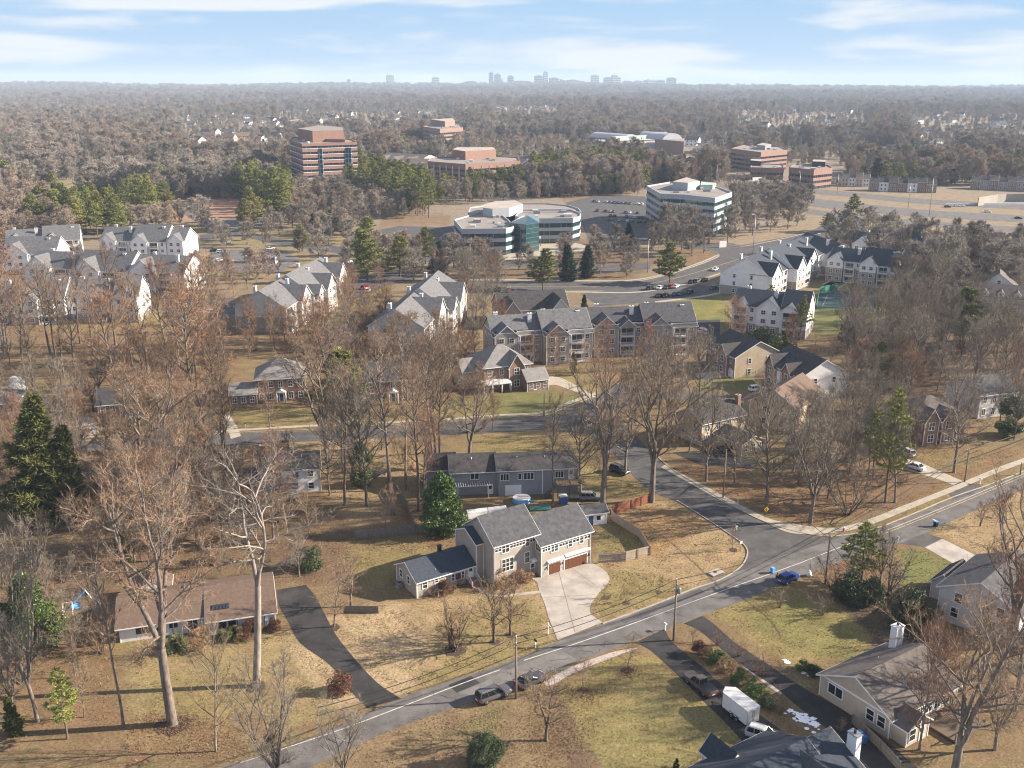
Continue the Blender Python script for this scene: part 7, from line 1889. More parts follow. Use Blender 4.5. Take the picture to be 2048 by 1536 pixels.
def poles():
    a, ha = pole(1032, 1397, 1275, 'roadside utility pole standing between the minivan and the sedan')
    b, hb = pole(1347, 1281, 1160, 'roadside utility pole carrying a grey transformer opposite the concrete driveway', trans=True)
    c, hc = pole(1650, 1168, 1066, 'utility pole wrapped in bare vines at the street corner')
    d, hd = pole(1446, 995, 898, 'leaning utility pole at the pavement of the side street', cross=False)
    e, he = pole(1929, 964, 900, 'dark utility pole beside the upper right pavement')
    f, hf = pole(1088, 832, 775, 'street lamp pole at the bend of the rear street', lamp=True, cross=False)
    pole(2040, 950, 925, 'short leaning pole at the right edge by the pavement', cross=False)
    A, B_, C_ = a + Vector((0, 0, ha - .4)), b + Vector((0, 0, hb - .4)), c + Vector((0, 0, hc - .4)); D_, E_ = d + Vector((0, 0, hd - .2)), e + Vector((0, 0, he - .4))
    three = ((0, .8, 0), (0, 0, .5), (0, -.8, 0))
    wire(A, B_, .7, 'cables over the road between minivan pole and transformer pole', three); wire(B_, C_, .8, 'cables from the transformer pole to the corner pole', three); wire(C_, E_, .9, 'cables from the corner pole along the pavement to the upper right', three)
    wire(A, A + (A - B_), .8, 'cables leaving the minivan pole towards the bottom left', three); wire(C_ - Vector((0, 0, .6)), D_, .5, 'single cable crossing the street to the leaning pole'); wire(E_, E_ + Vector((55, 38, 0)), .8, 'cables leaving the picture at the upper right', three)
    wire(C_ - Vector((0, 0, 1)), P(1745, 1262) + Vector((0, 0, 6.6)), .6, 'single cable from the corner pole to the white chimney')
    # highway masts and street lamps
    for x, y, tp, lb in [(1505, 520, 430, 'tall lamp post in the grass at the boulevard bend'), (941, 520, 490, 'lamp post before the low glass office'), (1432, 375, 330, 'highway lamp mast above the car park trees'), (1598, 385, 345, 'highway lamp mast left of the banded office trees'), (1674, 388, 347, 'highway lamp mast between the offices and row houses'), (1858, 432, 355, 'tall bare mast beside the highway ramp'), (1816, 415, 368, 'slim highway lamp near the row houses'), (1108, 330, 290, 'lamp mast right of the red brick office'), (1312, 352, 318, 'pale lamp mast above the pines'), (1295, 545, 480, 'wooden pole in the leaf bed by the boulevard')]:
        p = P(x, y); h = hgt(tp, p.y); t = thing('lamp_post', lb, 'lamp post', p, rng.uniform(0, 6))
        mb = MB(); mb.tube([(0, 0, -.2), (0, 0, h)], [.2, .12], 8, M['grey_metal']); mb.obj('post', t)
        q = MB(); q.tube([(0, 0, h - .02), (1.2, 0, h + .5), (2.4, 0, h + .6)], .09, 6, M['grey_metal']); q.box((2.3, -.2, h + .5), (3.2, .2, h + .68), M['white_dull']); q.obj('lamp_arm', t)
    # signs
    def signpost(name, px, py, top, label, build, rot=0, cat='sign', m='grey_metal', r=.04):
        p = P(px, py); h = hgt(top, p.y); t = thing(name, label, cat, p, rot); mb = MB(); mb.tube([(0, 0, -.1), (0, 0, h)], r, 6, M[m]); mb.obj('post', t); build(t, h); return t
    def diamond(t, h):
        mb = MB(); s = .55; mb.ext([(-s, -.06, h - s), (0, -.06, h - 2 * s), (s, -.06, h - s), (0, -.06, h)], (0, .03, 0), M['yellow']); o = mb.obj('sign_plate', t)
        k = MB(); k.box((-.06, -.072, h - .85), (.06, -.062, h - .3), M['plastic_black']); k.box((-.26, -.0725, h - .62), (-.061, -.062, h - .5), M['plastic_black']); k.obj('symbol', o)
    signpost('warning_sign', 1532, 1030, 1013, 'yellow diamond warning sign before a bare tree at the corner pavement', diamond, .25)
    def stop(t, h):
        mb = MB(); mb.ext([(.38 * math.cos(R(22.5 + 45 * i)), .05, h - .75 + .38 * math.sin(R(22.5 + 45 * i))) for i in range(8)], (0, .02, 0), M['grey_metal']); mb.obj('sign_plate', t)
        for a in (0, 1.4):
            n = MB(); n.box((-.4, -.012, h - .2 + a * .12), (.4, .012, h - .04 + a * .12), M['white']); n.obj('street_name_plate', t, (0, 0, 0), (0, 0, a))
    signpost('stop_sign', 1470, 1086, 1052, 'stop sign seen from its grey back under street name plates on the corner lawn', stop, .5)
    def plain(t, h):
        mb = MB(); mb.box((-.25, -.05, h - .5), (.25, -.03, h), M['white']); mb.obj('sign_plate', t)
    signpost('road_sign', 1481, 1103, 1082, 'small white sign on a thin post at the lawn corner', plain, .4)
    def slim(t, h):
        mb = MB(); mb.box((-.06, -.05, .3), (.06, -.03, h), M['white']); mb.obj('marker_plate', t)
    signpost('marker_post', 1475, 1014, 992, 'slim white marker post leaning beside the pavement', slim); signpost('marker_post', 1485, 985, 970, 'slim yellow marker behind the white one under the trees', lambda t, h: MB().box((-.07, -.05, .3), (.07, -.03, h), M['yellow']).obj('marker_plate', t))
    p = P(1096, 1269); t = thing('sale_sign', 'white post sign with an angled empty arm on the front lawn', 'sign', p, R(-62)); h = hgt(1245, p.y)
    mb = MB(); mb.box((-.06, -.06, -.1), (.06, .06, h), M['white']); mb.obj('post', t); mb = MB(); mb.box((.062, -.05, h - .4), (1.1, .05, h - .28), M['white']); mb.obj('arm', t)
    for px, py, lb, ang, col in [(1071, 1295, 'black mailbox on a white post at the road before the beige house', 33, 'plastic_black'), (1330, 1261, 'white mailbox post at the entrance of the lower black driveway', 33, 'white'), (1866, 1052, 'white mailbox post beside the wheeled bin', 25, 'white'), (1795, 1086, 'white mailbox post partly hidden by the corner pine', 25, 'white'), (1960, 968, 'white mailbox on the upper right verge', 25, 'white'), (1018 - 548, 897, 'white mailbox beside the rear street', 0, 'white'), (491, 856, 'small black mailbox by the brick colonial driveway', 0, 'plastic_black')]:
        t = thing('mailbox', lb, 'mailbox', P(px, py), R(ang)); mb = MB(); mb.box((-.07, -.07, -.1), (.07, .07, 1.05), M['white']); mb.obj('post', t)
        b = MB(); b.ext([(-.12, -.28, 1.06), (.12, -.28, 1.06), (.12, -.28, 1.22), (.08, -.28, 1.3), (-.08, -.28, 1.3), (-.12, -.28, 1.22)], (0, .55, 0), M[col]); b.obj('box', t)
    # hydrant, bins, drain
    p = P(1687, 1063); t = thing('fire_hydrant', 'red fire hydrant with pale cap beside the corner pavement', 'fire hydrant', p)
    mb = MB(); mb.lathe([(.2, 0), (.2, .06), (.13, .08), (.13, .62), (.17, .64), (.17, .7)], M['red'], 12); mb.obj('barrel', t); mb = MB(); mb.lathe([(.15, .702), (.12, .82), (.03, .9), (.001, .91)], M['white'], 12); mb.obj('cap', t)
    mb = MB(); mb.tube([(-.26, 0, .5), (.26, 0, .5)], .06, 8, M['red']); mb.tube([(0, -.24, .45), (0, 0, .45)], .07, 8, M['red']); mb.obj('nozzles', t)
    def bin_(px, py, body, lid, lb, s=1.0):
        t = thing('wheeled_bin', lb, 'bin', P(px, py), .5); t.scale = (s, s, s)
        mb = MB(); mb.ext([(-.26, -.3, .08), (.26, -.3, .08), (.33, -.3, 1.0), (-.33, -.3, 1.0)], (0, .62, 0), M[body]); mb.obj('body', t); mb = MB(); mb.ext([(-.36, -.34, 1.003), (.36, -.34, 1.003), (.34, -.34, 1.07), (-.3, -.34, 1.12)], (0, .72, 0), M[lid]); mb.obj('lid', t)
        for y in (-.3, .3): w = MB(); w.tube([(-.3, y - .03, .1), (-.3, y + .03, .1)], .1, 10, M['tyre']); w.obj('wheel', t)
    bin_(1871, 1053, 'plastic_black', 'plastic_sky', 'black wheeled bin with blue lid at the upper right lawn edge'); bin_(1545, 1146, 'plastic_sky', 'plastic_sky', 'light blue bin standing in the road behind the blue car', .9)
    bin_(1718, 1478, 'plastic_sky', 'plastic_sky', 'bright blue bin behind the bottom house chimney'); bin_(1728, 1486, 'plastic_blue', 'plastic_blue', 'dark blue bin next to the bright blue one')
    p = P(1432, 1147); t = thing('storm_drain', 'concrete storm drain inlet with dark opening at the corner kerb', 'storm drain', p, R(35))
    mb = MB(); mb.box((-1.3, -.7, 0), (1.3, .9, .22), M['kerb']); mb.obj('slab', t); mb = MB(); mb.box((-1.1, -.72, .04), (1.1, -.701, .17), M['plastic_black']); mb.obj('opening', t); mb = MB(); mb.cyl((0, .2, .221), .35, .03, M['dark_metal'], 16); mb.obj('manhole_cover', t)  # opening is a black plate on the slab, painting the shade inside the inlet
    p = P(1618, 1152); t = thing('sack', 'crumpled white sack lying on the verge ahead of the blue car', 'sack', p)
    b = TB(2); mb = MB(); mb.lathe([(.35, 0), (.48, .2), (.42, .5), (.25, .75), (.08, .85), (.001, .86)], M['white'], 12); 
    mb.v = [(x + .08 * math.sin(9 * z + 3 * x), y + .08 * math.cos(7 * x + 5 * z), z) for x, y, z in mb.v]; mb.obj('body', t); q = MB(); q.lathe([(.09, .83), (.16, .98), (.05, 1.0)], M['white'], 8); q.obj('tied_neck', t)
poles()

# ---------------------------------------------------------------- fences, yards
def fence(name, pts, h, m, label, cat='fence', post=2.4, slats=False):
    P_ = [P(*q) for q in pts]; o = P_[0]; t = thing(name, label, cat, o); P_ = [p - o for p in P_]
    mb = MB()
    for a, b in zip(P_[:-1], P_[1:]):
        d = b - a; L = d.length; u = d / L; nn = Vector((-u.y, u.x, 0)); k = max(1, int(L / .16)); rg = random.Random(int(L * 10))
        for i in range(k):
            p, q = a + u * (L * i / k), a + u * (L * (i + .93) / k); z = h + rg.uniform(-.015, .015)
            mb.add([p + nn * .02, q + nn * .02, q - nn * .02, p - nn * .02] + [v + Vector((0, 0, z)) for v in (p + nn * .02, q + nn * .02, q - nn * .02, p - nn * .02)], [(0, 1, 5, 4), (1, 2, 6, 5), (2, 3, 7, 6), (3, 0, 4, 7), (4, 5, 6, 7)], m)
        for z in (.4, h - .3): mb.add([a - nn * .03 + Vector((0, 0, z)), b - nn * .03 + Vector((0, 0, z)), b - nn * .08 + Vector((0, 0, z)), a - nn * .08 + Vector((0, 0, z))] + [v + Vector((0, 0, z + .09)) for v in (a - nn * .03, b - nn * .03, b - nn * .08, a - nn * .08)], [(0, 1, 5, 4), (1, 2, 6, 5), (2, 3, 7, 6), (3, 0, 4, 7), (4, 5, 6, 7)], m)
        n = max(1, int(L / post))
        for i in range(n + 1):
            p = a + d * (i / n) - nn * .12; w = MB(); w.box((p.x - .05, p.y - .05, -.1), (p.x + .05, p.y + .05, h + .06), m); w.obj('post', t)
    mb.obj('boards', t)
def yards():
    fence('wooden_fence', [(1197, 1126), (1250, 1122), (1299, 1110), (1278, 1075), (1226, 1042), (1222, 1034)], 1.75, M['wood_fence'], 'tan wooden fence around the small side yard of the beige house')
    fence('wooden_fence', [(710, 1079), (770, 1074), (830, 1067)], 1.8, M['wood_grey'], 'grey board fence in the shade left of the evergreen tree')
    fence('wooden_fence', [(830, 1067), (815, 1020), (775, 960)], 1.8, M['wood_grey'], 'dark fence running back beside the tall straight trunks')
    fence('wooden_fence', [(1224, 1030), (1262, 1018), (1300, 1005)], 1.9, M['wood_red'], 'reddish brown fence at the back corner of the front lawn')
    fence('wooden_fence', [(833, 1068), (930, 1062), (1000, 1052)], 1.8, M['wood_grey'], 'fence at the rear of the beige house behind the evergreen')
    fence('wooden_fence', [(688, 1225), (757, 1226)], 1.2, M['wood_grey'], 'short weathered fence piece under the drooping pale tree')
    fence('wooden_fence', [(1705, 1448), (1760, 1500), (1800, 1545)], 1.5, M['wood_grey'], 'grey fence behind the bottom house chimney')
    fence('wooden_fence', [(700, 965), (770, 950)], 1.5, M['wood_grey'], 'short grey fence at the back of the tan yard')
    # pergola, pool, blue tank, boat cover
    p = P(945, 990); t = thing('pergola', 'white slatted pergola beside the white garage door of the grey ranch', 'pergola', p, R(8))
    for x in (-3, 3):
        for y in (-1.6, 1.6): mb = MB(); mb.box((x - .08, y - .08, 0), (x + .08, y + .08, 2.5), M['white_dull']); mb.obj('post', t)
    mb = MB()
    for y in (-1.7, 1.7): mb.box((-3.4, y - .06, 2.503), (3.4, y + .06, 2.68), M['white_dull'])
    mb.obj('beam', t); mb = MB()
    for i in range(15): x = -3.3 + i * .47; mb.box((x - .05, -2.2, 2.683), (x + .05, 2.2, 2.83), M['white_dull'])
    mb.obj('rafters', t)
    p = P(1043, 1003); t = thing('covered_pool', 'round blue pool with a pale grey cover behind the beige house roof', 'pool', p)
    mb = MB(); mb.lathe([(1.75, 0), (1.75, .85), (1.65, .9)], M['plastic_sky'], 24); mb.obj('pool_wall', t); mb = MB(); mb.lathe([(1.72, .92), (1.2, .86), (.5, .82), (.001, .84)], M['white_dull'], 24); mb.obj('cover', t)
    p = P(1126, 1006); t = thing('storage_tank', 'blue box shaped tank with white top behind the beige garage roof', 'tank', p, .2)
    mb = MB(); mb.box((-.75, -.6, 0), (.75, .6, 1.5), M['plastic_blue']); mb.obj('body', t); mb = MB(); mb.box((-.8, -.65, 1.503), (.8, .65, 1.62), M['white_dull']); mb.obj('lid', t)
    p = P(975, 1032); t = thing('covered_boat', 'long object under a pale grey tarpaulin behind the beige house', 'tarpaulin', p, R(16))
    mb = MB(); mb.ext([(-4, -1.1, .3), (-4, 1.1, .3), (-4, .7, 1.4), (-4, 0, 1.75), (-4, -.7, 1.4)], (7.6, 0, 0), M['white_dull']); mb.obj('cover', t); mb = MB(); mb.tube([(-4.05, -1, .5), (-4.05, 0, 1.8), (-4.05, 1, .5)], .04, 4, M['grey_metal']); mb.tube([(0, -1.12, .5), (0, -.72, 1.42), (0, 0, 1.79), (0, .72, 1.42), (0, 1.12, .5)], .03, 4, M['plastic_blue']); mb.obj('strap', t)
    p = P(1080, 1018); t = thing('green_tarp', 'flat green tarpaulin in the back yard behind the beige roof', 'tarpaulin', p, .1); mb = MB(); mb.box((-2, -1, .02), (2, 1, .3), M['net']); mb.obj('cover', t); mb = MB(); mb.tube([(-2.1, 0, .1), (-2.02, 0, .33), (2.02, 0, .33), (2.1, 0, .1)], .03, 4, M['white_dull']); mb.obj('strap', t)
    # child's play set of the left yard
    p = P(165, 1200); t = thing('play_slide', 'blue toy slide with white ladder in the left back yard', 'play slide', p, .6)
    mb = MB(); mb.ext([(-1.4, -.3, .1), (.4, -.3, 1.5), (.55, -.3, 1.5), (-1.2, -.3, .1)], (0, .6, 0), M['plastic_sky']); mb.obj('chute', t)
    mb = MB()
    for s in (-.3, .3): mb.tube([(.5, s, 1.7), (1.3, s, 0)], .05, 5, M['white'], False)
    for k in range(5): mb.tube([(.6 + k * .16, -.3, 1.45 - k * .3), (.6 + k * .16, .3, 1.45 - k * .3)], .04, 5, M['white'], False)
    mb.obj('ladder', t)
    p = P(152, 1214); t = thing('paddling_pool', 'small round blue paddling pool below the toy slide', 'paddling pool', p); mb = MB(); mb.lathe([(.75, 0), (.85, .12), (.8, .25), (.68, .2), (.6, .05), (.001, .04)], M['plastic_sky'], 18); mb.obj('basin', t); mb = MB(); mb.lathe([(.8, .252), (.85, .3), (.76, .27)], M['plastic_blue'], 18); mb.obj('rim', t)
    p = P(137, 1226); t = thing('swing_frame', 'white swing frame in the left back yard', 'swing', p, .3); mb = MB()
    for x in (-.7, .7): mb.tube([(x, -.6, 0), (x, 0, 1.8), (x, .6, 0)], .05, 5, M['white'], False)
    mb.tube([(-.7, 0, 1.8), (.7, 0, 1.8)], .05, 5, M['white'], False); mb.obj('frame', t); mb = MB(); mb.box((-.25, -.12, .5), (.25, .12, .55), M['plastic_blue']); mb.tube([(-.2, 0, .55), (-.2, 0, 1.78)], .02, 4, M['dark_metal']); mb.tube([(.2, 0, .55), (.2, 0, 1.78)], .02, 4, M['dark_metal']); mb.obj('seat', t)
    p = P(108, 1040); t = thing('propane_tank', 'small white tank in the deep shade under the spruces', 'tank', p); mb = MB(); mb.lathe([(.001, 0), (.3, .05), (.32, .2), (.32, 1.0), (.2, 1.2), (.001, 1.25)], M['white'], 14); mb.obj('vessel', t); mb = MB(); mb.cyl((0, 0, 1.24), .1, .15, M['grey_metal'], 8); mb.obj('valve', t)
    p = P(524, 525); t = thing('shipping_container', 'white and blue container standing on the left car park', 'container', p, R(-8)); mb = MB(); mb.box((-7, -2, 0), (7, 2, 3.2), M['white']); mb.obj('body', t); mb = MB(); mb.box((-3, -2.06, .1), (7.1, -2.001, 2.6), M['plastic_blue']); mb.obj('side_panel', t); mb = MB(); mb.box((-6, 2.0 - 4.3, .0), (-3.2, -2.002, 2.9), M['white_dull']); mb.obj('door', t)
    # low retaining wall and court fence
    t = thing('retaining_wall', 'pale stone block wall on the slope below the left apartments', 'wall', P(375, 668), .4); mb = MB(); mb.box((-3.5, -.3, 0), (3.5, .3, 2.0), M['concrete']); mb.obj('blocks', t); mb = MB(); mb.box((-3.6, -.36, 2.003), (3.6, .36, 2.15), M['kerb']); mb.obj('coping', t)
    o = P(1632, 618); t = thing('court_fence', 'green windscreen fence around the tennis court', 'fence', o); ring = [P(*q) - o for q in ((1632, 618), (1640, 587), (1675, 579), (1757, 586), (1747, 622))]
    for a, b in zip(ring[:-1], ring[1:]):
        n = max(1, int((b - a).length / 4))
        for i in range(n + 1): p = a + (b - a) * (i / n); mb = MB(); mb.cyl((p.x, p.y, 0), .05, 3.0, M['dark_metal'], 6); mb.obj('post', t)
    mb = MB()
    for a, b in ((ring[0], ring[1]), (ring[1], ring[2])):
        nn = Vector((0, 0, 2.6)); d = (b - a).normalized(); w = Vector((-d.y, d.x, 0)) * .02
        mb.add([a - w, b - w, b - w + nn, a - w + nn, a + w, b + w, b + w + nn, a + w + nn], [(0, 1, 2, 3), (7, 6, 5, 4), (0, 4, 5, 1), (1, 5, 6, 2), (2, 6, 7, 3), (3, 7, 4, 0)], M['net'])
    mb.obj('windscreen', t)
    for x, y, w, lb in [(1445, 495, 4, 'white office entrance sign beside the boulevard bend'), (1514, 362, 9, 'large white trailer like sign board near the red offices'), (457, 490, 2.4, 'white sign panel beside the left car park')]:
        t = thing('entrance_sign', lb, 'sign', P(x, y), R(20)); mb = MB(); mb.box((-w / 2, -.3, .2), (w / 2, .3, 3), M['white']); mb.obj('panel', t); mb = MB(); mb.box((-w / 2 - .15, -.4, 0), (w / 2 + .15, .4, .198), M['kerb']); mb.obj('base', t)
    # snow left in the bed between the driveways
    mb = MB(); rg = random.Random(9)
    for cx, cy, n, sp in ((1600, 1433, 26, 20), (1615, 1445, 20, 16), (1570, 1322, 3, 4), (1612, 1348, 4, 5)):
        for i in range(n):
            px, py = cx + rg.gauss(0, sp * .7), cy + rg.gauss(0, sp * .28) + 0; py += (px - cx) * .45
            c = P(px, py); r_ = rg.uniform(.15, .5); k = 9; ring_ = [(c.x + r_ * rg.uniform(.6, 1.3) * math.cos(2 * math.pi * j / k), c.y + r_ * rg.uniform(.5, 1.1) * math.sin(2 * math.pi * j / k), .05) for j in range(k)]
            mb.add(ring_ + [(c.x, c.y, .16)], [(j, (j + 1) % k, k) for j in range(k)], M['snow'])
    tag(mb.obj('snow_patches'), 'patches of old snow in the bed between the two black driveways', 'snow', kind='stuff')
    def litter(name, cx, cy, n, sx, sy, m, sz):
        rr = np.random.default_rng(int(cx)); b = TB(1); px, py = rr.normal(cx, sx, n), rr.normal(cy, sy, n)
        pts = np.array([P(a, c) for a, c in zip(px, py)]); pts[:, 2] = .04 + rr.uniform(0, .05, n); d = rr.normal(0, 1, (n, 3)); d[:, 2] = np.abs(d[:, 2]) * .3; d /= np.linalg.norm(d, axis=1, keepdims=True)
        b.r = rr; b.spikes(pts, d, rr.uniform(sz * .6, sz * 1.3, n), sz * .7); v = np.concatenate(b.tv); return np_mesh(name, v, np.arange(len(v)).reshape(-1, 3), [m])
    M['leaf_litter'] = mat('fallen_leaves', (.22, .13, .07), .9, .4, 3, col2=(.15, .095, .06))
    for i, a in enumerate([(345, 1450, 1800, 45, 12), (1165, 1385, 900, 28, 12), (1110, 1460, 2600, 40, 45), (1255, 1343, 500, 14, 7), (430, 1490, 2200, 80, 22), (1700, 1135, 1500, 40, 20), (960, 1480, 2600, 120, 35), (1740, 1020, 1500, 80, 18), (1480, 1355, 1500, 60, 50), (800, 1086, 1500, 60, 10)]):
        tag(inst('fallen_leaves', litter('fallen_leaves', *a, M['leaf_litter'], .16)), kind='stuff')
yards()
def turf():
    """grass tufts and blown leaves over the nearer lawns"""
    def cover(name, polys, dens, ms, sz, up, seed):
        rr = np.random.default_rng(seed); V = []
        for poly in polys:
            w = [P(*q) for q in poly]; X0, X1 = min(p.x for p in w), max(p.x for p in w); Y0, Y1 = min(p.y for p in w), max(p.y for p in w)
            n = int((X1 - X0) * (Y1 - Y0) * dens); x, y = rr.uniform(X0, X1, n), rr.uniform(Y0, Y1, n)
            k = (poly_sd(x, y, [(p.x, p.y) for p in w]) > 0) & (noise2(x, y, .9, seed) + .5 * noise2(x, y, .33, 4) + rr.normal(0, .4, n) > .1) & ~in_any(x, y, PAVED)
            V.append(np.stack([x[k], y[k], np.full(k.sum(), .01)], 1))
        p = np.concatenate(V); n = len(p); b = TB(seed); d = rr.normal(0, .6, (n, 3)); d[:, 2] = np.abs(d[:, 2]) * .3 + up; d /= np.linalg.norm(d, axis=1, keepdims=True)
        b.spikes(p, d, rr.uniform(sz * .5, sz * 1.4, n), sz * .8); v = np.concatenate(b.tv)
        tag(inst(name, np_mesh(name, v, np.arange(len(v)).reshape(-1, 3), ms, rr.integers(0, len(ms), n))), kind='stuff')
    PAVED = [[o.data.vertices[i].co[:2] for i in max(o.data.polygons, key=lambda f: f.area).vertices] for o in SC.objects if o.get('kind') == 'structure' and o.type == 'MESH' and o.name.split('.')[0] in ('road', 'side_street', 'rear_street', 'concrete_driveway', 'asphalt_driveway', 'pavement', 'gravel_walk', 'front_walk')]
    M['straw'] = mat('straw_grass', (.33, .25, .14), .9, .3, 1.2); M['straw_dark'] = mat('brown_grass', (.15, .105, .05), .9, .3, 1.2); M['green_blade'] = mat('green_grass', (.13, .14, .045), .9, .3, 1.2); M['leaf_pale'] = mat('pale_fallen_leaves', (.30, .2, .12), .9, .3, 2)
    lawns = [z[0] for z in ZONES if z[1] in (TAN, PALE, OLV, GRN, (.225, .17, .085), (.24, .145, .07)) and min(q[1] for q in z[0]) > 860]
    cover('grass_tufts', lawns, 9, [M['straw'], M['straw_dark'], M['green_blade'], M['straw_dark']], .16, .5, 5)
    woods_ = [z[0] for z in ZONES if z[1] in (ORG, LIT, BRN, DRK, (.19, .135, .078)) and max(q[1] for q in z[0]) > 900]
    cover('fallen_leaves', woods_, 6, [M['leaf_litter'], M['straw_dark'], M['leaf_pale']], .2, .1, 6)
turf()

# ---------------------------------------------------------------- the person by the blue car
def person():
    p = P(1553, 1166); t_ = 'person standing at the rear of the blue car in dark jacket and light trousers'
    J = {'pelvis': ((0, 0, .95), .15), 'waist': ((0, .0, 1.1), .13), 'chest': ((0, .02, 1.32), .165), 'neck0': ((0, .02, 1.48), .07), 'neck': ((0, .04, 1.54), .055), 'head0': ((0, .05, 1.6), .085), 'head': ((0, .06, 1.68), .1), 'crown': ((0, .05, 1.76), .075),
         'hl': ((.1, 0, .88), .1), 'kl': ((.12, .03, .5), .068), 'al': ((.13, -.02, .1), .045), 'tl': ((.14, .14, .05), .035), 'hr': ((-.1, 0, .88), .1), 'kr': ((-.12, .05, .5), .068), 'ar': ((-.14, .03, .1), .045), 'tr': ((-.15, .19, .05), .035),
         'sl': ((.19, .01, 1.41), .075), 'el': ((.25, .05, 1.13), .052), 'wl': ((.2, .26, .98), .033), 'ml': ((.18, .34, .97), .04), 'sr': ((-.19, .01, 1.41), .075), 'er': ((-.26, 0, 1.12), .052), 'wr': ((-.24, .16, .9), .033), 'mr': ((-.23, .23, .86), .04)}
    for s, m, w in ((1, 'ml', 'wl'), (-1, 'mr', 'wr')):
        b0 = Vector(J[m][0]); d = (b0 - Vector(J[w][0])).normalized(); a = Vector((1, 0, 0))
        for i in range(4):
            J[f'f{m}{i}'] = (tuple(b0 + d * .05 + a * (i - 1.5) * .02), .009); J[f'g{m}{i}'] = (tuple(b0 + d * (.085 - .008 * abs(i - 1.3)) + a * (i - 1.5) * .022 - Vector((0, 0, .02))), .008)
        J[f't{m}'] = (tuple(b0 - a * s * .045 + d * .03), .01)
    E_ = [('pelvis', 'waist'), ('waist', 'chest'), ('chest', 'neck0'), ('neck0', 'neck'), ('neck', 'head0'), ('head0', 'head'), ('head', 'crown'), ('pelvis', 'hl'), ('hl', 'kl'), ('kl', 'al'), ('al', 'tl'), ('pelvis', 'hr'), ('hr', 'kr'), ('kr', 'ar'), ('ar', 'tr'), ('chest', 'sl'), ('sl', 'el'), ('el', 'wl'), ('wl', 'ml'), ('chest', 'sr'), ('sr', 'er'), ('er', 'wr'), ('wr', 'mr')]
    for m in ('ml', 'mr'):
        E_ += [(m, f'f{m}{i}') for i in range(4)] + [(f'f{m}{i}', f'g{m}{i}') for i in range(4)] + [(m, f't{m}')]
    nm = list(J); me = bpy.data.meshes.new('person'); me.from_pydata([J[k][0] for k in nm], [(nm.index(a), nm.index(b)) for a, b in E_], []); me.materials.append(M['skin'])
    o = inst('person', me, None, p, (0, 0, R(-60))); tag(o, t_, 'person')
    sk = o.modifiers.new('skin', 'SKIN'); 
    for i, k in enumerate(nm):
        v = me.skin_vertices[0].data[i]; v.radius = (J[k][1], J[k][1]); v.use_root = (k == 'pelvis')
    ss = o.modifiers.new('sub', 'SUBSURF'); ss.levels = ss.render_levels = 1
    # clothing
    m, nt, b = newmat('dark_jacket'); b.inputs['Base Color'].default_value = (.02, .022, .03, 1); b.inputs['Roughness'].default_value = .9; JK = m
    m, nt, b = newmat('light_trousers'); b.inputs['Base Color'].default_value = (.32, .33, .36, 1); b.inputs['Roughness'].default_value = .9; TR = m
    j = MB(); j.tube([(0, 0, .86), (0, 0, 1.1), (0, .02, 1.34), (0, .02, 1.47), (0, .03, 1.52)], [.2, .19, .225, .13, .085], 12, JK)
    for s in (1, -1):
        k = 'l' if s > 0 else 'r'; j.tube([J['s' + k][0], J['e' + k][0], tuple(Vector(J['e' + k][0]).lerp(Vector(J['w' + k][0]), .9))], [.095, .072, .05], 8, JK)
    j.obj('jacket', o)
    tr = MB()
    for k in 'lr': tr.tube([(J['h' + k][0][0], 0, .93), J['k' + k][0], J['a' + k][0]], [.125, .09, .07], 10, TR)
    tr.obj('trousers', o)
    hr = MB(); hr.lathe([(.112, -.02), (.118, .05), (.09, .12), (.03, .15), (.001, .152)], M['hair'], 12, (0, .04, 1.68)); hr.obj('hair', o)
    sh = MB()
    for k in 'lr': q = Vector(J['t' + k][0]); sh.box((q.x - .05, q.y - .22, 0), (q.x + .05, q.y + .06, .09), M['plastic_black'])
    sh.obj('shoes', o)
person()
# ---------------------------------------------------------------- woods: trees one can tell apart, then the far forest
def footprints():
    out = []
    for o in list(SC.objects):
        if o.parent is None and o.get('category') in ('house', 'apartment building', 'office building', 'office tower', 'clubhouse', 'townhouse', 'condominium', 'row house', 'shopping centre', 'shed'):
            lo, hi = Vector((1e9, 1e9)), Vector((-1e9, -1e9)); ok = False
            for c in o.children:
                if c.name.split('.')[0] in ('wall', 'lower_wall', 'spandrel_band', 'penthouse'):
                    ok = True
                    for q in c.bound_box: lo.x = min(lo.x, q[0]); lo.y = min(lo.y, q[1]); hi.x = max(hi.x, q[0]); hi.y = max(hi.y, q[1])
            if ok:
                m = Matrix.LocRotScale(o.location, o.rotation_euler, o.scale); e = 1.8
                out.append([(m @ Vector((x, y, 0)))[:2] for x, y in ((lo.x - e, lo.y - e), (hi.x + e, lo.y - e), (hi.x + e, hi.y + e), (lo.x - e, hi.y + e))])
        if o.get('kind') == 'structure' and o.type == 'MESH' and o.name.split('.')[0] in ('road', 'side_street', 'rear_street', 'boulevard', 'concrete_driveway', 'asphalt_driveway', 'pavement', 'car_park', 'access_road', 'highway', 'tennis_court', 'office_forecourt', 'clay_patch', 'gravel_walk'):
            pl = max(o.data.polygons, key=lambda f: f.area); out.append([o.data.vertices[i].co[:2] for i in pl.vertices])
    return out

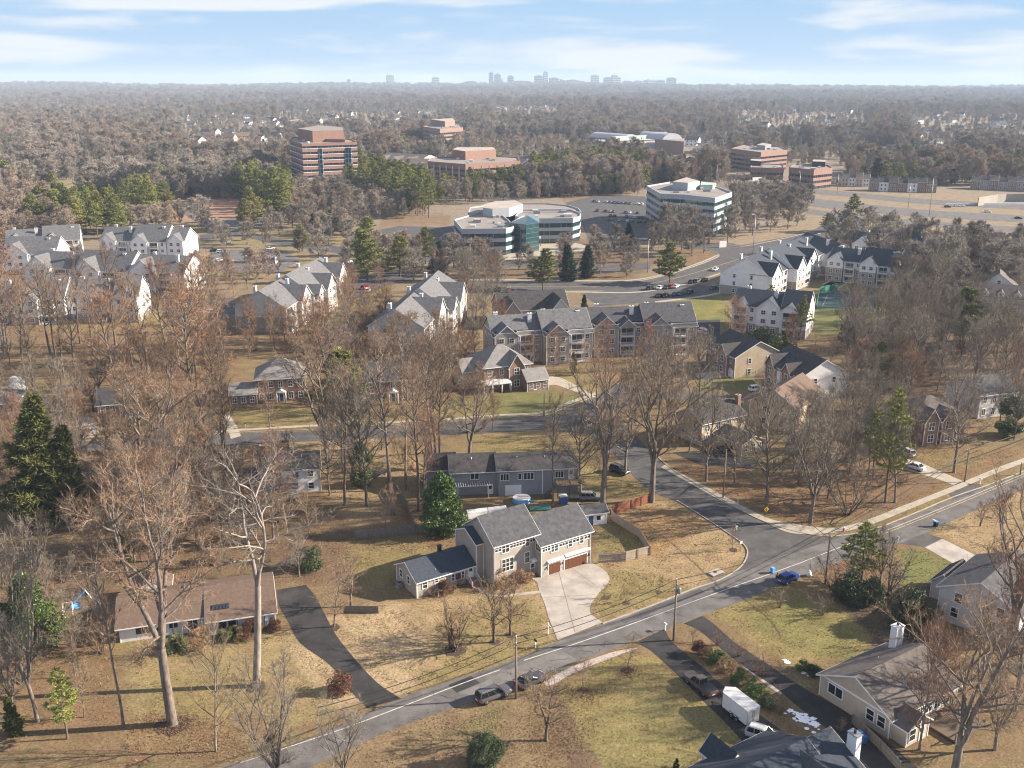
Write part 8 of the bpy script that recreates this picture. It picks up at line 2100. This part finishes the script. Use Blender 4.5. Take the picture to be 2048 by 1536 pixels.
OPEN_PX = [[(700, 340), (850, 385), (870, 440), (740, 400), (640, 375)], [(845, 360), (1060, 345), (1060, 390), (880, 408)], [(1060, 348), (1290, 335), (1290, 362), (1060, 378)], [(730, 325), (960, 325), (960, 375), (730, 372)], [(560, 345), (725, 345), (725, 385), (560, 385)],[(1390, 372), (1700, 376), (2100, 402), (2100, 470), (1760, 462), (1600, 440)], [(0, 395), (200, 350), (330, 340), (330, 352), (120, 400), (0, 432)],
           [(560, 350), (720, 350), (720, 372), (560, 372)], [(740, 330), (860, 330), (870, 372), (740, 360)], [(640, 246), (800, 246), (800, 268), (640, 268)], [(1180, 290), (1400, 290), (1400, 312), (1180, 312)], [(1280, 312), (1430, 316), (1430, 345), (1280, 345)], [(1450, 330), (1700, 335), (1700, 372), (1450, 372)], [(820, 290), (960, 300), (960, 318), (820, 312)], [(960, 345), (1080, 345), (1080, 352), (960, 352)]]
WOODS = [  # polygon, spacing, kinds, height range, label, group
 ([(0, 685), (300, 685), (430, 690), (470, 720), (460, 830), (300, 800), (160, 805), (0, 770)], 10.5, ['poplar', 'poplar_dark', 'poplar', 'poplar_dark', 'maple'], (20, 30), 'bare tree of the orange brown wood below the left apartments', 0),
 ([(480, 690), (560, 672), (780, 690), (960, 725), (920, 765), (700, 745), (600, 715), (480, 720)], 6.6, ['maple', 'maple', 'grey'], (7, 12), 'russet bare tree between the end on apartments and the brick houses', 0),
 ([(690, 600), (770, 640), (850, 720), (700, 700)], 8, ['maple'], (9, 13), 'rounded russet tree on the slope right of the end on apartment block', 0),
 ([(0, 860), (140, 880), (450, 910), (480, 960), (500, 1030), (640, 1070), (500, 1100), (220, 1140), (190, 1050), (0, 1045)], 4.4, ['maple', 'grey', 'spread', 'fan', 'young', 'thicket', 'thicket_grey', 'thicket'], (7, 18), 'bare tree in the leafy back yards left of the beige house', 0),
 ([(640, 880), (900, 875), (860, 960), (800, 1045), (700, 1050), (640, 980)], 8.5, ['poplar_dark', 'grey', 'poplar', 'young', 'thicket'], (9, 24), 'bare tree in the yards between the rear street and the beige house', 0),
 ([(640, 770), (960, 765), (960, 845), (640, 850)], 9.5, ['poplar', 'grey', 'maple'], (12, 24), 'bare tree on the brick house lawns beyond the rear street', 0),
 ([(1010, 880), (1130, 875), (1250, 900), (1290, 965), (1180, 990)], 11, ['grey', 'young'], (8, 17), 'bare tree around the grey ranch house and the side street', 0),
 ([(0, 690), (300, 688), (460, 700), (460, 830), (160, 800), (0, 765)], 7.5, ['thicket', 'thicket', 'thicket_grey'], (7, 8), 'bare tree of the undergrowth below the left apartments', 0),
 ([(490, 700), (600, 690), (780, 700), (950, 735), (900, 765), (600, 715)], 6.5, ['thicket'], (6, 8), 'bare tree of the undergrowth behind the brick houses', 0),
 ([(1650, 680), (1800, 600), (2048, 690), (2048, 790), (1850, 800), (1700, 740)], 8.5, ['thicket_grey', 'thicket'], (6, 8), 'bare tree of the undergrowth in the right wood', 0),
 ([(210, 1135), (560, 1085), (650, 1170), (570, 1185), (530, 1130), (240, 1150)], 6, ['maple', 'grey', 'thicket', 'young'], (4, 9), 'small bare tree behind the brown roofed ranch house', 0),
 ([(0, 1060), (190, 1060), (215, 1150), (100, 1200), (0, 1180)], 5, ['thicket', 'young', 'thicket_grey', 'fan'], (4, 10), 'bare tree in the back yard left of the toy slide', 0),
 ([(100, 1215), (230, 1160), (255, 1300), (180, 1340), (110, 1290)], 4.5, ['thicket', 'young', 'fan', 'thicket_grey'], (4, 12), 'bare tree at the left end of the brown roofed ranch house', 0),
 ([(0, 1230), (55, 1260), (200, 1330), (190, 1450), (0, 1430)], 4.6, ['fan', 'young', 'poplar', 'thicket'], (5, 15), 'thin bare tree in the leaf covered ground at bottom left', 0),
 ([(1660, 500), (1800, 520), (2048, 540), (2048, 600), (1940, 640), (2048, 690), (2048, 790), (1850, 800), (1700, 740), (1650, 700), (1760, 650), (1800, 560)], 6.8, ['grey', 'grey', 'fan', 'fan', 'thicket_grey'], (9, 18), 'grey bare tree in the dense wood right of the apartments', 0),
 ([(1590, 910), (1620, 890), (1690, 840), (1810, 800), (1835, 900), (1760, 985), (1650, 1005), (1570, 960)], 5.0, ['grey', 'fan', 'thicket_grey', 'grey'], (6, 13), 'bare tree of the small wood behind the corner pavement', 0),
 ([(1650, 440), (1760, 452), (2048, 490), (2048, 530), (1900, 520), (1890, 495), (1660, 478)], 11, ['grey', 'fan'], (6, 11), 'bare tree in the belt between the highway and the farthest apartments', 0),
 ([(690, 530), (1000, 533), (1000, 562), (790, 572), (690, 600)], 10, ['maple', 'grey'], (9, 14), 'bare tree between the boulevard and the end on apartments', 0),
 ([(925, 580), (1000, 575), (1000, 720), (925, 720)], 8.5, ['maple', 'grey'], (9, 15), 'bare tree between the end on and taupe apartments', 0),
 ([(420, 465), (560, 478), (640, 520), (560, 535), (430, 500)], 11, ['maple', 'grey'], (8, 13), 'bare tree along the left boulevard', 0),
 ([(930, 508), (1180, 510), (1300, 540), (1255, 558), (950, 557)], 11, ['grey', 'maple'], (5, 9), 'bare tree between the glass office and the boulevard', 0),
 ([(560, 440), (700, 440), (900, 500), (900, 520), (760, 512), (640, 490)], 9, ['maple', 'grey'], (8, 13), 'small bare tree around the office car parks', 0),
 ([(1170, 490), (1300, 475), (1340, 505), (1250, 550), (1180, 550)], 12, ['grey', 'maple'], (8, 12), 'small bare tree on the leaf beds above the boulevard', 0),
 ([(1310, 455), (1480, 455), (1560, 460), (1640, 440), (1620, 455), (1460, 482), (1440, 505), (1345, 520)], 10, ['grey', 'grey', 'fan'], (12, 17), 'grey bare tree before the five storey banded office', 0),
 ([(0, 415), (60, 405), (170, 460), (150, 500), (0, 500)], 8, ['maple'], (11, 16), 'brown bare tree beyond the left apartments', 0),
 ([(330, 590), (430, 545), (560, 545), (470, 600), (470, 670), (340, 660)], 9.5, ['maple', 'spread'], (8, 13), 'russet bare tree between the left and end on apartments', 0),
 ([(985, 728), (1400, 716), (1400, 738), (1000, 748)], 7, ['maple', 'young'], (6, 12), 'small bare tree on the bank before the taupe apartments', 0),
 ([(1390, 690), (1420, 660), (1520, 690), (1700, 690), (1850, 800), (1700, 800), (1640, 740), (1560, 700)], 8, ['grey', 'maple', 'thicket'], (6, 14), 'bare tree between the apartment green and the dark roofed houses', 0),
 ([(1230, 780), (1400, 806), (1380, 870), (1330, 900), (1240, 850)], 10, ['grey', 'fan'], (9, 17), 'bare tree on the corner plots beyond the side street', 0),
 ([(1780, 830), (2048, 800), (2048, 890), (1960, 880), (1940, 900), (1830, 900)], 9, ['grey', 'maple'], (8, 15), 'bare tree around the brick gabled house', 0),
 ([(160, 800), (450, 790), (440, 850), (160, 850)], 9, ['maple', 'spread'], (8, 16), 'bare tree on the plots across the rear street at left', 0),
 ([(560, 385), (700, 392), (860, 400), (860, 430), (760, 440), (600, 440), (540, 420)], 7, ['maple', 'maple', 'grey'], (8, 13), 'purple brown tree of the grove below the red tower', 0),
 ([(860, 400), (1290, 360), (1290, 385), (1130, 395), (930, 412)], 9, ['maple', 'grey'], (9, 13), 'purple brown tree among the pines behind the glass office', 0),
 ([(1440, 395), (1620, 412), (1600, 440), (1480, 440)], 9, ['grey'], (10, 15), 'grey tree between the banded office and the highway', 0),
 ([(200, 470), (330, 440), (520, 445), (560, 470), (460, 470), (380, 460)], 11, ['maple', 'grey'], (9, 14), 'bare tree behind the farthest left apartment row', 0),
]
PINES = [
 ([(60, 445), (240, 440), (250, 480), (60, 475)], 8.5, (18, 25), 'yellow green pine of the cluster at far left'),
 ([(245, 415), (345, 420), (340, 445), (245, 440)], 13, (20, 25), 'tall pine standing alone beside the left pine cluster'),
 ([(370, 410), (560, 385), (590, 400), (560, 450), (480, 465), (490, 420), (380, 425)], 8.5, (18, 27), 'tall pine beside the building site left of the red tower'),
 ([(700, 345), (850, 395), (860, 440), (740, 400), (640, 375)], 8, (18, 26), 'yellow green pine between red tower and glass office'),
 ([(845, 395), (1060, 372), (1060, 388), (880, 408)], 9, (12, 20), 'pine screening the red brick office'),
 ([(1060, 350), (1290, 335), (1290, 362), (1060, 378)], 9, (17, 25), 'pine in the row right of the red brick office'),
 ([(760, 300), (980, 310), (980, 320), (760, 325)], 22, (14, 20), 'dark pine around the white condominiums'),
 ([(1480, 600), (1700, 690), (1800, 760), (1700, 820)], 30, (12, 18), 'pine among the bare trees at middle right'),
 ([(700, 500), (930, 500), (930, 540), (720, 550)], 26, (13, 19), 'pine on the lawns below the glass office'),
 ([(620, 465), (680, 455), (690, 470), (640, 482)], 9, (8, 13), 'dark evergreen at the boulevard wood'),
]
def scatter(poly_px, spacing, foot, taken, seed):
    w = [P(*q) for q in poly_px]; X0, X1 = min(p.x for p in w), max(p.x for p in w); Y0, Y1 = min(p.y for p in w), max(p.y for p in w)
    rg = np.random.default_rng(seed); n = int((X1 - X0) * (Y1 - Y0) / spacing ** 2 * 5) + 20; n = min(n, 9000)
    x, y = rg.uniform(X0, X1, n), rg.uniform(Y0, Y1, n); ok = poly_sd(x, y, [(p.x, p.y) for p in w]) > 0
    x, y = x[ok], y[ok]; ok = ~in_any(x, y, foot); x, y = x[ok], y[ok]; out = []
    for a, b in zip(x, y):
        if all((a - c) ** 2 + (b - d) ** 2 > spacing ** 2 for c, d in out) and all((a - c) ** 2 + (b - d) ** 2 > 9 for c, d in taken): out.append((a, b))
    return out

def woods():
    foot = footprints(); rg = random.Random(21); allb = []; FOOT.extend(foot)
    for i, (poly, sp, kinds, hr, lab, _) in enumerate(WOODS):
        for (x, y) in scatter(poly, sp, foot, BARE_LOCS, 100 + i):
            allb.append((math.hypot(x, y), x, y, rg.choice(kinds), rg.uniform(*hr), lab))
    allb.sort(); far = []
    budget = 296 - sum(1 for o in SC.objects if o.get('category') == 'bare tree')
    nb = 0
    for d, x, y, kd, h, lab in allb:
        bush = kd in ('young', 'thicket', 'thicket_grey')
        if bush and d < 420:
            hh = min(h, 8) * (.95 if kd == 'young' else .7)
            plant(f'{kd}#{rg.randrange(3)}', (x, y, 0), hh, lab.replace('small ', '').replace('bare tree', 'slender young tree' if kd == 'young' else 'leafless thicket'), lab.replace('tree', 'trees', 1) + (' young' if kd == 'young' else ' undergrowth'))
        elif nb < budget:
            nb += 1; t = plant(f'{kd if not bush else "grey"}#{rg.randrange(5)}', (x, y, 0), h, lab, lab.replace('tree', 'trees', 1), wide=rg.uniform(.9, 1.2))
        else: far.append((x, y, h, 0 if kd in ('grey', 'fan', 'thicket_grey', 'thicket') else 1))
    tk = [(t.location.x, t.location.y) for t in SC.objects if t.get('category') == 'pine tree']
    for i, (poly, sp, hr, lab) in enumerate(PINES):
        for (x, y) in scatter(poly, sp, foot, tk, 300 + i):
            if len(tk) > 296: continue
            tk.append((x, y)); kd = 'dark_spruce' if 'dark evergreen' in lab else 'pine' if rg.random() < .7 else 'pine_open'
            plant(f'{kd}#{rg.randrange(4) if kd != "dark_spruce" else rg.randrange(3)}', (x, y, 0), rg.uniform(*hr), lab, lab + 's', wide=rg.uniform(1.0, 1.3))
    return far
FOOT = []
TOWNS = [(360, 232, 470, 262), (375, 270, 560, 315), (490, 240, 575, 258), (560, 226, 760, 256), (1000, 218, 1110, 240), (1480, 225, 1720, 268), (1830, 235, 2048, 300), (1380, 270, 1450, 305), (730, 222, 900, 244), (1560, 300, 1900, 330), (960, 280, 1180, 330)]
MIDFAR = woods()

def forest(extra):
    """the woodland that reads as one mass, out to the horizon ridge"""
    rg = np.random.default_rng(77); X, Y, H_, K = [], [], [], []
    for x, y, h, k in extra: X.append(x); Y.append(y); H_.append(h); K.append(k)
    def ring(d0, d1, spacing):
        half = .62; area = half * (d1 ** 2 - d0 ** 2); n = int(area / spacing ** 2)
        d = np.sqrt(rg.uniform(d0 ** 2, d1 ** 2, n)); a = rg.uniform(-half, half, n)
        return d * np.sin(a), d * np.cos(a)
    xs, ys = [], []
    for d0, d1, sp in ((640, 1000, 7.8), (1000, 1600, 9.2), (1600, 2500, 13), (2500, 4200, 23), (4200, 6500, 36), (6500, 9600, 55)):
        a, b = ring(d0, d1, sp); xs.append(a); ys.append(b)
    x, y = np.concatenate(xs), np.concatenate(ys); n0 = len(x)
    v = (SP * 0) ; zc = y * CP + CAMH * SP; px = 1024 + FPX * x / zc; py = 768 + FPX * (-y * SP + CAMH * CP) / zc
    near = [w[0] for w in WOODS]
    keep = (py < 372) | ((py < 400) & (px < 560)) | ((py < 395) & (px > 700) & (px < 1290))
    keep &= ~in_any(px, py, OPEN_PX)
    keep &= ~in_any(x, y, FOOT)
    # suburbs: thin the wood where houses show
    d = np.hypot(x, y); sub = noise2(x, y, .012, 3) + .6 * noise2(x, y, .03, 5)
    keep &= ~((sub > .42) & (d > 850) & (d < 4800) & (rg.uniform(0, 1, n0) < .8))
    lot = rg.uniform(0, 1, n0); low = np.zeros(n0, bool)
    for x0, y0, x1, y1 in TOWNS:
        z_ = (px > x0 - 10) & (px < x1 + 10) & (py > y0 - 2) & (py < y1 + 9); keep &= ~(z_ & (lot < .62)); low |= z_
    for cx, cy, r_ in CLEAR:
        keep &= ((x - cx) ** 2 + (y - cy) ** 2 > r_ ** 2) & ~((np.abs(x - cx * (y / cy)) < 9) & (y < cy) & (y > cy - 110) & (lot < .8))
    x, y, d, low = x[keep], y[keep], d[keep], low[keep]; n = len(x)
    cl = noise2(x, y, .004, 2) + .5 * noise2(x, y, .017, 8)
    ev = rg.uniform(0, 1, n) < np.where(cl > .4, .5, .08) * np.clip(1.2 - d / 6000, .3, 1)
    tint = noise2(x, y, .006, 6)
    k = np.where(ev, 2, np.where(tint + rg.normal(0, .35, n) > 0, 1, 0))
    h = rg.uniform(9, 18, n) * rg.choice([.65, 1, 1, 1.3], n) * np.where(d > 2500, 1.15, 1) * np.where(d > 4200, 1.1, 1) * np.where(low, .62, 1)
    X = np.r_[np.array(X), x]; Y = np.r_[np.array(Y), y]; H_ = np.r_[np.array(H_), h]; K = np.r_[np.array(K), k].astype(int)
    Z = terrain(X, Y)
    D = np.hypot(X, Y); wide = np.where(D > 6500, 2.6, np.where(D > 4200, 1.9, np.where(D > 2500, 1.5, 1.15)))
    pc = bpy.data.collections.new('forest_models'); idx = 0; table = {}
    def reg(k, me):
        nonlocal idx
        o = bpy.data.objects.new(f'far_tree_model_{idx:02d}', me); pc.objects.link(o); table.setdefault(k, []).append(idx); idx += 1
    for s in range(4):
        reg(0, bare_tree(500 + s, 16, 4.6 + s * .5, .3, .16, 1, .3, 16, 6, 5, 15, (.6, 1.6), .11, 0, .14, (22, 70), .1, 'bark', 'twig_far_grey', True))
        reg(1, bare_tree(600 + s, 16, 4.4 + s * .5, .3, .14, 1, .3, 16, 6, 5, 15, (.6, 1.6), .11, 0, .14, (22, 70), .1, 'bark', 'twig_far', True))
    for s in range(3): reg(2, pine(700 + s, 16, 4.6, .12, 1.5, 6, 7, 1.2, .5, .3, 'blue_spruce' if s == 0 else 'pine', True))
    mi = np.array([table[k][int(r_)] for k, r_ in zip(K, rg.integers(0, 3, len(K)))], dtype=np.int32)
    me = bpy.data.meshes.new('forest'); me.vertices.add(len(X)); me.vertices.foreach_set('co', np.stack([X, Y, Z - .3], 1).astype(np.float32).ravel())
    def attr(nm, ty, data):
        a = me.attributes.new(nm, ty, 'POINT'); a.data.foreach_set('value' if ty != 'FLOAT_VECTOR' else 'vector', data)
    attr('model', 'INT', mi); wide = wide * rg.uniform(.6, 1.35, len(D)); sc = np.stack([H_ / 16 * wide, H_ / 16 * wide, H_ / 16], 1).astype(np.float32); attr('size', 'FLOAT_VECTOR', sc.ravel()); rt = np.zeros((len(X), 3), np.float32); rt[:, 2] = rg.uniform(0, 6.28, len(X)); attr('turn', 'FLOAT_VECTOR', rt.ravel())
    o = inst('forest', me); tag(o, 'hazy winter woodland of bare trees and scattered pines reaching the horizon', 'woodland', kind='stuff')
    ng = bpy.data.node_groups.new('forest', 'GeometryNodeTree'); ng.interface.new_socket('Geometry', in_out='INPUT', socket_type='NodeSocketGeometry'); ng.interface.new_socket('Geometry', in_out='OUTPUT', socket_type='NodeSocketGeometry')
    N, L = ng.nodes, ng.links; gi, go = N.new('NodeGroupInput'), N.new('NodeGroupOutput'); mp = N.new('GeometryNodeMeshToPoints'); ip = N.new('GeometryNodeInstanceOnPoints'); ci = N.new('GeometryNodeCollectionInfo')
    ci.inputs['Collection'].default_value = pc; ci.inputs['Separate Children'].default_value = True; ci.inputs['Reset Children'].default_value = True; ip.inputs['Pick Instance'].default_value = True
    def na(nm, ty): a = N.new('GeometryNodeInputNamedAttribute'); a.data_type = ty; a.inputs['Name'].default_value = nm; return a.outputs['Attribute']
    L.new(gi.outputs[0], mp.inputs[0]); L.new(mp.outputs[0], ip.inputs['Points']); L.new(ci.outputs[0], ip.inputs['Instance']); L.new(na('model', 'INT'), ip.inputs['Instance Index']); L.new(na('size', 'FLOAT_VECTOR'), ip.inputs['Scale'])
    er = N.new('FunctionNodeEulerToRotation'); L.new(na('turn', 'FLOAT_VECTOR'), er.inputs[0]); L.new(er.outputs[0], ip.inputs['Rotation']); L.new(ip.outputs[0], go.inputs[0])
    md = o.modifiers.new('forest', 'NODES'); md.node_group = ng
    print('forest trees', len(X))
forest(MIDFAR)
